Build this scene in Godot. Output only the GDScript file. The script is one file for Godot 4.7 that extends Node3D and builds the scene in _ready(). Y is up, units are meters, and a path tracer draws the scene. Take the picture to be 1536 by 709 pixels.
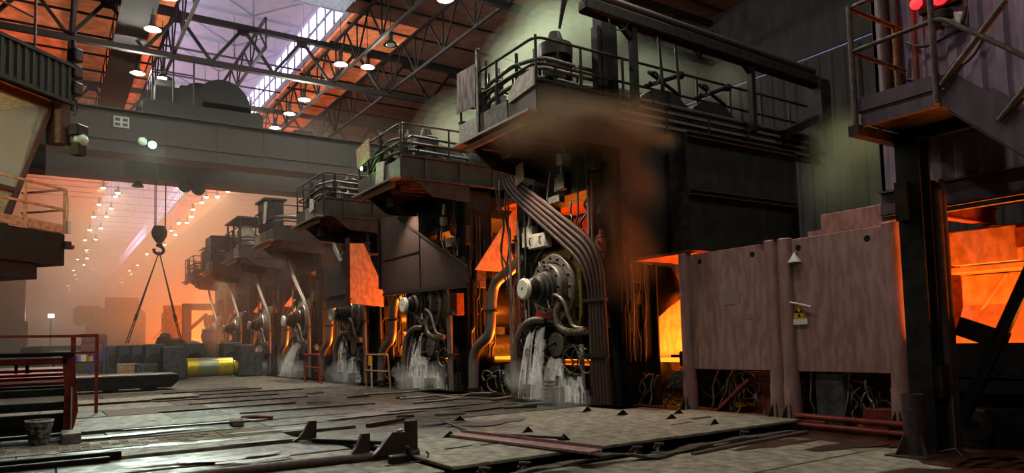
extends Node3D
# Hot strip mill hall at night. The mill runs along -Z; the operator side of the stands is at x = 10; floor at y = 0.

var M := {}
var rng := RandomNumberGenerator.new()
var taken := {}

# ------------------------------------------------------------------ mesh builder
class MB:
	var v := PackedVector3Array()
	var n := PackedVector3Array()
	func tri(a: Vector3, b: Vector3, c: Vector3, na: Vector3, nb: Vector3, nc: Vector3) -> void:
		if (b - a).cross(c - a).dot(na + nb + nc) > 0.0:
			v.append_array([a, c, b]); n.append_array([na, nc, nb])
		else:
			v.append_array([a, b, c]); n.append_array([na, nb, nc])
	func flat(a: Vector3, b: Vector3, c: Vector3, m: Vector3) -> void:
		tri(a, b, c, m, m, m)
	func quad(a: Vector3, b: Vector3, c: Vector3, d: Vector3, m: Vector3) -> void:
		flat(a, b, c, m); flat(a, c, d, m)
	func box(c: Vector3, s: Vector3, b := Basis.IDENTITY, bev := 0.0) -> void:
		var h := s * 0.5
		if bev <= 0.0:
			for a in 3:
				for sg in [-1.0, 1.0]:
					var p := []
					for k in [[-1, -1], [1, -1], [1, 1], [-1, 1]]:
						var q := Vector3()
						q[a] = h[a] * sg
						q[(a + 1) % 3] = h[(a + 1) % 3] * k[0]
						q[(a + 2) % 3] = h[(a + 2) % 3] * k[1]
						p.append(c + b * q)
					var m := Vector3(); m[a] = sg
					quad(p[0], p[1], p[2], p[3], b * m)
			return
		var pt := func(sx: float, sy: float, sz: float, a: int) -> Vector3:
			var q := Vector3(sx * h.x, sy * h.y, sz * h.z)
			var sgn := Vector3(sx, sy, sz)
			for k in 3:
				if k != a:
					q[k] -= sgn[k] * bev
			return c + b * q
		for a in 3:
			var e := (a + 1) % 3
			var f := (a + 2) % 3
			for sg in [-1.0, 1.0]:
				var p := []
				for k in [[-1.0, -1.0], [1.0, -1.0], [1.0, 1.0], [-1.0, 1.0]]:
					var q := Vector3(); q[a] = sg; q[e] = k[0]; q[f] = k[1]
					p.append(pt.call(q.x, q.y, q.z, a))
				var m := Vector3(); m[a] = sg
				quad(p[0], p[1], p[2], p[3], (b * m).normalized())
			for s1 in [-1.0, 1.0]:
				for s2 in [-1.0, 1.0]:
					var q1 := Vector3(); q1[a] = -1.0; q1[e] = s1; q1[f] = s2
					var q2 := q1; q2[a] = 1.0
					var m2 := Vector3(); m2[e] = s1; m2[f] = s2
					quad(pt.call(q1.x, q1.y, q1.z, e), pt.call(q2.x, q2.y, q2.z, e), pt.call(q2.x, q2.y, q2.z, f), pt.call(q1.x, q1.y, q1.z, f), (b * m2).normalized())
		for sx in [-1.0, 1.0]:
			for sy in [-1.0, 1.0]:
				for sz in [-1.0, 1.0]:
					flat(pt.call(sx, sy, sz, 0), pt.call(sx, sy, sz, 1), pt.call(sx, sy, sz, 2), (b * Vector3(sx, sy, sz)).normalized())
	func span(p: Vector3, q: Vector3) -> void:   # box between two corners
		box((p + q) * 0.5, (q - p).abs())
	func bar(p: Vector3, q: Vector3, w: float, h: float, bev := 0.0) -> void:
		var d := q - p
		var z := d.normalized()
		var up := Vector3.UP if absf(z.y) < 0.98 else Vector3.RIGHT
		var x := up.cross(z).normalized()
		box((p + q) * 0.5, Vector3(w, h, d.length()), Basis(x, z.cross(x), z), bev)
	func angle(p: Vector3, q: Vector3, w: float, t: float) -> void:   # L section
		var d := q - p
		var z := d.normalized()
		var up := Vector3.UP if absf(z.y) < 0.98 else Vector3.RIGHT
		var x := up.cross(z).normalized()
		var y := z.cross(x)
		var bb := Basis(x, y, z)
		box((p + q) * 0.5 + x * (w * 0.5), Vector3(w, t, d.length()), bb)
		box((p + q) * 0.5 + y * (w * 0.5), Vector3(t, w, d.length()), bb)
	func ibeam(p: Vector3, q: Vector3, w: float, h: float, t := 0.02) -> void:
		var d := q - p
		var z := d.normalized()
		var up := Vector3.UP if absf(z.y) < 0.98 else Vector3.RIGHT
		var x := up.cross(z).normalized()
		var y := z.cross(x)
		var bb := Basis(x, y, z)
		var c := (p + q) * 0.5
		box(c + y * (h * 0.5 - t * 0.5), Vector3(w, t, d.length()), bb)
		box(c - y * (h * 0.5 - t * 0.5), Vector3(w, t, d.length()), bb)
		box(c, Vector3(t, h - 2.0 * t, d.length()), bb)
	func tube(p: PackedVector3Array, r: float, seg := 8, r2 := -1.0) -> void:
		var rings := []
		var u := Vector3()
		for i in p.size():
			var d := (p[mini(i + 1, p.size() - 1)] - p[maxi(i - 1, 0)]).normalized()
			if i == 0:
				u = d.cross(Vector3.UP if absf(d.y) < 0.9 else Vector3.RIGHT).normalized()
			else:
				u = (u - d * u.dot(d)).normalized()
			var w := d.cross(u)
			var rr := r if r2 < 0.0 else lerpf(r, r2, float(i) / (p.size() - 1))
			var ring := []
			for k in seg:
				var a := TAU * k / seg
				var m := u * cos(a) + w * sin(a)
				ring.append([p[i] + m * rr, m])
			rings.append(ring)
			if i == 0 or i == p.size() - 1:
				var nd := -d if i == 0 else d
				for k in range(1, seg - 1):
					flat(ring[0][0], ring[k][0], ring[k + 1][0], nd)
		for i in p.size() - 1:
			for k in seg:
				var a = rings[i][k]; var b = rings[i][(k + 1) % seg]
				var c = rings[i + 1][(k + 1) % seg]; var d = rings[i + 1][k]
				tri(a[0], b[0], c[0], a[1], b[1], c[1]); tri(a[0], c[0], d[0], a[1], c[1], d[1])
	func rod(a: Vector3, b: Vector3, r: float, seg := 8) -> void:
		tube(PackedVector3Array([a, b]), r, seg)
	func lathe(prof: Array, o: Vector3, axis: Vector3, seg := 24) -> void:   # prof: Vector2(radius, distance along axis)
		var z := axis.normalized()
		var x := z.cross(Vector3.UP if absf(z.y) < 0.9 else Vector3.RIGHT).normalized()
		var y := z.cross(x)
		for i in prof.size() - 1:
			var p: Vector2 = prof[i]; var q: Vector2 = prof[i + 1]
			var t := q - p
			if t.length() < 1e-6:
				continue
			var nr := Vector2(t.y, -t.x).normalized()   # outward when the profile runs along +axis
			for k in seg:
				var a0 := TAU * k / seg; var a1 := TAU * (k + 1) / seg
				var r0 := x * cos(a0) + y * sin(a0); var r1 := x * cos(a1) + y * sin(a1)
				var n0 := r0 * nr.x + z * nr.y; var n1 := r1 * nr.x + z * nr.y
				var A := o + r0 * p.x + z * p.y; var B := o + r1 * p.x + z * p.y
				var C := o + r1 * q.x + z * q.y; var D := o + r0 * q.x + z * q.y
				if p.x > 1e-5:
					tri(A, B, C, n0, n1, n1)
				if q.x > 1e-5:
					tri(A, C, D, n0, n1, n0)
	func prism(poly: Array, o: Vector3, ux: Vector3, uy: Vector3, depth: float) -> void:   # outline in (ux, uy), thickness centred on o
		var w := ux.cross(uy).normalized() * depth * 0.5
		var pp := PackedVector2Array(poly)
		var idx := Geometry2D.triangulate_polygon(pp)
		var at := func(k: int) -> Vector3: return o + ux * pp[k].x + uy * pp[k].y
		for i in range(0, idx.size(), 3):
			var a: Vector3 = at.call(idx[i]); var b: Vector3 = at.call(idx[i + 1]); var c: Vector3 = at.call(idx[i + 2])
			flat(a + w, b + w, c + w, w.normalized()); flat(a - w, b - w, c - w, -w.normalized())
		var cw := Geometry2D.is_polygon_clockwise(pp)
		for k in pp.size():
			var a: Vector3 = at.call(k); var b: Vector3 = at.call((k + 1) % pp.size())
			var m := (b - a).cross(w).normalized() * (-1.0 if cw else 1.0)
			quad(a + w, b + w, b - w, a - w, m)
	func ball(c: Vector3, r: Vector3, seg := 12) -> void:
		var rows := seg / 2
		for i in rows:
			for k in seg:
				var q := []
				for e in [[i, k], [i, k + 1], [i + 1, k + 1], [i + 1, k]]:
					var th: float = PI * e[0] / rows; var ph: float = TAU * e[1] / seg
					q.append(Vector3(sin(th) * cos(ph), cos(th), sin(th) * sin(ph)))
				var f := func(d: Vector3) -> Vector3: return (d / r).normalized()
				if i > 0:
					tri(c + q[0] * r, c + q[1] * r, c + q[2] * r, f.call(q[0]), f.call(q[1]), f.call(q[2]))
				if i < rows - 1:
					tri(c + q[0] * r, c + q[2] * r, c + q[3] * r, f.call(q[0]), f.call(q[2]), f.call(q[3]))
	func ribs(o: Vector3, ux: Vector3, uy: Vector3, w: float, h: float, pitch: float, deep: float) -> void:   # corrugated sheet, ribs along uy
		var out := ux.cross(uy).normalized()
		var c := int(ceil(w / pitch))
		var pts := []
		for i in c:
			var s := i * pitch
			for e in [[0.0, 0.0], [0.35, 0.0], [0.5, 1.0], [0.85, 1.0]]:
				pts.append([minf(s + e[0] * pitch, w), e[1] * deep])
		pts.append([w, 0.0])
		for i in pts.size() - 1:
			var a: Vector3 = o + ux * pts[i][0] + out * pts[i][1]; var b: Vector3 = o + ux * pts[i + 1][0] + out * pts[i + 1][1]
			if (b - a).length() < 1e-5:
				continue
			var m := (b - a).cross(uy).normalized()
			quad(a, b, b + uy * h, a + uy * h, m)
			quad(a - out * 0.012, b - out * 0.012, b + uy * h - out * 0.012, a + uy * h - out * 0.012, -m)
	func done() -> ArrayMesh:
		var am := ArrayMesh.new()
		if v.is_empty():
			return am
		var ar := []
		ar.resize(Mesh.ARRAY_MAX)
		ar[Mesh.ARRAY_VERTEX] = v
		ar[Mesh.ARRAY_NORMAL] = n
		am.add_surface_from_arrays(Mesh.PRIMITIVE_TRIANGLES, ar)
		return am

static func spline(p: Array, per := 5) -> PackedVector3Array:
	var out := PackedVector3Array()
	for i in p.size() - 1:
		var a: Vector3 = p[maxi(i - 1, 0)]; var b: Vector3 = p[i]; var c: Vector3 = p[i + 1]; var d: Vector3 = p[mini(i + 2, p.size() - 1)]
		for k in per:
			out.append(b.cubic_interpolate(c, a, d, float(k) / per))
	out.append(p[-1])
	return out

static func bend(p: Array, r: float, per := 4) -> PackedVector3Array:   # polyline with rounded corners
	var out := PackedVector3Array([p[0]])
	for i in range(1, p.size() - 1):
		var a: Vector3 = p[i - 1]; var b: Vector3 = p[i]; var c: Vector3 = p[i + 1]
		var d1 := (a - b).normalized() * minf(r, (a - b).length() * 0.45)
		var d2 := (c - b).normalized() * minf(r, (c - b).length() * 0.45)
		for k in per + 1:
			var t := float(k) / per
			out.append((b + d1).lerp(b, t).lerp(b.lerp(b + d2, t), t))
	out.append(p[-1])
	return out

# ------------------------------------------------------------------ nodes
func numbered(s: String) -> String:
	taken[s] = taken.get(s, -1) + 1
	return s if taken[s] == 0 else "%s_%03d" % [s, taken[s]]

func metas(o: Node, label: String, category: String, group := "", kind := "") -> void:
	if label: o.set_meta("label", label)
	if category: o.set_meta("category", category)
	if group: o.set_meta("group", group)
	if kind: o.set_meta("kind", kind)

func thing(called: String, label: String, category: String, at := Vector3.ZERO, yaw := 0.0, group := "", kind := "") -> Node3D:
	var o := Node3D.new()
	o.name = numbered(called)
	add_child(o)
	o.position = at
	o.rotation.y = yaw
	metas(o, label, category, group, kind)
	return o

func part(mb, called: String, m: Material, parent: Node, at := Vector3.ZERO) -> MeshInstance3D:
	var o := MeshInstance3D.new()
	o.name = called
	o.mesh = mb.done() if mb is MB else mb
	o.material_override = m
	parent.add_child(o, true)
	o.position = at
	return o

func solo(mb, called: String, m: Material, label: String, category: String, at := Vector3.ZERO, group := "", kind := "") -> MeshInstance3D:
	var o := MeshInstance3D.new()
	o.name = numbered(called)
	o.mesh = mb.done() if mb is MB else mb
	o.material_override = m
	add_child(o)
	o.position = at
	metas(o, label, category, group, kind)
	return o

func structure(mb, called: String, m: Material) -> MeshInstance3D:
	return solo(mb, called, m, "", "", Vector3.ZERO, "", "structure")

func fog(called: String, at: Vector3, size: Vector3, m: FogMaterial, parent: Node, shape := RenderingServer.FOG_VOLUME_SHAPE_ELLIPSOID) -> FogVolume:
	var f := FogVolume.new()
	f.name = called
	f.shape = shape
	f.size = size
	f.material = m
	parent.add_child(f, true)
	f.position = at
	f.set_meta("kind", "stuff")
	return f

func fogmat(c: Color, d: float) -> FogMaterial:
	var m := FogMaterial.new()
	m.albedo = c
	m.density = d
	return m

func omni(at: Vector3, c: Color, e: float, size: float, parent: Node, called := "lamp_light") -> OmniLight3D:
	var l := OmniLight3D.new()
	l.name = called
	l.light_color = c
	l.light_energy = e
	l.light_size = size
	l.omni_range = 120.0
	l.omni_attenuation = 2.0
	l.shadow_enabled = true
	parent.add_child(l, true)
	l.position = at
	return l

func spot(at: Vector3, to: Vector3, c: Color, e: float, deg: float, parent: Node, size := 0.12) -> SpotLight3D:
	var l := SpotLight3D.new()
	l.name = "flood_light"
	l.light_color = c
	l.light_energy = e
	l.light_size = size
	l.spot_range = 120.0
	l.spot_attenuation = 2.0
	l.spot_angle = deg
	l.spot_angle_attenuation = 0.6
	l.shadow_enabled = true
	parent.add_child(l, true)
	l.look_at_from_position(at, to, Vector3.UP if absf((to - at).normalized().y) < 0.98 else Vector3.RIGHT)
	return l

# ------------------------------------------------------------------ materials
func noise_tex(sd: int, freq: float, lo: float, hi: float, oct := 5, size := 512, kind := FastNoiseLite.TYPE_SIMPLEX_SMOOTH, p0 := 0.25, p1 := 0.75) -> NoiseTexture2D:
	var f := FastNoiseLite.new()
	f.seed = sd
	f.noise_type = kind
	f.frequency = freq
	f.fractal_octaves = oct
	var t := NoiseTexture2D.new()
	t.width = size
	t.height = size
	t.seamless = true
	t.noise = f
	var g := Gradient.new()
	g.offsets = PackedFloat32Array([p0, p1])
	g.colors = PackedColorArray([Color(lo, lo, lo), Color(hi, hi, hi)])
	t.color_ramp = g
	return t

var T := {}

func mat(key: String, c: Color, rough: float, metal: float, tex := "", scale := Vector3.ONE, bump := 0.0, rtex := "") -> StandardMaterial3D:
	var m := StandardMaterial3D.new()
	m.resource_name = key
	m.albedo_color = c
	m.roughness = rough
	m.metallic = metal
	m.metallic_specular = 0.5 if rough < 0.55 else 0.28
	if tex:
		m.albedo_texture = T[tex]
		m.uv1_triplanar = true
		m.uv1_world_triplanar = true
		m.uv1_scale = scale
	if bump > 0.0:
		m.heightmap_enabled = true
		m.heightmap_texture = T["bump"]
		m.heightmap_scale = bump * 0.15
	if rtex:
		m.roughness_texture = T[rtex]
		m.roughness_texture_channel = BaseMaterial3D.TEXTURE_CHANNEL_RED
	M[key] = m
	return m

func glow(key: String, c: Color, e: float) -> StandardMaterial3D:
	var m := StandardMaterial3D.new()
	m.resource_name = key
	m.albedo_color = Color(0.3, 0.3, 0.3)
	m.emission_enabled = true
	m.emission = c
	m.emission_energy_multiplier = e
	M[key] = m
	return m

func materials() -> void:
	T["rust"] = noise_tex(3, 0.016, 0.7, 1.0, 6, 512, FastNoiseLite.TYPE_SIMPLEX_SMOOTH, 0.2, 0.85)
	T["fine"] = noise_tex(5, 0.03, 0.7, 1.0, 5)
	T["streak"] = noise_tex(7, 0.02, 0.84, 1.0, 5)
	T["bump"] = noise_tex(9, 0.03, 0.0, 1.0, 5)
	T["rough"] = noise_tex(11, 0.014, 0.72, 1.0, 5, 512, FastNoiseLite.TYPE_SIMPLEX_SMOOTH, 0.3, 0.7)
	T["wet"] = noise_tex(13, 0.008, 0.5, 1.0, 4, 512, FastNoiseLite.TYPE_SIMPLEX_SMOOTH, 0.3, 0.7)
	T["paint"] = noise_tex(17, 0.012, 0.12, 1.0, 3, 256, FastNoiseLite.TYPE_SIMPLEX_SMOOTH, 0.48, 0.54)
	var u := Vector3(0.5, 0.5, 0.5)
	mat("dark_steel", Color(0.15, 0.138, 0.128), 0.6, 0.35, "rust", u, 1.0, "rough")
	mat("black_steel", Color(0.095, 0.09, 0.086), 0.65, 0.3, "rust", u, 1.0, "rough")
	mat("brown_steel", Color(0.22, 0.165, 0.15), 0.7, 0.25, "streak", Vector3(0.8, 0.25, 0.8), 1.0, "rough")
	mat("panel_steel", Color(0.55, 0.43, 0.425), 0.62, 0.3, "streak", Vector3(0.7, 0.16, 0.7), 0.4, "rough")
	mat("oxide", Color(0.42, 0.20, 0.15), 0.75, 0.1, "rust", u, 0.8)
	mat("grey_steel", Color(0.36, 0.35, 0.335), 0.5, 0.45, "fine", u, 0.6, "rough")
	mat("pale_paint", Color(0.60, 0.58, 0.54), 0.6, 0.0, "streak", u, 0.4)
	mat("machined", Color(0.56, 0.54, 0.51), 0.4, 0.7, "fine", Vector3(1, 1, 1), 0.2)
	mat("oily", Color(0.16, 0.145, 0.125), 0.28, 0.6, "fine", u, 0.6)
	mat("hose", Color(0.14, 0.13, 0.12), 0.42, 0.1, "fine", Vector3(1, 1, 1), 0.3)
	mat("hose_bright", Color(0.46, 0.42, 0.38), 0.35, 0.6, "fine", Vector3(1, 1, 1), 0.3)
	mat("pipe_grey", Color(0.36, 0.33, 0.31), 0.5, 0.4, "streak", u, 0.6)
	mat("brass", Color(0.52, 0.46, 0.20), 0.4, 0.6, "rust", Vector3(1, 1, 1), 0.4)
	mat("yellow_roll", Color(0.70, 0.62, 0.13), 0.3, 0.55, "streak", Vector3(1.2, 0.5, 0.5), 0.1)
	mat("yellow_paint", Color(0.85, 0.60, 0.10), 0.6, 0.0, "rust", u, 0.3)
	mat("chock", Color(0.25, 0.26, 0.27), 0.7, 0.2, "rust", u, 2.0)
	mat("red_paint", Color(0.62, 0.16, 0.10), 0.6, 0.0, "rust", u, 0.3)
	mat("red_rack", Color(0.42, 0.17, 0.13), 0.55, 0.2, "rust", u, 0.5, "rough")
	mat("sign_tan", Color(0.55, 0.46, 0.36), 0.7, 0.0, "fine", u, 0.2)
	mat("plate_a", Color(0.52, 0.505, 0.45), 0.85, 0.15, "rust", u, 1.6, "rough")
	mat("plate_b", Color(0.45, 0.44, 0.395), 0.85, 0.2, "rust", u, 1.6, "rough")
	mat("plate_c", Color(0.29, 0.275, 0.25), 0.8, 0.2, "rust", u, 1.6, "rough")
	mat("plate_wet", Color(0.30, 0.285, 0.26), 0.62, 0.25, "rust", u, 1.0, "wet")
	mat("grime", Color(0.10, 0.09, 0.08), 0.9, 0.0, "rust", u, 3.0)
	mat("dirt_floor", Color(0.45, 0.43, 0.36), 0.9, 0.0, "rust", u, 3.0)
	mat("mud", Color(0.22, 0.12, 0.08), 0.45, 0.0, "rust", u, 1.2, "rough")
	mat("timber", Color(0.34, 0.30, 0.24), 0.9, 0.0, "streak", Vector3(0.3, 2.0, 2.0), 2.0)
	mat("roof_red_lit", Color(0.92, 0.53, 0.36), 0.85, 0.0, "streak", Vector3(0.12, 0.12, 0.12), 0.5)  # red roof paint with the orange hot glow put into the colour
	mat("roof_steel", Color(0.08, 0.06, 0.055), 0.75, 0.2, "fine", u)
	mat("roof_pale", Color(0.52, 0.48, 0.50), 0.85, 0.0, "streak", Vector3(0.12, 0.12, 0.12))
	mat("wall", Color(0.13, 0.125, 0.125), 0.85, 0.05, "streak", Vector3(0.2, 0.05, 0.2), 0.5)
	mat("crane_green", Color(0.078, 0.083, 0.07), 0.7, 0.15, "streak", Vector3(0.3, 0.3, 0.3), 0.5)
	mat("crane_dark", Color(0.06, 0.06, 0.055), 0.7, 0.2, "fine", u, 0.5)
	mat("cab_green", Color(0.11, 0.125, 0.12), 0.7, 0.1, "streak", u, 0.5)
	mat("cab_cream", Color(0.60, 0.55, 0.42), 0.7, 0.0, "fine", u, 0.2)
	mat("rail_tan", Color(0.62, 0.45, 0.32), 0.55, 0.1, "fine", u, 0.3)
	mat("cover_steel", Color(0.135, 0.135, 0.128), 0.7, 0.3, "streak", Vector3(0.25, 0.12, 0.25), 1.0, "rough")
	mat("white_paint", Color(0.74, 0.74, 0.70), 0.5, 0.0, "streak", Vector3(2, 2, 2))
	mat("guide", Color(0.58, 0.43, 0.34), 0.65, 0.2, "streak", Vector3(0.5, 0.3, 0.5), 0.4)
	mat("rope", Color(0.15, 0.13, 0.11), 0.6, 0.3)
	mat("blue_paint", Color(0.12, 0.2, 0.6), 0.5, 0.0)
	mat("roll_dark", Color(0.46, 0.43, 0.40), 0.4, 0.55, "fine", Vector3(1.5, 1.5, 1.5), 0.3)
	glow("lamp_white", Color(1.0, 0.96, 0.84), 14.0)
	glow("lamp_green", Color(0.62, 1.0, 0.78), 26.0)
	glow("lamp_far", Color(1.0, 0.95, 0.85), 26.0)
	glow("lamp_red", Color(1.0, 0.10, 0.12), 4.0)
	mat("duct", Color(0.40, 0.43, 0.52), 0.8, 0.0, "streak", u)  # bluish daylight is put into this colour
	mat("room_wall", Color(0.29, 0.25, 0.285), 0.75, 0.1, "streak", Vector3(0.5, 0.1, 0.5), 0.5)
	mat("room_sheet_lit", Color(0.46, 0.40, 0.47), 0.75, 0.1, "streak", Vector3(0.5, 0.1, 0.5), 0.5)  # lightened copy of room_wall, standing in for missing bounce light
	mat("rail_grey", Color(0.30, 0.26, 0.25), 0.6, 0.2, "fine", u)
	mat("rail_rust", Color(0.50, 0.33, 0.20), 0.65, 0.1, "fine", u)
	mat("pipe_dark", Color(0.24, 0.20, 0.195), 0.6, 0.2, "fine", u, 0.5)
	mat("paper", Color(0.46, 0.38, 0.35), 0.9, 0.0)
	mat("bucket", Color(0.45, 0.49, 0.47), 0.5, 0.3, "paint", Vector3(3, 3, 3))
	mat("cab_frame", Color(0.25, 0.16, 0.12), 0.6, 0.0, "fine", u)
	mat("shade_black", Color(0.035, 0.033, 0.03), 0.95, 0.0)  # near-black colour that paints shade onto entry plates and pipes
	mat("roof_shaded", Color(0.30, 0.19, 0.15), 0.85, 0.0, "streak", Vector3(0.12, 0.12, 0.12))  # darker copy of the roof colour, painting its unlit part
	mat("worn_band", Color(0.50, 0.53, 0.42), 0.3, 0.6, "streak", Vector3(1.2, 0.5, 0.5), 0.1)
	mat("ring_steel", Color(0.30, 0.285, 0.265), 0.36, 0.7, "fine", Vector3(1, 1, 1), 0.2)
	mat("sign_dim", Color(0.34, 0.35, 0.35), 0.7, 0.0)
	mat("pale_globe", Color(0.42, 0.50, 0.45), 0.35, 0.0)
	glow("lamp_cab", Color(1.0, 0.95, 0.7), 3.0)
	glow("signal_green", Color(0.75, 1.0, 0.55), 12.0)
	M_fog_mist = fogmat(Color(0.95, 0.95, 0.95), 0.22)
	glow("added_lamp_glow", Color(1.0, 0.93, 0.80), 2.0)
	glow("hot", Color(1.0, 0.52, 0.10), 2.6)
	var w := StandardMaterial3D.new()
	w.resource_name = "water"
	w.transparency = BaseMaterial3D.TRANSPARENCY_ALPHA
	w.albedo_color = Color(0.95, 0.95, 0.94, 0.24)
	w.roughness = 0.45
	M["water"] = w
	var w2: StandardMaterial3D = w.duplicate()
	w2.albedo_color = Color(0.92, 0.94, 0.96, 0.2)
	M["water_thin"] = w2
	var w3: StandardMaterial3D = w.duplicate()
	w3.albedo_color = Color(0.94, 0.95, 0.96, 0.2)
	M["water_veil"] = w3
	var pd := StandardMaterial3D.new()
	pd.resource_name = "puddle"
	pd.albedo_color = Color(0.2, 0.2, 0.2)
	pd.roughness = 0.36
	pd.metallic_specular = 0.7
	pd.heightmap_enabled = true
	pd.heightmap_texture = T["bump"]
	pd.heightmap_scale = 0.12
	pd.uv1_triplanar = true
	pd.uv1_world_triplanar = true
	pd.uv1_scale = Vector3(1.5, 1.5, 1.5)
	M["puddle"] = pd
	var gl := StandardMaterial3D.new()
	gl.resource_name = "glass"
	gl.transparency = BaseMaterial3D.TRANSPARENCY_ALPHA
	gl.albedo_color = Color(0.75, 0.78, 0.72, 0.25)
	gl.roughness = 0.1
	M["glass"] = gl
	var dp: StandardMaterial3D = gl.duplicate()
	dp.albedo_color = Color(0.45, 0.5, 0.7, 0.5)
	dp.roughness = 0.6
	M["dirty_pane"] = dp

# ------------------------------------------------------------------ light levels (tuned here)
const E_BAY := 46.0          # one high-bay lamp
const E_FAR := 9.0          # a far high-bay lamp
const E_WORK := 19.0          # lamp added under a platform
const E_CRANE := 200.0        # crane floodlight
const E_GAP := 190.0          # hot strip in one gap between stands
const E_ENTRY := 210.0        # hot strip before the first stand
const E_RUNOUT := 1250.0      # hot strip on the run-out table
const E_FLOOD := 17.0        # floodlights added left of the camera
const HOT := Color(1.0, 0.48, 0.13)
const LAMPC := Color(1.0, 0.975, 0.91)

func view() -> void:
	var cam := Camera3D.new()
	cam.name = "camera"
	var psi := deg_to_rad(33.384)
	var th := deg_to_rad(3.948)
	var ro := deg_to_rad(-1.5083)
	var F := Vector3(sin(psi) * cos(th), sin(th), -cos(psi) * cos(th))
	var R0 := Vector3(cos(psi), 0, sin(psi))
	var U0 := R0.cross(F)
	var R := R0 * cos(ro) + U0 * sin(ro)
	var U := -R0 * sin(ro) + U0 * cos(ro)
	cam.transform = Transform3D(Basis(R, U, -F), Vector3(0, 1.4, 0))
	cam.projection = Camera3D.PROJECTION_FRUSTUM
	cam.near = 0.1
	cam.far = 600.0
	var f := 1070.33
	cam.size = 709.0 / f * cam.near
	# the frame is a crop whose optical centre lies below its middle
	cam.frustum_offset = Vector2(0.0, (436.69 - 354.5) / f * cam.near)
	cam.current = true
	add_child(cam)
	var we := WorldEnvironment.new()
	we.name = "environment"
	var e := Environment.new()
	e.background_mode = Environment.BG_SKY
	var sky := Sky.new()
	var sm := ProceduralSkyMaterial.new()
	sm.sky_top_color = Color(0.80, 0.78, 1.0)
	sm.sky_horizon_color = Color(0.86, 0.84, 1.0)
	sm.ground_horizon_color = Color(0.4, 0.4, 0.42)
	sm.ground_bottom_color = Color(0.3, 0.3, 0.3)
	sm.sky_energy_multiplier = 4.0
	sky.sky_material = sm
	e.sky = sky
	e.tonemap_mode = Environment.TONE_MAPPER_LINEAR
	e.tonemap_exposure = 1.0
	e.sdfgi_enabled = true
	e.ssao_enabled = true
	e.ssil_enabled = true
	e.volumetric_fog_enabled = true
	e.volumetric_fog_density = 0.0
	we.environment = e
	add_child(we)

func strip_light(z0: float, z1: float, energy: float, parent: Node) -> void:   # light given off by the top of the glowing strip
	var l := AreaLight3D.new()
	l.name = "hot_strip_light"
	l.light_color = HOT
	l.light_energy = energy
	l.area_size = Vector2(2.0, absf(z1 - z0))
	l.area_normalize_energy = true
	l.area_range = 150.0
	l.shadow_enabled = true
	parent.add_child(l, true)
	l.transform = Transform3D(Basis(Vector3.RIGHT, Vector3(0, 0, -1), Vector3.DOWN), Vector3(12.0, 0.93, (z0 + z1) * 0.5))

func hot_strip() -> void:
	var m := MB.new()
	m.box(Vector3(12.0, 0.89, -4.0), Vector3(2.0, 0.05, 18.0))
	m.box(Vector3(12.0, 0.89, -34.0), Vector3(2.0, 0.035, 42.0))
	m.box(Vector3(12.0, 0.89, -93.0), Vector3(2.0, 0.02, 76.0))
	var s := solo(m, "hot_strip", M.hot, "glowing orange hot steel strip running through all the mill stands", "steel strip")
	strip_light(5.0, -8.9, E_ENTRY, s)
	strip_light(-9.0, -11.0, E_ENTRY * 0.4, s)
	for i in 6:
		strip_light(Z0(i) - 2.0, Z0(i + 1) + 2.0, E_GAP, s)
	strip_light(-54.0, -96.0, E_RUNOUT, s)
	var r := MB.new()
	var rolls := []
	for z in range(0, 74):
		var zz := 4.0 - z * 0.75
		if zz > -10.0 or zz < -53.5:
			var q := MB.new(); q.rod(Vector3(10.75, 0.68, zz), Vector3(13.3, 0.68, zz), 0.17, 10); rolls.append(q)
	r.box(Vector3(10.95, 0.42, -9.6), Vector3(0.1, 0.84, 1.0)); r.box(Vector3(10.95, 0.3, -8.75), Vector3(0.1, 0.3, 0.7)); r.box(Vector3(10.95, 0.42, -2.1), Vector3(0.1, 0.84, 12.6));
	var rw := MB.new()
	rw.box(Vector3(10.65, 0.35, -93.0), Vector3(0.18, 0.7, 76.0))
	var rw2 := MB.new(); rw2.box(Vector3(13.4, 0.35, -93.0), Vector3(0.18, 0.7, 76.0))
	var rw3 := MB.new(); rw3.box(Vector3(13.4, 0.45, -3.0), Vector3(0.18, 0.9, 14.4))
	var rt := solo(r, "roller_table", M.black_steel, "dark roller table carrying the glowing strip behind the guard panels", "roller table")
	for q in [rw, rw2, rw3]:
		part(q, "side_frame", M.black_steel, rt)
	for q in rolls:
		part(q, "table_roller", M.black_steel, rt)

func Z0(i: int) -> float:
	return -13.1 - 6.35 * i

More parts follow.
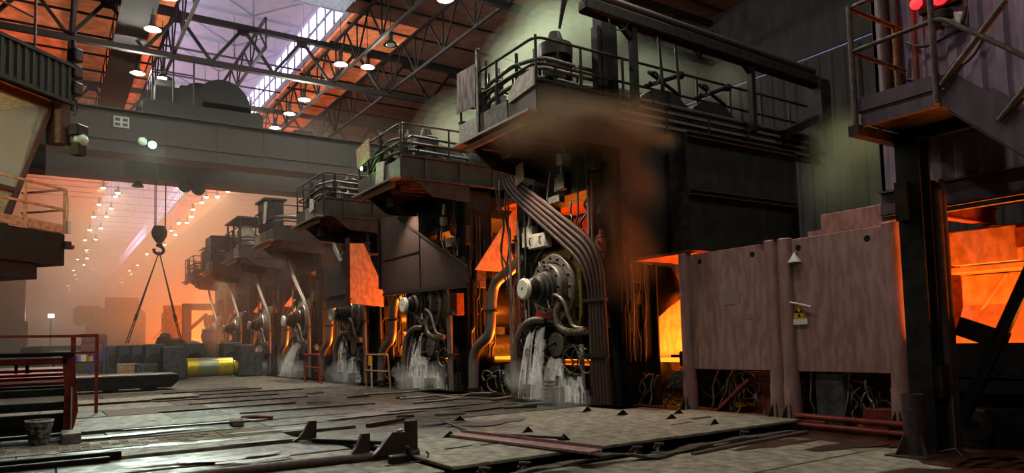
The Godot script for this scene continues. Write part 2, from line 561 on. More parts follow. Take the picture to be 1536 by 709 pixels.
func shell() -> void:
	# ground below everything
	var g := MB.new()
	g.span(Vector3(-16.3, -0.7, 14.3), Vector3(28.3, -0.2, -230))
	structure(g, "floor", M.grime)
	var wl := MB.new(); wl.span(Vector3(-16.3, -0.7, 14), Vector3(-16, 20.5, -230)); structure(wl, "wall_left", M.wall)
	var wb := MB.new(); wb.span(Vector3(-16.3, -0.7, -230), Vector3(28.3, 20.5, -230.3)); structure(wb, "wall_back", M.wall)
	var wf := MB.new(); wf.span(Vector3(-16.3, -0.7, 14), Vector3(28.3, 20.5, 14.3)); structure(wf, "wall_front", M.wall)
	var wr := MB.new()
	wr.span(Vector3(28, -0.7, 14), Vector3(28.3, 13.44, -230))
	wr.span(Vector3(28, 13.54, 14), Vector3(28.3, 20.5, -230))
	wr.span(Vector3(28, 13.44, -40), Vector3(28.3, 13.54, -230))
	wr.span(Vector3(28, 13.44, 14), Vector3(28.3, 13.54, 2))
	var wro := structure(wr, "wall_right", M.wall)
	var sh := MB.new()
	for k in 8:
		sh.ribs(Vector3(27.95, 0.0, -4.0 - 6.0 * k), Vector3(0, 0, -1), Vector3.UP, 5.9, 13.3, 0.6, 0.07)
	part(sh, "corrugated_sheet", M.wall, wro)
	var pw := MB.new(); pw.span(Vector3(28.1, 13.44, 2), Vector3(28.12, 13.54, -40))
	structure(pw, "window_2", M.dirty_pane)
	# roof: sheets on both sides of the lantern, purlins under them
	var cl := MB.new()
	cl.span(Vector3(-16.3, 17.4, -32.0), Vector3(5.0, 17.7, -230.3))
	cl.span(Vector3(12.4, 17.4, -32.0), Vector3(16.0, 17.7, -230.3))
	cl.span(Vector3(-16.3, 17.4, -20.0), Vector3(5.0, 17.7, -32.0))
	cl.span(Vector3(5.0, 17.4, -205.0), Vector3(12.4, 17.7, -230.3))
	var ceil_ := structure(cl, "ceiling", M.roof_red_lit)
	var cd := MB.new()   # same roof over mill and near end, shade put into its colour
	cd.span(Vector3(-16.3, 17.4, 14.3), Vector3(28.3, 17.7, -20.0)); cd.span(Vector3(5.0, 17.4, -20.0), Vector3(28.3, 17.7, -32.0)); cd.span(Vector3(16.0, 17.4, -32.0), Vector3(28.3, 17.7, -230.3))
	part(cd, "shaded_roof_sheet", M.roof_shaded, ceil_)
	for k in 26:
		var z := -20.0 - 2.6 * k
		var p := MB.new()
		if z > -32.0:
			p.span(Vector3(-15.9, 17.3, z), Vector3(27.9, 17.4, z - 0.07))
		else:
			p.span(Vector3(-15.9, 17.3, z), Vector3(5.0, 17.4, z - 0.07))
			p.span(Vector3(12.4, 17.3, z), Vector3(27.9, 17.4, z - 0.07))
		part(p, "purlin", M.roof_steel, ceil_)
	# lantern over the middle of the roof
	var lt := MB.new()
	lt.span(Vector3(4.9, 20.2, -31.9), Vector3(12.6, 20.4, -205.1))
	lt.span(Vector3(4.9, 17.6, -31.9), Vector3(5.05, 17.95, -205.1)); lt.span(Vector3(4.9, 19.95, -31.9), Vector3(5.05, 20.3, -205.1))
	lt.span(Vector3(4.9, 17.6, -31.9), Vector3(12.6, 20.3, -32.05))
	lt.span(Vector3(4.9, 17.6, -205.0), Vector3(12.6, 20.3, -205.15))
	lt.span(Vector3(12.35, 17.6, -32.0), Vector3(12.5, 17.95, -205.1))
	lt.span(Vector3(12.35, 19.95, -32.0), Vector3(12.5, 20.2, -205.1))
	var lo := structure(lt, "trim_1", M.roof_pale)
	for k in 40:
		var z := -32.1 - 4.3 * k
		if z < -204.0:
			break
		var r := MB.new()
		r.bar(Vector3(5.0, 20.1, z), Vector3(12.4, 20.1, z), 0.12, 0.16)
		r.bar(Vector3(8.7, 18.2, z), Vector3(5.1, 20.0, z), 0.07, 0.07)
		r.bar(Vector3(8.7, 18.2, z), Vector3(12.3, 20.0, z), 0.07, 0.07)
		r.bar(Vector3(5.0, 17.5, z), Vector3(12.4, 17.5, z), 0.09, 0.09)
		r.bar(Vector3(8.7, 17.5, z), Vector3(8.7, 20.1, z), 0.07, 0.07)
		part(r, "lantern_frame", M.roof_steel, lo)
	var fr := MB.new()
	var zz := -32.1
	while zz > -205.0:
		fr.span(Vector3(12.36, 17.9, zz), Vector3(12.46, 20.0, zz - 0.07))
		zz -= 1.4
	fr.span(Vector3(12.36, 18.9, -32), Vector3(12.46, 19.0, -205))
	var wf1 := structure(fr, "window_1", M.roof_steel)
	var fl3 := MB.new()
	for k in 44:
		fl3.span(Vector3(4.94, 17.9, -32.1 - 4.0 * k), Vector3(5.04, 20.0, -32.2 - 4.0 * k))
	var wf3 := structure(fl3, "window_3", M.roof_steel)  # unseen left glazing, added to bring more daylight into the lantern
	for k in 43:
		var pn := MB.new(); pn.span(Vector3(4.97, 17.9, -32.2 - 4.0 * k), Vector3(4.98, 20.0, -36.1 - 4.0 * k)); part(pn, "pane", M.glass, wf3)
	zz = -32.2
	var k2 := 0
	while zz > -205.0 and k2 < 60:
		var pn := MB.new()
		pn.span(Vector3(12.40, 17.9, zz), Vector3(12.41, 20.0, zz - 1.3))
		part(pn, "pane", M.glass, wf1)
		zz -= 1.4
		k2 += 1

func truss(z: float, label: String) -> void:
	var t := thing("roof_truss", label, "roof truss", Vector3(0, 15.0, z))
	var a := MB.new(); a.bar(Vector3(-15.9, 0, 0), Vector3(27.9, 0, 0), 0.26, 0.24); part(a, "bottom_chord", M.roof_steel, t)
	var b := MB.new(); b.bar(Vector3(-15.9, 2.05, 0), Vector3(27.9, 2.05, 0), 0.26, 0.26); part(b, "top_chord", M.roof_steel, t)
	var k := 0
	var x := -15.2
	while x < 27.0:
		var m := MB.new()
		m.bar(Vector3(x, 2.0, 0), Vector3(x + 1.45, 0.05, 0), 0.13, 0.13)
		part(m, "web_member", M.roof_steel, t)
		var m2 := MB.new()
		m2.bar(Vector3(x + 1.45, 0.05, 0), Vector3(x + 2.9, 2.0, 0), 0.15, 0.15)
		part(m2, "web_member", M.roof_steel, t)
		var gp := MB.new()
		gp.box(Vector3(x, 1.85, 0), Vector3(0.55, 0.4, 0.1))
		part(gp, "gusset_plate", M.roof_steel, t)
		x += 2.9
		k += 1

func lattice(x: float, label: String, z1: float, z2: float, y0 := 15.1, h := 2.0) -> void:
	var t := thing("lattice_girder", label, "lattice girder", Vector3(x, y0, 0))
	var a := MB.new(); a.bar(Vector3(0, 0, z1), Vector3(0, 0, z2), 0.12, 0.12); part(a, "bottom_chord", M.roof_steel, t)
	var b := MB.new(); b.bar(Vector3(0, h, z1), Vector3(0, h, z2), 0.12, 0.12); part(b, "top_chord", M.roof_steel, t)
	var z := z1
	var m := MB.new()
	while z > z2 + 1.0:
		m.bar(Vector3(0, 0, z), Vector3(0, h, z - 1.5), 0.07, 0.07)
		m.bar(Vector3(0, h, z - 1.5), Vector3(0, 0, z - 3.0), 0.07, 0.07)
		m.bar(Vector3(0, 0, z), Vector3(0, h, z), 0.06, 0.06)
		z -= 3.0
	part(m, "lattice_bracing", M.roof_steel, t)

func bay_lamp(at: Vector3, label: String, far := false, lit := true, group := "") -> void:
	var t := thing("bay_lamp", label, "lamp", at, 0.0, group)
	var s := MB.new()
	s.lathe([Vector2(0.05, 0.42), Vector2(0.09, 0.40), Vector2(0.10, 0.22), Vector2(0.32, 0.02), Vector2(0.34, 0.0), Vector2(0.32, 0.0), Vector2(0.09, 0.2)].map(func(p): return Vector2(p.x, -p.y)), Vector3.ZERO, Vector3.DOWN, 14)
	part(s, "lamp_shade", M.dark_steel, t)
	var b := MB.new()
	b.ball(Vector3(0, 0.03, 0), Vector3(0.18, 0.09, 0.18) if far else Vector3(0.22, 0.10, 0.22), 10)
	part(b, "bulb", (M.lamp_far if far else M.lamp_white) if lit else M.glass, t)
	if true:
		var h := MB.new(); h.rod(Vector3(0, 0.4, 0), Vector3(0, (17.4 if at.z > -32.0 or at.x < 5.0 or at.x > 12.4 else 20.2) - at.y, 0), 0.014, 6)
		h.box(Vector3(0, 0.5, 0), Vector3(0.16, 0.2, 0.16))
		part(h, "hanger", M.roof_steel, t)
	if lit:
		omni(Vector3(0, -0.14, 0), Color(1.0, 0.93, 0.76) if far else LAMPC, E_FAR if far else E_BAY, 0.2, t)

func lamps() -> void:
	var k := 0
	for p in [Vector3(3.58, 14.5, -31.7), Vector3(3.58, 14.5, -37.2), Vector3(4.65, 14.5, -37.4), Vector3(3.75, 14.5, -28.4)]:
		bay_lamp(p, ["bright high-bay lamp hanging before the grey walkway, upper left", "high-bay lamp left of the crane trolley, below the walkway", "high-bay lamp glowing just behind the trolley railing", "high-bay lamp cut by the top edge above the left truss"][k]); k += 1
	k = 0
	for p in [Vector3(11.48, 14.5, -31.5), Vector3(12.7, 14.5, -31.2), Vector3(11.48, 14.5, -37.1), Vector3(11.48, 14.5, -39.8), Vector3(11.48, 14.5, -42.8), Vector3(12.7, 14.5, -23.4)]:
		bay_lamp(p, ["left one of the pair of lamps right of the skylight", "right one of the pair of lamps right of the skylight", "lamp hanging under the lattice between skylight and crane girder", "small lamp above the crane girder, second from its top edge", "bright lamp touching the top edge of the crane girder", "bright lamp at the top edge over the dark roof"][k]); k += 1
	bay_lamp(Vector3(12.6, 14.5, -28.3), "unlit high-bay lamp hanging alone above the pair of lit lamps", false, false)
	# nearer lamps of the same rows, above the picture
	for z in [-4.0, -11.0, -18.0, -25.0]:
		bay_lamp(Vector3(3.6, 14.5, z), "high-bay lamp of the left row above the picture", false, true, "lamps above the picture")
	for z in [-2.0, -9.0, -16.0]:
		bay_lamp(Vector3(12.6, 14.5, z), "high-bay lamp of the right row above the picture", false, true, "lamps above the picture")
	# far rows in the haze
	var far := [[3.9, -65.3], [5.08, -67.0], [5.0, -68.5], [5.12, -74.6], [5.05, -79.3], [4.1, -88.8], [4.0, -97.0], [4.6, -106.6], [5.07, -116.0], [5.07, -125.0], [4.0, -134.0], [5.0, -150.0], [4.0, -165.0], [5.0, -187.0], [4.0, -80.0], [4.05, -73.0], [4.6, -176.0], [4.4, -142.0], [5.05, -96.0], [5.05, -87.0], [4.0, -118.0]]
	for p in far:
		bay_lamp(Vector3(p[0], 14.5, p[1]), "white high-bay lamp glowing in the haze, left far rows", true, true, "far lamps of the left rows in the haze")
	far = [[12.8, -62.3], [12.5, -65.0], [11.7, -65.6], [11.8, -68.2], [11.7, -72.0], [12.2, -76.0], [12.4, -80.0], [11.7, -80.5], [11.7, -86.0], [12.6, -89.0], [11.7, -93.0], [12.6, -98.0], [12.1, -123.0], [11.8, -132.0], [12.6, -138.0], [12.0, -147.0], [12.5, -155.0], [12.0, -168.0], [12.9, -176.0], [12.5, -200.0], [11.7, -108.0]]
	for p in far:
		bay_lamp(Vector3(p[0], 14.5, p[1]), "white high-bay lamp glowing in the orange haze, right far rows", true, true, "far lamps of the right rows in the haze")

func roof_steel() -> void:
	truss(-23.5, "near dark roof truss crossing the top right above the mill")
	truss(-35.5, "dark roof truss crossing the upper left in front of the skylight")
	truss(-47.5, "roof truss seen behind the crane trolley below the skylight")
	lattice(4.9, "lattice girder under the left edge of the skylight", -24.0, -56.0)
	lattice(12.5, "lattice girder under the right edge of the skylight", -20.0, -56.0)
	lattice(0.9, "thin lattice girder under the orange roof at upper left", -30.0, -56.0, 15.1, 2.0)
	lattice(8.7, "light lattice girder running below the middle of the skylight", -34.0, -56.0, 15.7, 1.4)
	lattice(15.6, "lattice walkway girder right of the paired lamps", -14.0, -56.0)
	# long dark walkway that carries the left lamp row
	var t := thing("lamp_walkway", "long dark walkway with lamps under the orange roof, upper left", "walkway", Vector3(3.0, 15.4, 0))
	var a := MB.new(); a.span(Vector3(-0.55, 0, -20), Vector3(0.75, 0.08, -60)); part(a, "deck", M.roof_steel, t)
	var b := MB.new()
	for sx in [-0.55, 0.75]:
		b.bar(Vector3(sx, 0.9, -20), Vector3(sx, 0.9, -60), 0.05, 0.05)
		for k in 20:
			b.bar(Vector3(sx, 0.0, -20.0 - 2.0 * k), Vector3(sx, 0.9, -20.0 - 2.0 * k), 0.05, 0.05)
	part(b, "railing", M.roof_steel, t)
	# ventilation duct hanging by the skylight at the top edge
	var d := thing("ventilation_duct", "blue-grey square duct at the top edge left of the paired lamps", "duct", Vector3(9.9, 17.0, -28.4))
	var dm := MB.new(); dm.box(Vector3(0, -0.3, 0), Vector3(2.2, 1.1, 2.6), Basis.IDENTITY, 0.03); part(dm, "duct_body", M.duct, d)
	var df := MB.new()
	for zz in [-1.25, 0.0, 1.25]:
		df.box(Vector3(0, -0.3, zz), Vector3(2.28, 1.18, 0.04))
	df.rod(Vector3(-0.9, 0.2, -1), Vector3(-0.9, 0.4, -1), 0.03); df.rod(Vector3(0.9, 0.2, 1), Vector3(0.9, 0.4, 1), 0.03)
	part(df, "flange", M.duct, d)

func added_floods() -> void:   # unseen floodlights added left of the camera to light panels and stands
	var k := 0
	for p in [[Vector3(-3.0, 6.5, 1.5), Vector3(10.0, 1.8, -11.0), 36.0, 1.1], [Vector3(-3.6, 5.6, -15.0), Vector3(9.0, 3.5, -21.0), 46.0, 0.9]]:
		var t := thing("added_flood_mast", ["added floodlight mast left of and behind the camera", "added floodlight mast below the operator cab, left of the picture"][k], "floodlight", Vector3(p[0].x, 0, p[0].z))
		var m := MB.new(); m.rod(Vector3(-0.1, -0.1, 0), Vector3(-0.1, p[0].y + 0.2, 0), 0.06); part(m, "mast", M.dark_steel, t)
		var d: Vector3 = (p[1] - p[0]).normalized()
		var b := Basis.looking_at(d)
		m = MB.new(); m.box(Vector3(0, p[0].y, 0) - d * 0.12, Vector3(0.5, 0.4, 0.2), b, 0.02); part(m, "lamp_housing", M.dark_steel, t)
		m = MB.new(); m.box(Vector3(0, p[0].y, 0), Vector3(0.44, 0.34, 0.02), b); part(m, "lamp_lens", M.added_lamp_glow, t)
		spot(p[0] + d * 0.15, p[1], Color(1.0, 0.95, 0.86), E_FLOOD * p[3], p[2], self, 0.2).name = "added_flood_light_%d" % k
		k += 1

func haze() -> void:
	var t := thing("dust_haze", "orange dusty haze filling the far end of the hall", "haze", Vector3.ZERO, 0.0, "", "stuff")
	fog("haze_bank", Vector3(6, 8.5, -135), Vector3(43.8, 17.2, 182), fogmat(Color(0.93, 0.87, 0.77), 0.024), t, RenderingServer.FOG_VOLUME_SHAPE_BOX)
	fog("roof_haze", Vector3(8.7, 18.6, -75.0), Vector3(7.2, 2.8, 85.0), fogmat(Color(0.93, 0.92, 0.94), 0.07), t, RenderingServer.FOG_VOLUME_SHAPE_BOX)
	fog("haze_bank", Vector3(8, 5.0, -34), Vector3(16, 10.0, 19.5), fogmat(Color(0.93, 0.90, 0.87), 0.003), t, RenderingServer.FOG_VOLUME_SHAPE_BOX)

const ORD := ["nearest", "second", "third", "fourth", "fifth", "sixth", "farthest"]

# wandering hose between two points, sagging and kinked
func hose_pts(a: Vector3, b: Vector3, sag: float, wob: float, n := 5) -> PackedVector3Array:
	var p := [a]
	for k in range(1, n):
		var t := float(k) / n
		var q := a.lerp(b, t)
		q.y -= sag * 4.0 * t * (1.0 - t)
		q += Vector3(rng.randf_range(-wob, wob), rng.randf_range(-wob, wob) * 0.5, rng.randf_range(-wob, wob))
		p.append(q)
	p.append(b)
	return spline(p, 4)

func hose_loop(c: Vector3, r: float, tilt: float, turns: float, thick: float, mb: MB) -> void:
	var p := []
	var n := int(14 * turns)
	var a0 := rng.randf() * TAU
	var ax := Vector3(sin(tilt), 0, cos(tilt))
	for k in n + 1:
		var a := a0 + TAU * turns * k / n
		var rr := r * (1.0 + 0.05 * sin(a * 2.3 + a0))
		p.append(c + ax * cos(a) * rr + Vector3.UP * sin(a) * rr * 0.85 + Vector3(0.02 * k / n, 0, 0.02 * k / n))
	mb.tube(PackedVector3Array(p), thick, 7)

func valve(at: Vector3, h: float, mb: MB) -> void:   # small hydraulic valve stack
	mb.box(at + Vector3(0, h * 0.3, 0), Vector3(0.16, h * 0.6, 0.2), Basis.IDENTITY, 0.012)
	mb.rod(at + Vector3(0, h * 0.6, 0), at + Vector3(0, h, 0), 0.05)
	mb.rod(at + Vector3(-0.14, h * 0.45, 0), at + Vector3(0.14, h * 0.45, 0), 0.035)
	mb.box(at + Vector3(0, h * 0.72, 0), Vector3(0.14, 0.05, 0.14))

func stand(i: int) -> void:
	var o := thing("mill_stand", ["nearest rolling mill stand with bolted round roll cap and white water pouring", "second rolling mill stand from the camera, behind the dark diagonal guard plate", "third rolling mill stand, behind the orange-lit guard plate", "fourth rolling mill stand, the one with the water jet beside the orange barrier", "fifth rolling mill stand, in haze behind the chock and yellow roll", "sixth rolling mill stand, hazy, over the dark scrap heap", "farthest rolling mill stand, faint in the orange haze"][i], "rolling mill", Vector3(10, 0, Z0(i)))
	var near := i < 3
	# housing: two posts and a top beam on the operator side, the same behind on the drive side
	for s in [-1.0, 1.0]:
		var h := MB.new()
		h.box(Vector3(0.5, 2.9, s * 1.5), Vector3(0.9, 5.76, 0.72), Basis.IDENTITY, 0.03)
		part(h, "housing_post", M.black_steel, o)
		var h2 := MB.new()
		h2.box(Vector3(3.7, 2.9, s * 1.5), Vector3(0.9, 5.76, 0.72), Basis.IDENTITY, 0.03)
		part(h2, "drive_side_post", M.dark_steel, o)
	var tb := MB.new()
	tb.box(Vector3(0.5, 5.25, 0), Vector3(0.92, 1.1, 3.0)); tb.box(Vector3(3.7, 5.25, 0), Vector3(0.9, 1.1, 3.0)); tb.box(Vector3(2.1, 5.45, 0), Vector3(3.0, 0.65, 2.4))
	part(tb, "housing_crosshead", M.dark_steel, o)
	# rolls between the posts
	var rl := MB.new()
	rl.lathe([Vector2(0, 0), Vector2(0.72, 0), Vector2(0.72, 2.2), Vector2(0, 2.2)], Vector3(0.95, 2.54, 0), Vector3.RIGHT, 28)
	part(rl, "backup_roll", M.oily, o)
	# backup roll chock with bolted plate
	var ck := MB.new()
	ck.box(Vector3(0.35, 2.6, 0), Vector3(0.8, 1.9, 2.2), Basis.IDENTITY, 0.05)
	part(ck, "backup_chock", M.oily, o)
	var pl := MB.new()
	pl.prism([Vector2(-0.72, -0.86), Vector2(0.80, -0.86), Vector2(0.92, -0.6), Vector2(0.92, 0.5), Vector2(0.6, 0.86), Vector2(-0.45, 0.86), Vector2(-0.86, 0.45), Vector2(-0.86, -0.5)], Vector3(-0.10, 2.56, 0), Vector3(0, 0, 1), Vector3.UP, 0.1)
	part(pl, "chock_plate", M.brass, o)
	var rg := MB.new()
	rg.lathe([Vector2(0.60, 0.22), Vector2(0.60, 0.0), Vector2(0.63, -0.02), Vector2(0.77, -0.02), Vector2(0.80, 0.03), Vector2(0.80, 0.16)], Vector3(-0.26, 2.56, 0), Vector3.RIGHT, 40)
	part(rg, "roll_cap_ring", M.machined, o)
	var rc := MB.new(); rc.lathe([Vector2(0.0, 0.0), Vector2(0.61, 0.0)], Vector3(-0.14, 2.56, 0), Vector3.RIGHT, 32); part(rc, "ring_recess", M.black_steel, o)
	if near:
		for k in 28:
			var inner := k >= 16
			var a := TAU * k / (12.0 if inner else 16.0)
			var rr := 0.5 if inner else 0.69
			var b := MB.new()
			b.lathe([Vector2(0, 0), Vector2(0.03, 0), Vector2(0.034, 0.05)], Vector3(-0.49 if inner else -0.32, 2.56 + sin(a) * rr, cos(a) * rr), Vector3.RIGHT, 6)
			part(b, "bolt", M.black_steel, o)
	var cap := MB.new()
	cap.lathe([Vector2(0.43, 0.0), Vector2(0.45, -0.02), Vector2(0.56, -0.02), Vector2(0.58, 0.02), Vector2(0.58, 0.3)], Vector3(-0.44, 2.55, 0), Vector3.RIGHT, 32)
	part(cap, "bearing_cap", M.machined if i != 3 else M.oily, o)
	var rd := MB.new()
	rd.lathe([Vector2(0.25, -0.05), Vector2(0.31, 0.0), Vector2(0.31, 0.04), Vector2(0.28, 0.06), Vector2(0.36, 0.1), Vector2(0.36, 0.14), Vector2(0.33, 0.16), Vector2(0.40, 0.2), Vector2(0.40, 0.24), Vector2(0.37, 0.26), Vector2(0.44, 0.3), Vector2(0.45, 0.36)], Vector3(-0.72, 2.55, 0), Vector3.RIGHT, 32)
	part(rd, "stepped_rings", M.oily if i == 3 else M.ring_steel, o)
	var nk := MB.new()
	nk.lathe([Vector2(0.17, 0), Vector2(0.17, 0.15), Vector2(0.25, 0.2), Vector2(0.25, 0.5)], Vector3(-1.05, 2.54, 0), Vector3.RIGHT, 24)
	part(nk, "roll_neck", M.oily, o)
	var ds := MB.new()
	ds.lathe([Vector2(0.035, 0.03), Vector2(0.04, 0), Vector2(0.2, 0), Vector2(0.235, 0.025), Vector2(0.235, 0.1), Vector2(0.17, 0.11)], Vector3(-1.1, 2.54, 0), Vector3.RIGHT, 28)
	ds.lathe([Vector2(0, 0.03), Vector2(0.04, 0.03)], Vector3(-1.1, 2.54, 0), Vector3.RIGHT, 8)
	part(ds, "roll_end_disc", M.white_paint if i < 4 else M.machined, o)
	# work rolls, one above the other
	for w in [[1.29, 0.29], [0.46, 0.27]]:
		var wr := MB.new()
		wr.lathe([Vector2(0, 0.0), Vector2(0.03, 0.0), Vector2(w[1] - 0.02, 0), Vector2(w[1], 0.02), Vector2(w[1], 0.22), Vector2(w[1] - 0.06, 0.24), Vector2(w[1] - 0.06, 0.5)], Vector3(-0.22, w[0], 0), Vector3.RIGHT, 30)
		var wrp := part(wr, "work_roll_end", M.roll_dark, o)
		var hb := MB.new()
		hb.lathe([Vector2(0, 0), Vector2(0.04, 0.0), Vector2(0.04, 0.02)], Vector3(-0.235, w[0], 0), Vector3.RIGHT, 10)
		part(hb, "centre_hole", M.black_steel, wrp)
		var wb := MB.new()
		wb.lathe([Vector2(0.36, 0), Vector2(0.36, 2.1)], Vector3(0.95, 0.87 + signf(w[0] - 0.87) * 0.38, 0), Vector3.RIGHT, 24)
		part(wb, "work_roll", M.grey_steel, o)
		var wc := MB.new()
		wc.box(Vector3(0.42, w[0], 0), Vector3(0.7, 0.7, 1.7), Basis.IDENTITY, 0.05)
		wc.box(Vector3(0.03, w[0] + 0.05, 0.62), Vector3(0.16, 0.5, 0.3), Basis.IDENTITY, 0.02)
		wc.box(Vector3(0.03, w[0] + 0.05, -0.62), Vector3(0.16, 0.5, 0.3), Basis.IDENTITY, 0.02)
		part(wc, "work_roll_chock", M.oily, o)
	var sill := MB.new()
	sill.box(Vector3(0.2, 0.08, 0), Vector3(0.9, 0.16, 3.2)); sill.box(Vector3(-0.35, 0.22, -0.8), Vector3(0.3, 0.3, 0.42), Basis.IDENTITY, 0.02); sill.box(Vector3(-0.4, 0.2, 0.4), Vector3(0.3, 0.34, 0.3), Basis.IDENTITY, 0.02)
	part(sill, "sill_block", M.brown_steel, o)
	# black cross bar over the work rolls
	var cb := MB.new()
	cb.box(Vector3(-0.15, 1.82, -0.3), Vector3(0.22, 0.16, 1.5), Basis.IDENTITY, 0.02)
	cb.box(Vector3(-0.2, 2.0, -0.75), Vector3(0.1, 0.5, 0.1)); cb.box(Vector3(-0.12, 1.95, 0.75), Vector3(0.1, 0.3, 0.1))
	part(cb, "cross_bar", M.black_steel, o)
	# bundle of big pipes: down from the platform, across, and down the near post
	var npipe := 5 if i == 0 else 2
	for k in npipe:
		var d := 0.105 * (k - (npipe - 1) * 0.5)
		var rr := 0.05 if i == 0 else 0.055
		var tb2 := MB.new()
		var zc := 1.72 if i == 0 else 1.62
		var ye := 3.08 if i == 0 else 2.95
		tb2.tube(bend([Vector3(-0.42, 5.85, -1.5 - d), Vector3(-0.42, 5.25 - d * 0.5, -1.45 - d), Vector3(-0.42, ye - d * 0.9, zc - d), Vector3(-0.42, 0.06, zc - d + 0.1)], 0.7, 7), rr, 10)
		part(tb2, "bundled_pipe", M.brown_steel if i == 0 else M.pipe_grey, o)
	for yy in [1.05, 2.2]:
		var cl := MB.new(); cl.box(Vector3(-0.42, yy, 1.68), Vector3(0.16, 0.07, 0.66 if i == 0 else 0.4)); part(cl, "pipe_clamp", M.dark_steel, o)
	var fb := MB.new(); fb.box(Vector3(-0.36, 0.3, 1.98), Vector3(0.12, 0.5, 0.12), Basis.IDENTITY, 0.01); part(fb, "foot_bracket", M.dark_steel, o)
	# switch box with two handles
	if i < 3:
		var bx := MB.new()
		bx.box(Vector3(-0.25, 3.72, -0.45), Vector3(0.22, 0.34, 0.66), Basis.IDENTITY, 0.015)
		var bxp := part(bx, "switch_box", M.pale_paint, o)
		for s in [-0.2, 0.2]:
			var hd := MB.new()
			hd.tube(bend([Vector3(-0.36, 3.8, -0.45 + s), Vector3(-0.41, 3.8, -0.45 + s), Vector3(-0.41, 3.64, -0.45 + s), Vector3(-0.36, 3.64, -0.45 + s)], 0.03), 0.012, 6)
			part(hd, "box_handle", M.black_steel, bxp)
	# elbow hose left of the rolls
	var eh := MB.new()
	eh.tube(spline([Vector3(-0.3, 1.86, -0.25), Vector3(-0.38, 1.86, -0.65), Vector3(-0.4, 1.7, -1.05), Vector3(-0.42, 1.35, -1.3), Vector3(-0.42, 0.7, -1.42), Vector3(-0.42, 0.02, -1.45)], 5), 0.085, 10)
	part(eh, "elbow_hose", M.hose_bright, o)
	# fat ribbed hose under the roll cap, near side
	var fh := MB.new()
	var fp := spline([Vector3(-0.5, 2.2, 0.62), Vector3(-0.55, 1.95, 0.5), Vector3(-0.55, 1.66, 0.62), Vector3(-0.5, 1.55, 0.95), Vector3(-0.45, 1.56, 1.4)], 8)
	fh.tube(fp, 0.07, 10)
	for k in range(1, fp.size() - 1):
		fh.tube(PackedVector3Array([fp[k], fp[k].lerp(fp[k + 1], 0.45)]), 0.085, 10)
	part(fh, "ribbed_hose", M.hose_bright, o)
	var sh := MB.new()
	sh.tube(spline([Vector3(-0.4, 2.18, 0.2), Vector3(-0.55, 2.38, 0.45), Vector3(-0.55, 2.2, 0.8), Vector3(-0.5, 1.7, 1.0), Vector3(-0.45, 1.62, 1.3)], 6), 0.045, 9)
	part(sh, "arched_hose", M.hose_bright, o)
	var ln := MB.new()
	ln.rod(Vector3(-0.4, 3.2, -0.3), Vector3(-0.62, 2.1, 0.35), 0.018, 6)
	part(ln, "grease_line", M.pale_paint, o)
	# posts carry vertical risers, valves and cables
	var nn := 17 if near else 8
	for k in nn:
		var z: float = [-1.75, -1.62, -1.5, -1.36, -1.2, 1.25, 1.35, -1.85, 1.2][k % 9] + rng.randf_range(-0.06, 0.06)
		var y1 := rng.randf_range(2.2, 5.6)
		var y0 := rng.randf_range(0.0, 0.5)
		var x := rng.randf_range(-0.22, -0.04)
		var r := rng.randf_range(0.018, 0.045)
		var m := MB.new()
		m.tube(bend([Vector3(x, y0, z), Vector3(x, y1 * 0.55, z), Vector3(x - 0.05, y1 * 0.6, z + 0.12), Vector3(x - 0.05, y1, z + 0.12)], 0.1), r, 7)
		part(m, "riser_pipe", [M.pipe_grey, M.oily, M.oxide, M.hose_bright][k % 4], o)
	for k in (20 if near else 8):
		var m := MB.new()
		var side := -1.0 if k % 3 != 0 else 1.0
		valve(Vector3(-0.1, rng.randf_range(0.1, 4.6), side * rng.randf_range(1.15, 1.75)), rng.randf_range(0.25, 0.55), m)
		part(m, "valve_block", [M.dark_steel, M.grey_steel, M.oily, M.oxide][rng.randi() % 4], o)
	for k in (10 if near else 3):
		var m := MB.new()
		var a := Vector3(-0.25, rng.randf_range(0.4, 2.2), rng.randf_range(-1.6, -0.8))
		m.tube(hose_pts(a, Vector3(-0.3, rng.randf_range(0.2, 1.6), rng.randf_range(-0.6, 0.2)), rng.randf_range(-0.1, 0.3), 0.1), rng.randf_range(0.014, 0.03), 6)
		part(m, "cooling_hose", [M.hose, M.hose_bright, M.oily][k % 3], o)
	for k in (6 if near else 2):
		var m := MB.new()
		hose_loop(Vector3(-0.3 - 0.03 * k, rng.randf_range(0.6, 1.3), rng.randf_range(0.7, 1.3)), rng.randf_range(0.18, 0.4), rng.randf_range(-0.3, 0.3), rng.randf_range(0.6, 1.1), 0.018, m)
		part(m, "cable_loop", M.hose if k % 2 else M.hose_bright, o)
	if near:
		for k in 9:
			var m := MB.new()
			var z := rng.randf_range(-1.7, 1.7)
			m.tube(hose_pts(Vector3(-0.1, rng.randf_range(3.6, 5.6), z), Vector3(-0.15, rng.randf_range(3.0, 4.6), z + rng.randf_range(-0.9, 0.9)), rng.randf_range(0.0, 0.5), 0.08), rng.randf_range(0.015, 0.035), 6)
			part(m, "hydraulic_hose", M.hose if k % 3 else M.hose_bright, o)
		for k in 7:
			var m := MB.new()
			var c := Vector3(-0.08, rng.randf_range(3.7, 5.5), rng.randf_range(-1.5, 1.4))
			m.box(c, Vector3(rng.randf_range(0.1, 0.3), rng.randf_range(0.15, 0.5), rng.randf_range(0.15, 0.5)), Basis.IDENTITY, 0.015)
			m.rod(c + Vector3(0, 0.2, 0), c + Vector3(0, 0.5, 0.05), 0.05, 8)
			part(m, "junction_box", [M.grey_steel, M.dark_steel, M.pale_paint, M.brown_steel][k % 4], o)
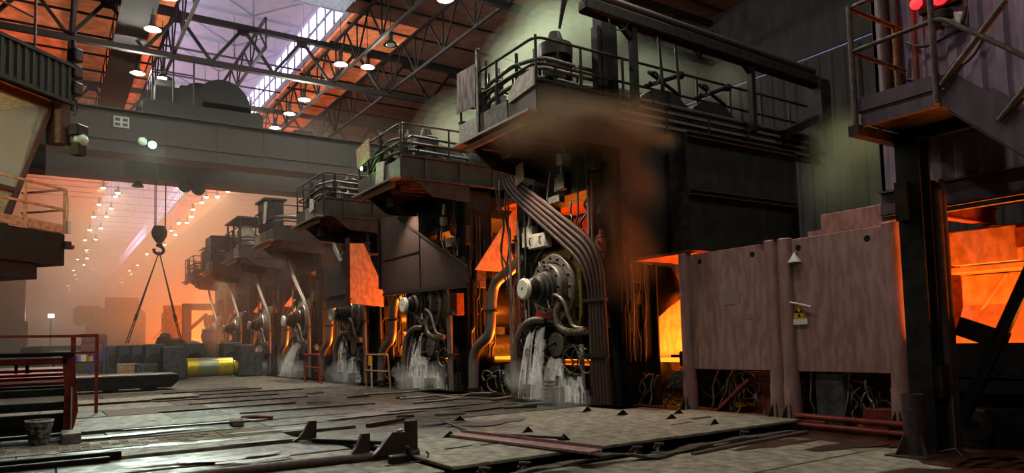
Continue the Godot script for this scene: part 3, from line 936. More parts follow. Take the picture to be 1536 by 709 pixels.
	# pipes, boxes and hoses on the near side face of the near post
	for k in (22 if near else 8):
		var m := MB.new()
		var x := rng.randf_range(0.0, 0.9)
		var za := 1.9 + rng.randf_range(0.0, 0.1)
		var ya := rng.randf_range(0.0, 2.2)
		var yb := ya + rng.randf_range(1.0, 3.4)
		if k % 4 == 3:
			m.box(Vector3(x, yb - 0.4, za), Vector3(rng.randf_range(0.12, 0.34), rng.randf_range(0.2, 0.6), 0.14), Basis.IDENTITY, 0.012)
			m.rod(Vector3(x, yb, za), Vector3(x, yb + 0.4, za), 0.02, 6)
		else:
			m.tube(bend([Vector3(x, ya, za), Vector3(x, (ya + yb) * 0.5, za), Vector3(x + 0.08, (ya + yb) * 0.5 + 0.1, za + 0.03), Vector3(x + 0.08, yb, za + 0.03)], 0.06), rng.randf_range(0.015, 0.05), 7)
		part(m, "side_pipe" if k % 4 != 3 else "side_box", M.shade_black if i == 0 else [M.dark_steel, M.oily, M.black_steel, M.dark_steel, M.pipe_dark][k % 5], o)  # on the nearest stand, shade is painted in as near-black
	if i == 0:
		var rp := MB.new()
		rp.prism([Vector2(-0.35, -0.08), Vector2(0.3, -0.12), Vector2(0.36, 0.12), Vector2(-0.3, 0.1)], Vector3(-0.36, 1.99, -0.2), Vector3(0, 0, 1), Vector3.UP, 0.03)
		part(rp, "red_cover", M.red_paint, o).set_meta("label", "red painted cover strip under the roll cap")
		var st := MB.new()
		for k in 5:
			st.box(Vector3(-0.5, 0.1 + 0.09 * k, 0.12), Vector3(0.14, 0.05, 0.3))
		st.box(Vector3(-0.46, 0.3, 0.32), Vector3(0.1, 0.6, 0.06), Basis(Vector3.RIGHT, 0.2))
		part(st, "ribbed_bracket", M.brown_steel, o)
		var vb := MB.new(); vb.box(Vector3(-0.12, 0.8, 0.82), Vector3(0.06, 0.95, 0.1)); part(vb, "slide_bar", M.pale_paint, o)
		var fp2 := MB.new(); fp2.prism([Vector2(-0.2, -0.25), Vector2(0.2, -0.15), Vector2(0.16, 0.28), Vector2(-0.16, 0.25)], Vector3(-0.5, 5.35, -0.85), Vector3(0, 0, 1), Vector3.UP, 0.02)
		part(fp2, "paper_tag", M.sign_tan, o)
	if i == 1:
		var rb := MB.new(); rb.box(Vector3(-0.35, 2.45, 2.0), Vector3(0.25, 0.62, 0.38), Basis.IDENTITY, 0.015)
		part(rb, "red_box", M.oxide, o)
	# lamp added under the platform to light rolls and spray, hooded from view
	var wl := MB.new()
	wl.box(Vector3(-1.52, 5.6, 0.2), Vector3(0.05, 0.34, 0.44)); wl.box(Vector3(-1.42, 5.62, 0.42), Vector3(0.25, 0.26, 0.03)); wl.box(Vector3(-1.42, 5.62, -0.02), Vector3(0.25, 0.26, 0.03)); wl.box(Vector3(-1.4, 5.73, 0.2), Vector3(0.25, 0.03, 0.4)); wl.rod(Vector3(-1.45, 5.7, 0.2), Vector3(-1.45, 5.95, 0.2), 0.02)
	var wlp := part(wl, "added_work_lamp", M.black_steel, o)
	var wf := MB.new(); wf.box(Vector3(-1.45, 5.62, 0.2), Vector3(0.02, 0.16, 0.3), Basis(Vector3(0, 0, 1), -0.5))
	part(wf, "lamp_lens", M.added_lamp_glow, wlp)
	spot(o.position + Vector3(-1.36, 5.58, 0.2), o.position + Vector3(-0.3, 1.5, 0.0), Color(1.0, 0.93, 0.82), E_WORK * (1.0 if i == 0 else 0.8), 50.0, self, 0.1).name = "added_work_light_%d" % i
	water(i)

func water(i: int) -> void:
	var lab: String = ["white cooling water pouring over the rolls of the nearest stand", "white cooling water falling under the second stand's work roll", "thin veil of cooling water on the third stand", "water jet fanning left from the fourth stand above the floor", "pale water spray at the fifth stand behind the dark chock", "faint spray on the sixth stand", "faint spray on the farthest stand"][i]
	if i > 4:
		return
	var t := thing("cooling_water", lab, "water", Vector3(10, 0, Z0(i)), 0.0, "", "stuff")
	var m := MB.new()
	var m2 := MB.new()
	var jet := i == 3 or i == 4
	var n: int = [90, 50, 40, 90, 40][i]
	for k in n:
		var f := fall(k % 3, jet, 7)
		var r := rng.randf_range(0.002, 0.007)
		(m if k % 2 else m2).tube(f, r, 5, r * rng.randf_range(1.2, 2.4))
	part(m, "water_stream", M.water, t)
	part(m2, "water_thread", M.water_thin, t)
	# veils: curved sheets of falling water, one behind the other
	for k in ([16, 10, 8, 9, 5][i]):
		var sh := MB.new()
		var a := fall(k % 3, jet, 9)
		var w := rng.randf_range(0.16, 0.4)
		var ph := rng.randf() * TAU
		for s in 8:
			for c in 6:
				if rng.randf() < s * 0.055:
					continue
				var q := []
				for e in [[s, c], [s, c + 1], [s + 1, c + 1], [s + 1, c]]:
					var u: float = e[1] / 6.0 - 0.5
					var g: float = 0.35 + 0.65 * e[0] / 8.0
					q.append(a[e[0]] + Vector3(0.03 * sin(ph + u * 9.0 + e[0] * 0.5), 0.03 * cos(u * 3.0), u * w * g * 1.6))
				sh.quad(q[0], q[1], q[2], q[3], Vector3(-0.95, 0.3, 0).normalized())
		part(sh, "water_veil", M.water_veil, t)
	for k in 7:
		fog("mist", Vector3(-0.62 + rng.randf_range(-0.12, 0.12), 0.1 + rng.randf_range(0.0, 0.45), -1.1 + 0.36 * k), Vector3(0.7, 0.35 + 0.5 * rng.randf(), 0.9), M_fog_mist, t)

func fall(kind: int, jet: bool, n: int) -> PackedVector3Array:   # path of falling water
	var z0 := rng.randf_range(-0.9, -0.15); var y0 := rng.randf_range(1.0, 1.75); var vz := rng.randf_range(-0.7, -0.1); var vx := rng.randf_range(-0.25, -0.05)
	if jet:
		z0 = rng.randf_range(0.0, 0.3); y0 = rng.randf_range(1.35, 1.6); vz = -rng.randf_range(0.2, 2.4); vx = rng.randf_range(-0.5, -0.15)
	elif kind == 1:
		z0 = rng.randf_range(-0.25, 0.45); y0 = rng.randf_range(0.8, 1.0); vz = rng.randf_range(-0.6, 0.3)
	elif kind == 2:
		z0 = rng.randf_range(0.1, 1.1); y0 = rng.randf_range(0.2, 0.6); vz = rng.randf_range(-0.1, 0.4)
	var x0 := rng.randf_range(-0.42, -0.25)
	var tt := sqrt(2.0 * (y0 - 0.02) / 9.8)
	var p := PackedVector3Array()
	for s in n:
		var q := tt * s / (n - 1.0)
		p.append(Vector3(x0 + vx * q * 1.6, y0 - 4.9 * q * q, z0 + vz * q * (1.9 if jet else 1.2)))
	return p

var M_fog_mist: FogMaterial

# deck with railings and valve gear on top of each stand, reaching out over the floor
func platform(i: int) -> void:
	var o := thing("service_platform", ["nearest service platform with a brown plate on its front railing", "second service platform with a tan sign and a green lamp", "third service platform crowded with pipes under the crane girder", "fourth service platform with a dark cabinet on top", "fifth service platform with open frame and pale tank", "sixth service platform, hazy, with a dark square cabinet", "farthest service platform with a bare railing in the haze"][i], "platform", Vector3(8, 5.85, Z0(i)))
	var back := 9.2 if i == 0 else 7.5
	var z1 := -1.05
	var z2 := 2.05
	var zc := (z1 + z2) * 0.5
	var d := MB.new(); d.span(Vector3(0.05, 0.32, z1), Vector3(back, 0.4, z2)); part(d, "deck", M.dark_steel, o)
	for k in 3:
		var ff := MB.new()
		var za := z1 + (z2 - z1) * k / 3.0
		ff.box(Vector3(0.0, 0.28, za + (z2 - z1) / 6.0), Vector3(0.05, 0.52, (z2 - z1) / 3.0 - 0.03), Basis.IDENTITY, 0.01)
		part(ff, "front_fascia", [M.grey_steel, M.dark_steel, M.cover_steel][(k + i) % 3], o)
	var lip := MB.new(); lip.bar(Vector3(-0.12, 0.0, z1), Vector3(-0.12, 0.0, z2), 0.22, 0.05); lip.bar(Vector3(-0.05, -0.12, z1 + 0.4), Vector3(-0.05, -0.12, z2 - 0.4), 0.1, 0.1)
	part(lip, "front_ledge", M.pipe_grey, o)
	# side girders and sloped brackets below
	for s in [z1, z2]:
		var g := MB.new()
		g.span(Vector3(0.0, 0.0, s - 0.03), Vector3(back, 0.62, s + 0.03))
		for k in 7:
			g.box(Vector3(0.7 + (back - 1.0) * k / 6.0, 0.31, s), Vector3(0.05, 0.6, 0.16))
		g.bar(Vector3(0.0, 0.62, s), Vector3(back, 0.62, s), 0.16, 0.04); g.bar(Vector3(0.3, 0.0, s), Vector3(back, 0.0, s), 0.16, 0.04)
		part(g, "side_girder", M.cover_steel, o)
		var b := MB.new()
		b.prism([Vector2(0.35, 0.0), Vector2(2.1, 0.0), Vector2(2.1, -0.5), Vector2(0.9, -0.42)], Vector3(0, 0, s), Vector3.RIGHT, Vector3.UP, 0.06)
		part(b, "bracket", M.dark_steel, o)
	var und := MB.new()
	for k in 5:
		und.bar(Vector3(0.4, 0.05 - 0.04 * k, z1 + 0.3 + 0.6 * k), Vector3(2.2, 0.0, z1 + 0.3 + 0.6 * k), 0.1, 0.16)
	und.span(Vector3(0.35, 0.18, z1), Vector3(2.4, 0.24, z2))
	part(und, "deck_joist", M.brown_steel, o)
	# railing: posts and two rails on three sides
	var rz := [z1 + 0.03, z1 + 0.8, z1 + 1.6, z2 - 0.05]
	for z in rz:
		var p := MB.new(); p.rod(Vector3(0.02, 0.2, z), Vector3(0.02, 1.55, z), 0.03, 8); part(p, "rail_post", M.dark_steel, o)
	for y in [1.0, 1.52]:
		var p := MB.new()
		p.tube(bend([Vector3(2.0, y, z1 + 0.03), Vector3(0.02, y, z1 + 0.03), Vector3(0.02, y, z2 - 0.05), Vector3(back, y, z2 - 0.05)], 0.25), 0.03, 8)
		part(p, "rail_tube", M.dark_steel, o)
	for k in range(1, 8 if i == 0 else 5):
		var x := back * k / (8.0 if i == 0 else 5.0)
		var p := MB.new(); p.rod(Vector3(x, 0.5, z2 - 0.05), Vector3(x, 1.52, z2 - 0.05), 0.03, 8); part(p, "rail_post", M.dark_steel, o)
	if i == 0:
		for k in 4:   # slats along the near side
			var sl := MB.new(); sl.box(Vector3(5.6, 0.15 + 0.17 * k, z2 + 0.06), Vector3(7.0, 0.06, 0.04)); part(sl, "side_slat", M.pipe_grey, o)
	# gear on the deck
	var tall := MB.new()
	var tx := 1.35
	var tz := 0.9
	tall.box(Vector3(tx, 0.75, tz), Vector3(0.9, 0.7, 0.8), Basis.IDENTITY, 0.04)
	tall.lathe([Vector2(0.0, 0), Vector2(0.36, 0), Vector2(0.36, 0.25), Vector2(0.3, 0.27), Vector2(0.3, 0.7), Vector2(0.38, 0.72), Vector2(0.38, 1.0), Vector2(0.2, 1.08), Vector2(0.12, 1.3), Vector2(0, 1.3)].map(func(p): return Vector2(p.x, p.y)), Vector3(tx, 1.0, tz), Vector3.UP, 16)
	for k in 6:
		var a := TAU * k / 6.0
		tall.rod(Vector3(tx + 0.36 * cos(a), 1.0, tz + 0.36 * sin(a)), Vector3(tx + 0.36 * cos(a), 1.75, tz + 0.36 * sin(a)), 0.03, 6)
	if i < 3:
		part(tall, "screwdown_motor", M.dark_steel, o, Vector3(0, 0, 0) if i == 0 else Vector3(0.2, -0.35, -0.4))
	for k in (8 if i < 3 else 4):
		var m := MB.new()
		valve(Vector3(rng.randf_range(0.3, 0.9), 0.4, z1 + 0.25 + (z2 - z1 - 0.4) * k / 8.0), rng.randf_range(0.6, 1.1), m)
		part(m, "valve_block", [M.dark_steel, M.oily, M.grey_steel][k % 3], o)
	for k in (3 if i < 3 else 2):
		var m := MB.new()
		var y := 0.8 + 0.2 * k
		m.tube(bend([Vector3(0.12, y - 0.35, z1 + 0.7), Vector3(0.15, y, z1 + 1.0), Vector3(0.18, y + 0.1, z1 + 2.0), Vector3(0.5, y + 0.15, z2 - 0.5), Vector3(2.4, y + 0.1, z2 - 0.5)], 0.2), 0.045, 8)
		part(m, "hydraulic_pipe", M.pipe_grey if k % 2 else M.grey_steel, o)
	for k in (12 if i < 3 else 6):
		var m := MB.new()
		var q := Vector3(rng.randf_range(0.08, 0.7), 0.3, z1 + 0.1 + (z2 - z1 - 0.2) * k / 12.0 + rng.randf_range(-0.08, 0.08))
		var hh := rng.randf_range(0.6, 1.5)
		m.rod(q, q + Vector3(0, hh, 0), rng.randf_range(0.02, 0.05), 7)
		if k % 2:
			m.box(q + Vector3(0, hh * 0.7, 0), Vector3(0.14, rng.randf_range(0.1, 0.3), 0.14), Basis.IDENTITY, 0.01)
		part(m, "standpipe", [M.dark_steel, M.pipe_grey, M.oily, M.black_steel][k % 4], o)
	for k in (7 if i < 3 else 3):
		var m := MB.new()
		var x := rng.randf_range(0.1, 2.2)
		m.tube(hose_pts(Vector3(x, rng.randf_range(0.8, 1.6), rng.randf_range(z1, z2)), Vector3(x + 0.4, 0.45, rng.randf_range(z1, z2)), -0.2, 0.12), 0.025, 6)
		part(m, "hose", M.hose if k % 2 else M.hose_bright, o)
	var tk := MB.new()
	tk.box(Vector3(2.6, 0.95, -0.2), Vector3(1.5, 1.1, 1.4), Basis.IDENTITY, 0.05); tk.box(Vector3(4.6, 0.85, 0.2), Vector3(1.6, 0.9, 1.7), Basis.IDENTITY, 0.05)
	tk.lathe([Vector2(0, 0), Vector2(0.4, 0), Vector2(0.4, 1.3), Vector2(0, 1.3)], Vector3(3.0, 1.0, 0.8), Vector3.RIGHT, 14)
	part(tk, "machine_housing", M.black_steel, o)
	var sg := MB.new()
	match i:
		0:
			sg.box(Vector3(-0.06, 1.25, -0.62), Vector3(0.02, 0.95, 0.85), Basis(Vector3.UP, 0.0) * Basis(Vector3.RIGHT, 0.06), 0.004)
			part(sg, "brown_plate", M.brown_steel, o)
			var pst := MB.new(); pst.box(Vector3(-0.02, 1.0, -0.14), Vector3(0.09, 1.95, 0.09)); pst.ball(Vector3(-0.02, 1.98, -0.14), Vector3(0.06, 0.08, 0.06), 8); part(pst, "plate_post", M.dark_steel, o)
			var wb := MB.new(); wb.prism([Vector2(-0.45, -0.2), Vector2(0.45, -0.1), Vector2(0.45, 0.25), Vector2(-0.1, 0.22), Vector2(-0.45, 0.0)], Vector3(-0.04, 0.62, 1.55), Vector3(0, 0, 1), Vector3.UP, 0.04); part(wb, "pale_fascia", M.pale_paint, o)
			var cm := MB.new(); cm.box(Vector3(2.1, 1.55, z2 - 0.35), Vector3(0.42, 1.9, 0.3)); cm.box(Vector3(1.8, 1.4, z2 - 0.3), Vector3(0.1, 1.6, 0.2)); part(cm, "cable_column", M.black_steel, o)
		1:
			sg.box(Vector3(-0.08, 1.22, -0.45), Vector3(0.03, 0.62, 1.0), Basis(Vector3.RIGHT, -0.12), 0.004)
			part(sg, "tan_sign", M.sign_tan, o)
			var lb := MB.new(); lb.box(Vector3(-0.1, 0.75, -0.35), Vector3(0.12, 0.16, 0.12)); var lbp := part(lb, "signal_lamp", M.black_steel, o)
			var le := MB.new(); le.ball(Vector3(-0.17, 0.75, -0.35), Vector3(0.05, 0.06, 0.06), 8); part(le, "lamp_lens", M.signal_green, lbp)
			omni(Vector3(-0.28, 0.75, -0.35), Color(0.6, 1.0, 0.5), 0.25, 0.05, o)
			var wp := MB.new(); wp.box(Vector3(-0.06, 0.35, 0.75), Vector3(0.03, 0.7, 0.55), Basis(Vector3.RIGHT, 0.1)); part(wp, "pale_panel", M.pale_paint, o)
		2:
			sg.prism([Vector2(-0.2, -0.25), Vector2(0.25, -0.2), Vector2(0.2, 0.2), Vector2(-0.15, 0.25)], Vector3(-0.06, 0.55, 0.9), Vector3(0, 0, 1), Vector3.UP, 0.03)
			part(sg, "pale_panel", M.pale_paint, o)
		3:
			sg.box(Vector3(0.5, 1.35, -0.3), Vector3(0.8, 1.3, 1.3), Basis.IDENTITY, 0.02); sg.box(Vector3(0.5, 2.05, -0.3), Vector3(1.0, 0.08, 1.6))
			part(sg, "cabinet", M.black_steel, o)
			var pp := MB.new(); pp.prism([Vector2(-0.3, -0.45), Vector2(0.1, -0.45), Vector2(0.3, 0.45), Vector2(-0.1, 0.45)], Vector3(-0.02, 1.35, 0.75), Vector3(0, 0, 1), Vector3.UP, 0.03); part(pp, "pale_panel", M.pale_paint, o)
		4:
			for z in [-0.9, 0.5, 1.9]:
				sg.rod(Vector3(0.1, 0.4, z), Vector3(0.1, 2.0, z), 0.05); sg.rod(Vector3(1.8, 0.4, z), Vector3(1.8, 2.0, z), 0.05)
			sg.box(Vector3(0.95, 2.02, 0.5), Vector3(2.0, 0.07, 3.0))
			part(sg, "canopy_frame", M.dark_steel, o)
			var tkp := MB.new(); tkp.lathe([Vector2(0, 0), Vector2(0.4, 0.1), Vector2(0.45, 0.9), Vector2(0.3, 1.2), Vector2(0, 1.25)], Vector3(0.6, 0.5, 0.9), Vector3.UP, 14); part(tkp, "tank", M.pale_paint, o)
		5:
			sg.box(Vector3(0.7, 1.25, 0.6), Vector3(1.4, 1.6, 1.7), Basis.IDENTITY, 0.03)
			part(sg, "cabinet", M.dark_steel, o)
		6:
			sg.box(Vector3(2.0, 1.2, 0.8), Vector3(2.4, 1.6, 1.8), Basis.IDENTITY, 0.03); sg.bar(Vector3(0.8, 2.15, -0.4), Vector3(0.8, 2.15, 1.4), 0.08, 0.08)
			part(sg, "cabinet", M.dark_steel, o)

# things in the gap between stand i and the next one up the line
func gap(i: int) -> void:
	var zc := (Z0(i) + Z0(i + 1)) * 0.5
	var pn: String = ORD[i]
	# bent duct pipe
	var p := MB.new()
	p.tube(bend([Vector3(10.1, 3.5, zc + 1.55), Vector3(10.0, 3.2, zc + 1.05), Vector3(9.95, 2.95, zc + 0.35), Vector3(9.92, 2.4, zc + 0.2), Vector3(9.9, 1.55, zc + 0.15), Vector3(9.88, 1.3, zc - 0.45), Vector3(9.86, 1.0, zc - 0.68), Vector3(9.85, 0.0, zc - 0.7)], 0.28, 5), 0.14, 12)
	var t := solo(p, "bent_pipe", M.pipe_grey, "thick grey S-bent pipe standing in the %s gap between stands, counted from the camera" % (["first", "second", "third", "fourth", "fifth", "sixth"][i]), "pipe")
	for q in [[Vector3(9.92, 2.2, zc + 0.19), Vector3.UP], [Vector3(9.85, 0.12, zc - 0.7), Vector3.UP]]:
		var fl := MB.new()
		fl.lathe([Vector2(0.14, -0.03), Vector2(0.19, -0.03), Vector2(0.19, 0.03), Vector2(0.14, 0.03)], q[0], q[1], 14)
		part(fl, "pipe_flange", M.dark_steel, t)
	# triangular hood plate over the strip, lit from below
	var h := MB.new()
	h.prism([Vector2(0.0, 0.0), Vector2(1.55, -0.05), Vector2(1.6, 2.15)], Vector3(10.15, 3.42, zc - 1.0), Vector3.RIGHT, Vector3.UP, 0.04)
	solo(h, "hood_plate", M.guide, "triangular hood plate glowing orange in the %s gap between stands" % (["first", "second", "third", "fourth", "fifth", "sixth"][i]), "plate")
	# side guide behind the strip
	var g := MB.new()
	g.box(Vector3(13.15, 1.45, zc), Vector3(0.08, 1.9, 2.6)); g.bar(Vector3(13.1, 2.3, zc - 1.3), Vector3(13.1, 2.3, zc + 1.3), 0.1, 0.1)
	for k in 4:
		g.box(Vector3(13.1, 1.4, zc - 1.05 + 0.7 * k), Vector3(0.06, 1.8, 0.06))
	g.prism([Vector2(0, 0), Vector2(1.4, 0), Vector2(1.1, 0.9), Vector2(0.0, 1.0)], Vector3(13.05, 0.9, zc - 0.6), Vector3(0, 0, 1), Vector3.UP, 0.06)
	solo(g, "side_guide", M.guide, "steel side guide glowing orange behind the strip in the %s gap" % (["first", "second", "third", "fourth", "fifth", "sixth"][i]), "guide")
	var lo := MB.new()
	lo.box(Vector3(10.55, 0.42, zc), Vector3(0.25, 0.84, 2.5)); lo.rod(Vector3(10.3, 0.55, zc - 0.3), Vector3(10.3, 0.55, zc + 0.1), 0.2, 12); lo.rod(Vector3(10.2, 0.7, zc + 0.5), Vector3(10.2, 0.7, zc + 0.9), 0.12, 12)
	for k in 3:
		lo.box(Vector3(10.35, 0.3 + 0.2 * k, zc + 0.6 - 0.4 * k), Vector3(0.2, 0.24, 0.3), Basis.IDENTITY, 0.02)
	var lt := solo(lo, "looper_frame", M.oily, "dark looper drive low in the %s gap between stands" % (["first", "second", "third", "fourth", "fifth", "sixth"][i]), "machine")
	if i < 3:
		for k in 7:
			var m := MB.new()
			hose_loop(Vector3(9.95, rng.randf_range(0.15, 0.5), zc + rng.randf_range(-0.4, 1.1)), rng.randf_range(0.15, 0.35), rng.randf_range(-0.4, 0.4), rng.randf_range(0.5, 0.9), 0.02, m)
			part(m, "hose", M.hose if k % 2 else M.hose_bright, lt)
		for k in 4:
			var m := MB.new()
			m.tube(hose_pts(Vector3(9.95, 5.6, zc + 0.5 + 0.2 * k), Vector3(9.9, 2.6, zc + 1.0 + 0.08 * k), 0.0, 0.14), 0.025, 6)
			part(m, "hanging_hose", M.hose, lt)
	var bh := MB.new()
	bh.span(Vector3(14.0, 0.0, zc - 1.4), Vector3(14.2, 5.2, zc + 1.4)); bh.span(Vector3(11.2, 5.3, zc - 1.5), Vector3(14.2, 5.5, zc + 1.5))
	solo(bh, "drive_screen", M.oxide, "rust-red screen wall and roof closing the %s gap on the far side" % (["first", "second", "third", "fourth", "fifth", "sixth"][i]), "screen")

func near_side() -> void:
	# cover plates on the entry side of the nearest stand
	var o := thing("entry_cover", "large dark cover plates on the entry side of the nearest stand, under the railed platform", "cover", Vector3(0, 0, -10.5))
	var a := MB.new(); a.span(Vector3(11.5, 4.55, -0.05), Vector3(15.2, 5.75, 0.0)); part(a, "upper_cover_plate", M.cover_steel, o)
	var b := MB.new(); b.span(Vector3(11.5, 3.1, -0.05), Vector3(15.2, 4.4, 0.0)); part(b, "lower_cover_plate", M.cover_steel, o)
	for y in [3.16, 4.47, 5.72]:
		var l := MB.new(); l.ibeam(Vector3(11.5, y, 0.04), Vector3(15.2, y, 0.04), 0.14, 0.12); part(l, "ledge_beam", M.brown_steel, o)
	var c := MB.new(); c.span(Vector3(10.1, 2.95, -0.62), Vector3(11.52, 5.75, -0.56)); part(c, "front_cover_plate", M.cover_steel, o)
	var e := MB.new(); e.span(Vector3(11.45, 3.05, -0.62), Vector3(11.51, 5.75, 0.02)); part(e, "cover_edge", M.dark_steel, o); e = MB.new(); e.span(Vector3(15.18, 0.0, -0.62), Vector3(15.3, 5.75, 0.02)); part(e, "cover_edge", M.dark_steel, o)
	var f := MB.new(); f.span(Vector3(15.3, 0.0, -3.0), Vector3(17.0, 5.75, -2.9)); f.span(Vector3(10.4, 3.0, -0.7), Vector3(15.6, 3.06, 0.95)); part(f, "soffit_plate", M.oxide, o)  # soffit shape extended forward to shade stand and smoke from the strip
	var es := MB.new(); es.span(Vector3(10.96, 0.0, -0.78), Vector3(11.0, 2.95, -0.52)); part(es, "light_shield", M.shade_black, o)  # added to block strip light from the post
	es = MB.new(); es.span(Vector3(10.0, 0.0, -0.73), Vector3(10.96, 5.7, -0.69)); part(es, "shade_plate", M.shade_black, o)  # added plate, near-black to paint shade over the lit post side
	# glowing entry guide behind the strip
	var g := MB.new()
	g.prism([Vector2(11.02, 0.95), Vector2(12.95, 0.95), Vector2(12.95, 2.55), Vector2(12.2, 2.4), Vector2(11.5, 2.05), Vector2(11.02, 1.75)], Vector3(0, 0, -11.18), Vector3.RIGHT, Vector3.UP, 0.05)
	g.box(Vector3(13.2, 1.55, -11.7), Vector3(0.1, 2.0, 2.4))
	g.prism([Vector2(-1.5, 0.0), Vector2(1.1, 0.0), Vector2(1.1, 1.62), Vector2(0.1, 1.42), Vector2(-0.7, 0.9), Vector2(-1.5, 0.8)], Vector3(13.1, 0.8, -11.9), Vector3(0, 0, 1), Vector3.UP, 0.05)
	g.box(Vector3(13.25, 2.75, -11.6), Vector3(0.3, 0.4, 2.0))
	solo(g, "entry_guide", M.guide, "steel entry guide glowing yellow-orange left of the guard panels", "guide")
	var w := MB.new(); w.span(Vector3(15.6, 0.0, -10.45), Vector3(15.8, 3.0, -6.6)); w.span(Vector3(15.6, 0.0, -6.6), Vector3(15.8, 3.3, 4.0)); w.span(Vector3(11.0, 2.9, -10.0), Vector3(15.7, 2.95, -6.4))  # the roof piece is added out of view to block rising strip light
	solo(w, "drive_screen", M.oxide, "rust-red screen behind the guard panels and control room, with added roof blocking strip light", "screen")
	# boom with cables above the platform
	var bm := thing("pipe_boom", "long dark pipe boom slanting above the nearest platform to a stubby column", "boom", Vector3(0, 0, -10.7))
	var m := MB.new(); m.bar(Vector3(8.9, 8.06, 0), Vector3(16.7, 7.85, 0), 0.3, 0.28, 0.04); part(m, "boom_beam", M.black_steel, bm)
	m = MB.new(); m.rod(Vector3(8.9, 8.3, 0.05), Vector3(16.5, 8.1, 0.05), 0.09); m.rod(Vector3(11.6, 8.25, -0.1), Vector3(14.2, 8.2, -0.1), 0.12); part(m, "cable_run", M.hose, bm)
	for x in [10.25, 14.05]:
		m = MB.new(); m.box(Vector3(x, 7.1, 0), Vector3(0.14, 1.8, 0.14)); m.bar(Vector3(x, 7.6, 0), Vector3(x - 0.55, 8.05, 0), 0.1, 0.1); part(m, "boom_post", M.black_steel, bm)
	m = MB.new(); m.box(Vector3(16.75, 6.95, 0), Vector3(0.42, 1.9, 0.4)); m.bar(Vector3(16.6, 6.9, 0), Vector3(15.2, 6.3, 0), 0.2, 0.2); part(m, "end_column", M.black_steel, bm)
	m = MB.new(); m.rod(Vector3(11.0, 7.9, 0), Vector3(11.1, 6.6, 0), 0.03); part(m, "hanger_rod", M.black_steel, bm); m = MB.new(); m.rod(Vector3(11.5, 7.9, 0), Vector3(11.6, 6.6, 0), 0.03); part(m, "hanger_rod", M.black_steel, bm); m = MB.new(); m.tube(spline([Vector3(9.5, 7.95, 0.1), Vector3(9.6, 7.7, 0.1), Vector3(9.9, 7.72, 0.1), Vector3(10.05, 7.9, 0.1)], 5), 0.015, 5); part(m, "hanging_cable", M.black_steel, bm)
	m = MB.new()
	for k in 4:
		m.tube(spline([Vector3(9.0 - 0.05 * k, 8.05, 0.05 * k), Vector3(8.75 - 0.06 * k, 8.5 + 0.05 * k, 0), Vector3(8.6 - 0.03 * k, 8.15, -0.1), Vector3(8.55, 7.6, -0.3)], 5), 0.03, 6)
	part(m, "cable_drop", M.hose, bm)
	# domed covers with crossed link arms on the deck
	for k in 2:
		var d := thing("domed_cover", ["left domed motor cover behind the nearest platform's side railing", "right domed motor cover behind the nearest platform's side railing"][k], "motor cover", Vector3([11.4, 13.0][k], 6.25, -11.5))
		m = MB.new()
		m.prism([Vector2(-0.85, 0), Vector2(0.85, 0), Vector2(0.8, 0.25), Vector2(0.5, 0.5), Vector2(0.15, 0.6), Vector2(-0.3, 0.56), Vector2(-0.65, 0.36), Vector2(-0.85, 0.12)], Vector3.ZERO, Vector3.RIGHT, Vector3.UP, 1.0); part(m, "dome_shell", M.cover_steel, d)
		m = MB.new(); m.rod(Vector3(-0.5, 0.6, 0.45), Vector3(0.6, 1.05, 0.45), 0.05); m.ball(Vector3(0.6, 1.05, 0.45), Vector3(0.12, 0.1, 0.12), 8); m.rod(Vector3(-0.4, 0.95, 0.45), Vector3(0.5, 0.6, 0.45), 0.04); part(m, "link_arm", M.black_steel, d)
		m = MB.new(); hose_loop(Vector3(-0.3, 0.8, 0.5), 0.16, PI / 2, 0.8, 0.03, m); part(m, "hose_bend", M.hose, d)

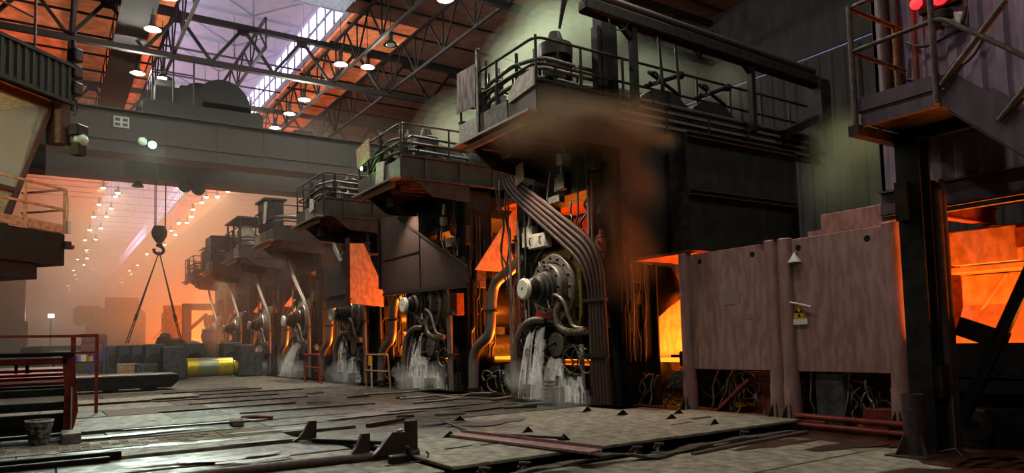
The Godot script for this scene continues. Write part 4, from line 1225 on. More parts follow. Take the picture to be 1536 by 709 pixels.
func guard_plates() -> void:
	# dark diagonal guard in front of the second stand
	var o := thing("guard_plate", "large dark guard plate with diagonal top edge hanging before the second stand", "guard plate", Vector3(9.3, 0, Z0(1)))
	var m := MB.new()
	m.prism([Vector2(-2.4, 3.25), Vector2(-2.2, 3.02), Vector2(0.45, 3.0), Vector2(0.42, 5.15), Vector2(-1.1, 5.4), Vector2(-2.5, 5.55)], Vector3(0, 0, 0), Vector3(0, 0, 1), Vector3.UP, 0.05); part(m, "plate_left", M.brown_steel, o)
	m = MB.new(); m.prism([Vector2(0.48, 3.0), Vector2(3.3, 2.9), Vector2(3.2, 3.4), Vector2(0.48, 4.6)], Vector3(0.02, 0, 0), Vector3(0, 0, 1), Vector3.UP, 0.05); part(m, "plate_right", M.brown_steel, o)
	m = MB.new(); m.bar(Vector3(-0.04, 3.0, -2.2), Vector3(-0.04, 2.88, 3.3), 0.08, 0.1); m.bar(Vector3(-0.04, 5.55, -2.5), Vector3(-0.04, 3.2, -2.45), 0.08, 0.1); m.bar(Vector3(-0.03, 5.3, -1.0), Vector3(-0.03, 3.35, 3.25), 0.05, 0.06); m.bar(Vector3(-0.03, 4.1, -2.2), Vector3(-0.03, 4.1, 0.4), 0.04, 0.03)
	part(m, "edge_bar", M.dark_steel, o)
	m = MB.new(); m.bar(Vector3(0.1, 5.3, -1.8), Vector3(0.8, 5.3, -1.8), 0.08, 0.08); m.bar(Vector3(0.1, 3.2, 1.7), Vector3(0.8, 3.2, 1.7), 0.08, 0.08); part(m, "hinge_arm", M.dark_steel, o)
	# orange-lit guard beside the third stand
	o = thing("guard_plate", "orange-lit guard plate with diagonal right edge beside the third stand", "guard plate", Vector3(0, 0, -23.75))
	m = MB.new(); m.prism([Vector2(8.86, 2.85), Vector2(8.86, 4.93), Vector2(9.42, 4.96), Vector2(10.15, 3.4), Vector2(10.15, 2.72)], Vector3.ZERO, Vector3.RIGHT, Vector3.UP, 0.04); part(m, "plate", M.guide, o)
	m = MB.new(); m.bar(Vector3(8.83, 2.75, 0.0), Vector3(8.83, 5.1, 0.0), 0.1, 0.14); m.bar(Vector3(8.83, 3.0, 0.0), Vector3(10.1, 2.85, -0.05), 0.05, 0.05); part(m, "edge_bar", M.dark_steel, o)
	m = MB.new(); m.span(Vector3(8.84, 2.75, -2.4), Vector3(8.9, 4.4, -0.1)); part(m, "rear_plate", M.dark_steel, o)
	m = MB.new(); m.bar(Vector3(8.8, 2.8, -2.4), Vector3(8.8, 2.8, -0.1), 0.06, 0.08); m.bar(Vector3(8.8, 3.2, -2.4), Vector3(8.8, 3.2, -0.1), 0.06, 0.05); m.bar(Vector3(8.9, 4.6, -0.1), Vector3(10.2, 4.6, -0.1), 0.08, 0.08); part(m, "stiffener", M.pipe_dark, o)
	# barriers and a signboard on the floor
	for k in 2:
		var b := thing("barrier", ["pale tubular floor barrier before the gap of second and third stand", "red tubular barrier before the fourth stand's water jet"][k], "barrier", Vector3(8.6, 0, [-20.75, -27.1][k]))
		var mm: Material = [M.rail_tan, M.red_paint][k]
		m = MB.new()
		m.tube(bend([Vector3(0.05, 0, -0.95), Vector3(0, 1.08, -0.9), Vector3(0, 1.08, 0.9), Vector3(0.05, 0, 0.95)], 0.08), 0.03, 8); part(m, "barrier_frame", mm, b)
		m = MB.new(); m.rod(Vector3(0.02, 0.58, -0.92), Vector3(0.02, 0.58, 0.92), 0.025); part(m, "cross_rail", mm, b)
		if k == 1:
			m = MB.new(); m.bar(Vector3(0, 0.05, 0.3), Vector3(0, 0.05, 1.3), 0.05, 0.05); m.rod(Vector3(0, 0.05, 0.9), Vector3(0, 0.5, 0.9), 0.02); part(m, "foot", mm, b)
	var s := thing("yellow_tag_post", "small post with pale yellow tag behind the floor barrier", "post", Vector3(8.95, 0, -22.0))
	m = MB.new(); m.rod(Vector3(0, 0, 0), Vector3(0, 1.1, 0), 0.03); part(m, "post", M.pale_paint, s)
	m = MB.new(); m.box(Vector3(-0.02, 0.88, -0.05), Vector3(0.02, 0.34, 0.26)); part(m, "tag", M.yellow_paint, s)

func blob(c: Vector3, rx: float, rz: float, th: float, n := 22, rough := 0.35) -> MB:   # irregular flat lens of water or mud
	var m := MB.new()
	var ph := rng.randf() * TAU
	var ring := []
	for k in n:
		var a := TAU * k / n
		var f := 1.0 + rough * (sin(a * 3.0 + ph) * 0.5 + sin(a * 5.0 + ph * 2.0) * 0.35 + rng.randf_range(-0.3, 0.3))
		ring.append(c + Vector3(cos(a) * rx * f, 0, sin(a) * rz * f))
	for k in n:
		m.flat(c + Vector3(0, th, 0), ring[k] + Vector3(0, th, 0), ring[(k + 1) % n] + Vector3(0, th, 0), Vector3.UP)
		var d: Vector3 = (ring[k] - c).normalized()
		m.quad(ring[k] + Vector3(0, th, 0), ring[(k + 1) % n] + Vector3(0, th, 0), ring[(k + 1) % n], ring[k], d)
	return m

func plate_row(fl: Node3D, z1: float, z2: float, x1: float, x2: float, lens: Vector2, mats: Array, y := 0.0, th := 0.05, gap := 0.014) -> void:
	var x := x1 + rng.randf_range(0.0, 0.5)
	var first := true
	while x < x2 - 0.3:
		var L := minf(rng.randf_range(lens.x, lens.y), x2 - x)
		if first:
			L += x - x1; x = x1; first = false
		var m := MB.new()
		var tilt := Basis(Vector3(0, 0, 1), rng.randf_range(-0.003, 0.003)) * Basis(Vector3.RIGHT, rng.randf_range(-0.006, 0.006))
		m.box(Vector3(x + L * 0.5, y - th * 0.5 + rng.randf_range(-0.006, 0.004), (z1 + z2) * 0.5), Vector3(L - gap, th, absf(z2 - z1) - gap), tilt, 0.008)
		part(m, "floor_plate", mats[rng.randi() % mats.size()], fl)
		x += L

func floors() -> void:
	var fl: Node3D = get_node("floor")
	var sb := MB.new()
	sb.span(Vector3(-16, -0.2, -9.75), Vector3(28, -0.075, -230)); sb.span(Vector3(-16, -0.2, 4.0), Vector3(3.7, -0.075, -9.75))
	part(sb, "sub_floor", M.grime, fl)
	var dry := [M.plate_a, M.plate_a, M.plate_b]
	var mid := [M.plate_b, M.plate_c, M.plate_wet]
	var wet := [M.plate_wet, M.plate_wet, M.plate_c]
	plate_row(fl, -7.25, -9.62, 3.9, 10.35, Vector2(3.0, 3.6), dry, 0.0, 0.045)
	plate_row(fl, -9.65, -10.75, 3.7, 10.2, Vector2(2.6, 3.4), dry, -0.01)
	plate_row(fl, -10.8, -11.9, 3.5, 9.6, Vector2(2.4, 3.6), [M.plate_a, M.plate_b, M.plate_wet], -0.02)
	plate_row(fl, -8.5, -9.55, -3.0, 3.75, Vector2(2.5, 3.4), mid, -0.03)
	plate_row(fl, -9.6, -10.78, -3.0, 3.65, Vector2(2.5, 3.8), [M.plate_b, M.plate_wet, M.plate_c], -0.02)
	plate_row(fl, -10.85, -11.75, -4.0, 3.4, Vector2(2.2, 4.0), [M.plate_b, M.plate_c, M.plate_wet], 0.02, 0.07)
	plate_row(fl, -7.2, -8.4, -3.0, 3.8, Vector2(2.5, 3.4), mid, -0.03)
	for r in [[-11.95, -13.15], [-13.2, -14.35], [-14.6, -16.1], [-16.15, -17.9], [-17.95, -19.8], [-19.85, -22.0], [-22.05, -24.5]]:
		plate_row(fl, r[0], r[1], -5.0, 3.4, Vector2(2.0, 4.0), [M.plate_b, M.plate_c, M.timber, M.plate_c], -0.01 + rng.randf_range(-0.006, 0.006))
		plate_row(fl, r[0], r[1], 3.42, 9.2, Vector2(2.0, 4.2), wet, -0.02 + rng.randf_range(-0.006, 0.006))
	for r in [[-24.55, -27.5], [-27.55, -31.0], [-31.05, -35.5], [-35.55, -41.0], [-41.05, -48.0], [-48.05, -58.0], [-58.05, -80.0]]:
		plate_row(fl, r[0], r[1], -10.0, 9.2, Vector2(4.0, 7.0), [M.plate_c, M.plate_b, M.plate_wet], -0.02)
	# small worn wood-block paving at the left, in the joints of the plates
	var bl := MB.new()
	for a in 26:
		for b in 4:
			bl.box(Vector3(-0.6 + a * 0.13, -0.035 + rng.randf_range(-0.01, 0.01), -12.02 - b * 0.27), Vector3(0.115, 0.06, 0.25), Basis(Vector3.UP, rng.randf_range(-0.05, 0.05)))
	var blp := part(bl, "wood_block", M.timber, fl)
	blp.set_meta("kind", "stuff")
	# long raised joints
	var jt := MB.new()
	jt.box(Vector3(-0.2, -0.01, -14.48), Vector3(7.2, 0.09, 0.14), Basis(Vector3.UP, 0.01)); jt.box(Vector3(2.0, 0.0, -11.83), Vector3(5.0, 0.05, 0.08))
	part(jt, "joint_bar", M.plate_c, fl)
	var j2 := MB.new()
	for k in 6:
		var z := -16.12 - 1.85 * k
		j2.box(Vector3(4.5 + rng.randf_range(-1, 1), 0.0, z), Vector3(3.0 + rng.randf_range(-1, 1.5), 0.03, 0.06), Basis(Vector3.UP, rng.randf_range(-0.015, 0.015)))
	part(j2, "joint_bar", M.black_steel, fl)
	# lower dusty floor in front of the raised plate
	for r in [[-7.05, -5.35], [-5.32, -3.4], [-3.37, -0.5], [-0.45, 3.8]]:
		plate_row(fl, r[0], r[1], 3.75, 9.4, Vector2(2.3, 3.2), [M.dirt_floor, M.dirt_floor, M.plate_a], -0.15 + rng.randf_range(-0.004, 0.004), 0.05, 0.02)
		plate_row(fl, r[0], r[1], 9.42, 15.0, Vector2(2.3, 3.2), [M.mud], -0.16, 0.04, 0.01)
	part(blob(Vector3(10.3, -0.147, -3.4), 1.9, 1.75, 0.006, 34, 0.25), "mud_patch", M.mud, fl)
	part(blob(Vector3(8.3, -0.147, -3.6), 1.3, 0.75, 0.006, 30, 0.4), "mud_patch", M.mud, fl)
	part(blob(Vector3(9.4, -0.146, -5.75), 0.9, 0.25, 0.005, 24, 0.4), "mud_patch", M.mud, fl)
	part(blob(Vector3(8.6, -0.146, -6.5), 0.7, 0.22, 0.005, 24, 0.4), "mud_patch", M.mud, fl)
	# puddles
	var k := 0
	for p in [[-0.25, -11.9, 0.5, 0.16], [0.55, -11.55, 0.35, 0.12], [1.4, -11.6, 0.45, 0.16], [2.15, -11.45, 0.38, 0.12], [0.9, -13.5, 1.6, 0.16], [2.7, -14.3, 1.2, 0.1], [3.3, -12.2, 0.6, 0.14], [2.7, -10.9, 0.4, 0.08], [2.0, -9.7, 0.6, 0.17], [2.2, -9.3, 0.45, 0.12], [1.5, -9.9, 0.5, 0.12], [6.4, -10.6, 0.75, 0.28], [5.9, -11.2, 0.4, 0.14], [8.2, -13.2, 1.1, 0.5], [7.0, -14.2, 1.4, 0.4], [5.6, -13.6, 0.9, 0.3]]:
		part(blob(Vector3(p[0], 0.022 if p[1] < -10.8 and p[0] < 3.5 else 0.004, p[1]), p[2], p[3], 0.004, 26, 0.55), "puddle", M.puddle, fl)
		k += 1

func foreground() -> void:
	# curved stop fins and the rounded bar they stand on
	var lab := ["small curved steel fin standing alone on a plate at the left", "middle curved steel fin, left on the rounded bar", "large stepped steel fin at the right end of the rounded bar"]
	var q := [[Vector3(3.33, 0.0, -10.8), 0.0], [Vector3(3.28, 0.03, -8.52), 0.0], [Vector3(3.72, 0.03, -8.38), 0.0]]
	for k in 3:
		var t := thing("stop_fin", lab[k], "steel fin", q[k][0])
		var m := MB.new()
		if k < 2:
			var h: float = [0.27, 0.27][k]
			var w: float = [0.19, 0.17][k]
			m.prism([Vector2(-w, 0), Vector2(w * 0.82, 0), Vector2(w * 0.85, h), Vector2(w * 0.25, h), Vector2(w * 0.1, h * 0.8), Vector2(-w * 0.2, h * 0.42), Vector2(-w * 0.55, h * 0.16)], Vector3.ZERO, Vector3.RIGHT, Vector3.UP, 0.07)
			part(m, "curved_plate", M.brown_steel, t)
		else:
			m.prism([Vector2(-0.33, 0), Vector2(0.14, 0), Vector2(0.14, 0.26), Vector2(-0.06, 0.27), Vector2(-0.13, 0.2), Vector2(-0.22, 0.09)], Vector3.ZERO, Vector3.RIGHT, Vector3.UP, 0.09)
			part(m, "curved_plate", M.brown_steel, t)
			m = MB.new(); m.box(Vector3(0.21, 0.2, 0.0), Vector3(0.15, 0.4, 0.1), Basis.IDENTITY, 0.012); part(m, "upright_block", M.brown_steel, t)
			m = MB.new(); m.rod(Vector3(0.02, 0.28, 0), Vector3(0.08, 0.28, 0), 0.015, 6); m.ball(Vector3(0.08, 0.285, 0), Vector3(0.02, 0.02, 0.02), 6); part(m, "pin", M.machined, t)
	var m := MB.new()
	m.tube(PackedVector3Array([Vector3(0.2, -0.03, -8.75), Vector3(2.6, -0.01, -8.58), Vector3(4.02, 0.0, -8.36)]), 0.075, 10)
	m.box(Vector3(1.9, -0.05, -8.7), Vector3(4.3, 0.06, 0.34), Basis(Vector3.UP, 0.1))
	solo(m, "rounded_bar", M.brown_steel, "long rounded steel bar on the floor under the two right fins", "bar")
	var hb := thing("hinge_block", "hinge block with bent wire in front of the large stepped fin", "hinge", Vector3(3.66, -0.03, -8.02))
	m = MB.new(); m.box(Vector3(-0.08, 0.05, 0), Vector3(0.2, 0.1, 0.14), Basis.IDENTITY, 0.01); m.rod(Vector3(0.06, 0.0, 0), Vector3(0.06, 0.14, 0), 0.03); m.ball(Vector3(0.06, 0.16, 0), Vector3(0.035, 0.04, 0.035), 8); part(m, "hinge_lug", M.dark_steel, hb)
	m = MB.new(); m.tube(spline([Vector3(-0.28, 0.0, 0.08), Vector3(-0.05, 0.0, 0.1), Vector3(0.25, 0.01, 0.05), Vector3(0.33, 0.06, 0.0), Vector3(0.3, 0.1, 0.0)], 5), 0.012, 6); part(m, "wire", M.brown_steel, hb)
	# triangular lifting tabs bent up from the raised plates
	var tl := ["lifting tab farthest right on the raised plates before the guard post", "lifting tab by the middle of the far plate seam", "lifting tab beside the hose tangle, rear right", "lifting tab in front of the rear right one", "lifting tab alone near the front edge of the right plate", "lifting tab at the seam right of the loose flat bar", "lifting tab touching the end of the loose flat bar", "lifting tab near the puddle left of the loose bar", "lifting tab on the torn seam left of the loose flat bar"]
	var tp := [Vector3(8.84, 0, -10.94), Vector3(8.9, 0, -9.97), Vector3(9.63, 0, -9.3), Vector3(8.95, 0, -8.81), Vector3(8.85, 0, -7.81), Vector3(6.18, 0, -9.12), Vector3(6.06, 0, -8.04), Vector3(6.24, 0, -11.3), Vector3(5.05, 0, -9.5)]
	for k in tp.size():
		var t := thing("lifting_tab", tl[k], "lifting tab", tp[k], rng.randf_range(-0.5, 0.1))
		m = MB.new()
		m.prism([Vector2(-0.11, 0), Vector2(0.12, 0), Vector2(0.02, 0.1)], Vector3(0, 0, 0.05), Vector3.RIGHT, Vector3.UP, 0.015)
		m.quad(Vector3(-0.1, 0.0, 0.05), Vector3(0.02, 0.1, 0.05), Vector3(0.06, 0.005, -0.16), Vector3(-0.05, 0.005, -0.16), Vector3(-0.5, 0.7, 0.1).normalized())
		m.quad(Vector3(0.12, 0.0, 0.05), Vector3(0.02, 0.1, 0.05), Vector3(0.06, 0.005, -0.16), Vector3(0.1, 0.005, -0.16), Vector3(0.6, 0.7, 0.1).normalized())
		part(m, "bent_flap", M.plate_a, t)
		m = MB.new(); m.prism([Vector2(-0.1, 0.003), Vector2(0.11, 0.003), Vector2(0.02, 0.09)], Vector3(0, 0, 0.062), Vector3.RIGHT, Vector3.UP, 0.006); part(m, "flap_shade", M.grime, t)  # dark triangle paints the shaded underside of the flap
	# slots cut in the raised plate
	var sl := MB.new()
	sl.box(Vector3(4.65, 0.004, -8.45), Vector3(0.42, 0.006, 0.05), Basis(Vector3.UP, 0.1)); sl.box(Vector3(5.15, 0.004, -8.42), Vector3(0.34, 0.006, 0.07), Basis(Vector3.UP, 0.1)); sl.box(Vector3(8.6, 0.004, -8.2), Vector3(0.5, 0.006, 0.05), Basis(Vector3.UP, 0.05)); sl.box(Vector3(9.4, 0.004, -8.5), Vector3(0.5, 0.006, 0.14), Basis(Vector3.UP, 0.05))
	part(sl, "cut_slot", M.grime, get_node("floor"))
	# loose bars across the raised plates
	m = MB.new(); m.bar(Vector3(5.15, 0.03, -9.5), Vector3(5.6, 0.035, -6.75), 0.24, 0.04, 0.006); m.bar(Vector3(5.28, 0.06, -9.5), Vector3(5.73, 0.065, -6.8), 0.03, 0.06)
	solo(m, "loose_flat_bar", M.panel_steel, "red-brown flat angle bar lying across the front edge of the raised plates", "bar")
	m = MB.new(); m.rod(Vector3(5.95, 0.02, -11.4), Vector3(5.45, 0.03, -9.4), 0.02); m.rod(Vector3(5.45, 0.03, -9.4), Vector3(6.0, 0.05, -7.9), 0.018)
	solo(m, "thin_rod", M.dark_steel, "thin dark rod running from the puddle to the loose flat bar", "rod")
	m = MB.new(); m.bar(Vector3(3.36, 0.02, -10.5), Vector3(4.2, 0.02, -9.2), 0.12, 0.06, 0.01)
	solo(m, "loose_flat_bar", M.dark_steel, "dark flat bar lying behind the middle and large fins", "bar")
	# bent brackets and a ragged belt under the raised plate edge
	var lb := ["torn bracket under the plate edge below the loose flat bar", "bent bracket under the plate edge, left of the pair", "bent bracket under the plate edge, right of the pair", "twisted bracket under the plate edge toward the right end", "leftmost rusty bracket by the corner of the raised plate"]
	var bp := [4.75, 6.55, 6.95, 8.7, 4.2]
	for k in 5:
		m = MB.new()
		m.tube(spline([Vector3(-0.05, -0.17, 0.12), Vector3(-0.02, -0.12, 0.05), Vector3(0.03, -0.08, 0.02), Vector3(-0.02, -0.045, 0.0), Vector3(0.1, -0.05, 0.06)], 4), 0.022, 6)
		m.box(Vector3(0.02, -0.1, 0.0), Vector3(0.14, 0.1, 0.02), Basis(Vector3.UP, rng.randf_range(-0.6, 0.6)) * Basis(Vector3(0, 0, 1), 0.4)); m.box(Vector3(-0.03, -0.15, 0.06), Vector3(0.2, 0.03, 0.12), Basis(Vector3.UP, 0.4))
		solo(m, "bent_bracket", M.plate_c, lb[k], "bracket", Vector3(bp[k], 0.0, -7.12))
	m = MB.new()
	var c := spline([Vector3(3.9, -0.13, -6.75), Vector3(4.7, -0.1, -6.9), Vector3(5.3, -0.06, -6.8), Vector3(6.0, -0.05, -6.9), Vector3(6.6, -0.13, -6.75), Vector3(7.4, -0.11, -6.9), Vector3(8.5, -0.1, -6.95), Vector3(9.8, -0.12, -7.0)], 6)
	for k in c.size() - 1:
		var w := 0.16 + 0.06 * sin(k * 0.9)
		m.bar(c[k], c[k + 1] + (c[k + 1] - c[k]) * 0.15, w, 0.025 + 0.015 * sin(k * 1.3))
	solo(m, "rubber_belt", M.plate_c, "ragged grey belt lying along the front edge of the raised plates", "belt")
	m = MB.new(); m.tube(PackedVector3Array([Vector3(7.1, -0.14, -6.6), Vector3(8.2, -0.13, -6.7), Vector3(9.9, -0.13, -6.85)]), 0.035, 8)
	solo(m, "grey_pipe", M.pipe_grey, "thin grey pipe lying on the belt at the raised plate's right end", "pipe")
	# black gouge in the lower floor
	var gg := blob(Vector3(6.1, -0.148, -5.35), 0.45, 0.07, 0.006, 20, 0.6)
	part(gg, "gouge", M.grime, get_node("floor"))
	# scrap bars along the mill
	var sb := [["rusty scrap bar lying before the pale floor barrier", Vector3(6.7, 0, -20.8)], ["short scrap bar lying left of the scrap pair, on the wet plates", Vector3(5.7, 0, -17.4)], ["scrap bar lying in line with the second stand's guard plate", Vector3(7.1, 0, -18.4)], ["scrap bar lying before the S-bent pipe of the first gap", Vector3(8.1, 0, -15.6)], ["scrap bar at the foot of the S-bent pipe of the first gap", Vector3(8.9, 0, -16.5)], ["scrap bar lying left of the nearest stand's white water", Vector3(9.0, 0, -14.4)], ["dark scrap bar lying behind the small single fin", Vector3(5.1, 0, -11.9)], ["scrap bar lying beside the thin rod's far end", Vector3(6.6, 0, -12.3)], ["scrap bar lying between first gap and second stand's water", Vector3(7.7, 0, -17.0)], ["timber offcut lying beside the puddle behind the loose bar", Vector3(5.8, 0, -12.6)], ["scrap bar lying just before the nearest stand's ribbed bracket", Vector3(8.6, 0, -13.2)], ["scrap bar at the edge of the nearest stand's water", Vector3(8.3, 0, -12.4)]]
	for k in sb.size():
		m = MB.new()
		var L := rng.randf_range(0.25, 0.9)
		m.box(Vector3(0, 0.02, 0), Vector3(L, rng.randf_range(0.03, 0.07), rng.randf_range(0.06, 0.14)), Basis(Vector3(0, 0, 1), rng.randf_range(-0.02, 0.02)), 0.006)
		var o := solo(m, "scrap_bar", [M.brown_steel, M.timber, M.dark_steel][k % 3], sb[k][0], "scrap bar", sb[k][1], "scrap bars before the stands")
		o.rotation.y = rng.randf_range(-0.5, 0.5)
	for k in 3:
		m = MB.new()
		m.tube(hose_pts(Vector3(-1.2, 0.03, 0), Vector3(1.3, 0.03, 0.3), 0.0, 0.12), 0.03, 7)
		solo(m, "floor_hose", M.pipe_grey, ["pale hose lying on the floor left of the nearest stand's water", "pale hose lying below the S-bent pipe of the first gap", "dark hose lying at the foot of the second stand"][k], "hose", Vector3([8.3, 8.6, 8.5][k], 0.01, [-15.0, -16.4, -18.6][k]))
	m = MB.new(); m.bar(Vector3(-1.2, 0.03, -11.02), Vector3(0.9, 0.04, -10.86), 0.14, 0.1, 0.01)
	solo(m, "dark_beam", M.black_steel, "dark beam lying in the plate joint at the bottom edge below the bucket", "beam")
	m = MB.new(); m.bar(Vector3(-1.2, 0.0, -10.78), Vector3(0.75, 0.01, -10.66), 0.1, 0.08, 0.01)
	solo(m, "dark_beam", M.dark_steel, "second dark beam before the first at the bottom edge", "beam")
	m = MB.new(); m.tube(spline([Vector3(3.3, 0.03, -14.75), Vector3(3.45, 0.05, -14.5), Vector3(3.75, 0.03, -14.25)], 5), 0.04, 8)
	solo(m, "hose_end", M.oxide, "short dark red hose end lying on the plates behind the small fin", "hose")
	# bucket
	var b := thing("bucket", "paint-stained metal bucket standing under the rack's end at lower left", "bucket", Vector3(-0.02, 0.0, -13.35))
	m = MB.new(); m.lathe([Vector2(0, 0.01), Vector2(0.13, 0.0), Vector2(0.185, 0.36), Vector2(0.175, 0.36), Vector2(0.125, 0.02)], Vector3.ZERO, Vector3.UP, 20); part(m, "body", M.bucket, b)
	m = MB.new(); m.lathe([Vector2(0.18, 0.345), Vector2(0.195, 0.345), Vector2(0.195, 0.37), Vector2(0.175, 0.37)], Vector3.ZERO, Vector3.UP, 20); part(m, "rim", M.white_paint, b)
	m = MB.new(); m.tube(spline([Vector3(-0.18, 0.34, 0), Vector3(-0.16, 0.26, 0.12), Vector3(0, 0.2, 0.2), Vector3(0.16, 0.26, 0.12), Vector3(0.18, 0.34, 0)], 5), 0.006, 5); part(m, "bail_handle", M.grey_steel, b)
	m = MB.new(); m.box(Vector3.ZERO, Vector3(0.2, 0.1, 0.25), Basis.IDENTITY, 0.01)
	solo(m, "timber_block", M.timber, "small timber block on the plates near the white streak", "block", Vector3(2.95, 0.05, -13.6))
	m = MB.new(); m.box(Vector3.ZERO, Vector3(0.26, 0.16, 0.7), Basis.IDENTITY, 0.01)
	solo(m, "timber_block", M.plate_b, "pale block lying between bucket and plate at the rack's end", "block", Vector3(0.4, 0.07, -13.4))

func skid_rack() -> void:
	var o := thing("bar_rack", "red-brown slatted steel rack with side plate at the lower left edge", "rack", Vector3(0, 0, -14.4))
	var m := MB.new()
	m.prism([Vector2(0.3, 0.08), Vector2(0.44, 0.08), Vector2(0.5, 0.35), Vector2(0.48, 0.75), Vector2(0.42, 1.36), Vector2(0.28, 1.36), Vector2(0.32, 0.8)], Vector3(0, 0, 0.3), Vector3.RIGHT, Vector3.UP, 0.12); part(m, "end_plate", M.red_rack, o)
	m = MB.new(); m.prism([Vector2(0.3, 0.08), Vector2(0.44, 0.08), Vector2(0.5, 0.35), Vector2(0.48, 0.75), Vector2(0.42, 1.36), Vector2(0.28, 1.36), Vector2(0.32, 0.8)], Vector3(0.05, 0, -0.6), Vector3.RIGHT, Vector3.UP, 0.12); part(m, "end_plate", M.red_rack, o)
	m = MB.new(); m.bar(Vector3(-3.0, 1.38, 0.32), Vector3(0.45, 1.37, 0.32), 0.14, 0.07, 0.01); part(m, "top_rail", M.black_steel, o)
	for k in 5:
		var y: float = [1.26, 0.75, 0.52, 0.3, 0.16][k]
		m = MB.new(); m.box(Vector3(-1.35, y, 0.3 - 0.02 * k), Vector3(3.4, [0.1, 0.12, 0.14, 0.2, 0.16][k], 0.12), Basis.IDENTITY, 0.012); part(m, "slat", [M.red_rack, M.dark_steel, M.dark_steel, M.black_steel, M.black_steel][k], o)
	for k in 5:
		var y: float = [1.12, 1.04, 0.97, 0.9, 0.82][k]
		m = MB.new(); m.box(Vector3(-1.35, y, -0.1 - 0.3 * (k % 3)), Vector3(3.4, 0.05, 0.3), Basis(Vector3.RIGHT, 0.12), 0.01); part(m, "inner_bar", [M.red_rack, M.red_paint, M.red_paint, M.red_rack, M.dark_steel][k], o)  # red glow on these bars is put into their colour
	for x in [-0.35, -0.2]:
		m = MB.new(); m.box(Vector3(x, 1.15, 0.2), Vector3(0.05, 0.16, 0.05)); part(m, "spacer", M.dark_steel, o)
	m = MB.new(); m.box(Vector3(0.42, 0.45, 0.42), Vector3(0.02, 0.75, 0.05)); part(m, "upright_strip", M.pale_paint, o)
	# open frame behind the rack
	var f := thing("open_frame", "brown angle-steel frame post behind the rack, left of the dark slab", "frame", Vector3(0, 0, -19.0))
	m = MB.new(); m.bar(Vector3(1.05, 0.0, 0), Vector3(1.05, 1.78, 0), 0.07, 0.07); m.bar(Vector3(0.6, 0.0, -0.4), Vector3(0.6, 1.78, -0.4), 0.1, 0.1); part(m, "post", M.red_rack, f)
	m = MB.new(); m.bar(Vector3(-2.0, 1.78, 0), Vector3(1.08, 1.76, 0), 0.08, 0.06); m.bar(Vector3(0.6, 1.78, -0.4), Vector3(1.05, 1.78, 0), 0.06, 0.05); m.bar(Vector3(-2.0, 1.4, 0), Vector3(1.05, 1.38, 0), 0.05, 0.05); part(m, "rail", M.red_rack, f)
	# dark slab on the floor with bright top
	var s := thing("dark_slab_table", "long low dark slab table with a pale top behind the rack", "table", Vector3(2.0, 0, -28.8))
	m = MB.new(); m.prism([Vector2(-3.0, 0.08), Vector2(1.85, 0.08), Vector2(2.1, 0.3), Vector2(2.1, 0.5), Vector2(-3.0, 0.5)], Vector3.ZERO, Vector3.RIGHT, Vector3.UP, 1.7); part(m, "slab", M.black_steel, s)
	m = MB.new(); m.box(Vector3(-0.5, 0.53, 0), Vector3(5.1, 0.05, 1.75), Basis.IDENTITY, 0.01); part(m, "top_plate", M.grey_steel, s)
	m = MB.new()
	for x in [-1.4, 0.0, 1.2]:
		m.box(Vector3(x, 0.25, 0.87), Vector3(0.35, 0.14, 0.03)); m.box(Vector3(x, 0.04, 0), Vector3(0.4, 0.08, 1.5))
	part(m, "lug", M.dark_steel, s)
	m = MB.new(); m.box(Vector3(1.5, 0.3, -34.0), Vector3(5.0, 0.3, 1.6), Basis.IDENTITY, 0.03)
	m.box(Vector3(1.5, 0.08, -34.0), Vector3(4.0, 0.16, 1.0))
	solo(m, "dark_slab", M.black_steel, "second dark slab table, farther back behind the first", "table")
	for k in 2:
		m = MB.new(); m.box(Vector3.ZERO, Vector3([1.9, 1.5][k], 0.03, 1.5), Basis(Vector3.UP, 0.05), 0.006)
		solo(m, "thin_plate", M.plate_a, ["pale tread plate lying before the dark slab table", "pale plate with ragged edge right of the tread plate"][k], "plate", Vector3([1.6, 3.1][k], 0.03, [-22.8, -23.3][k]))

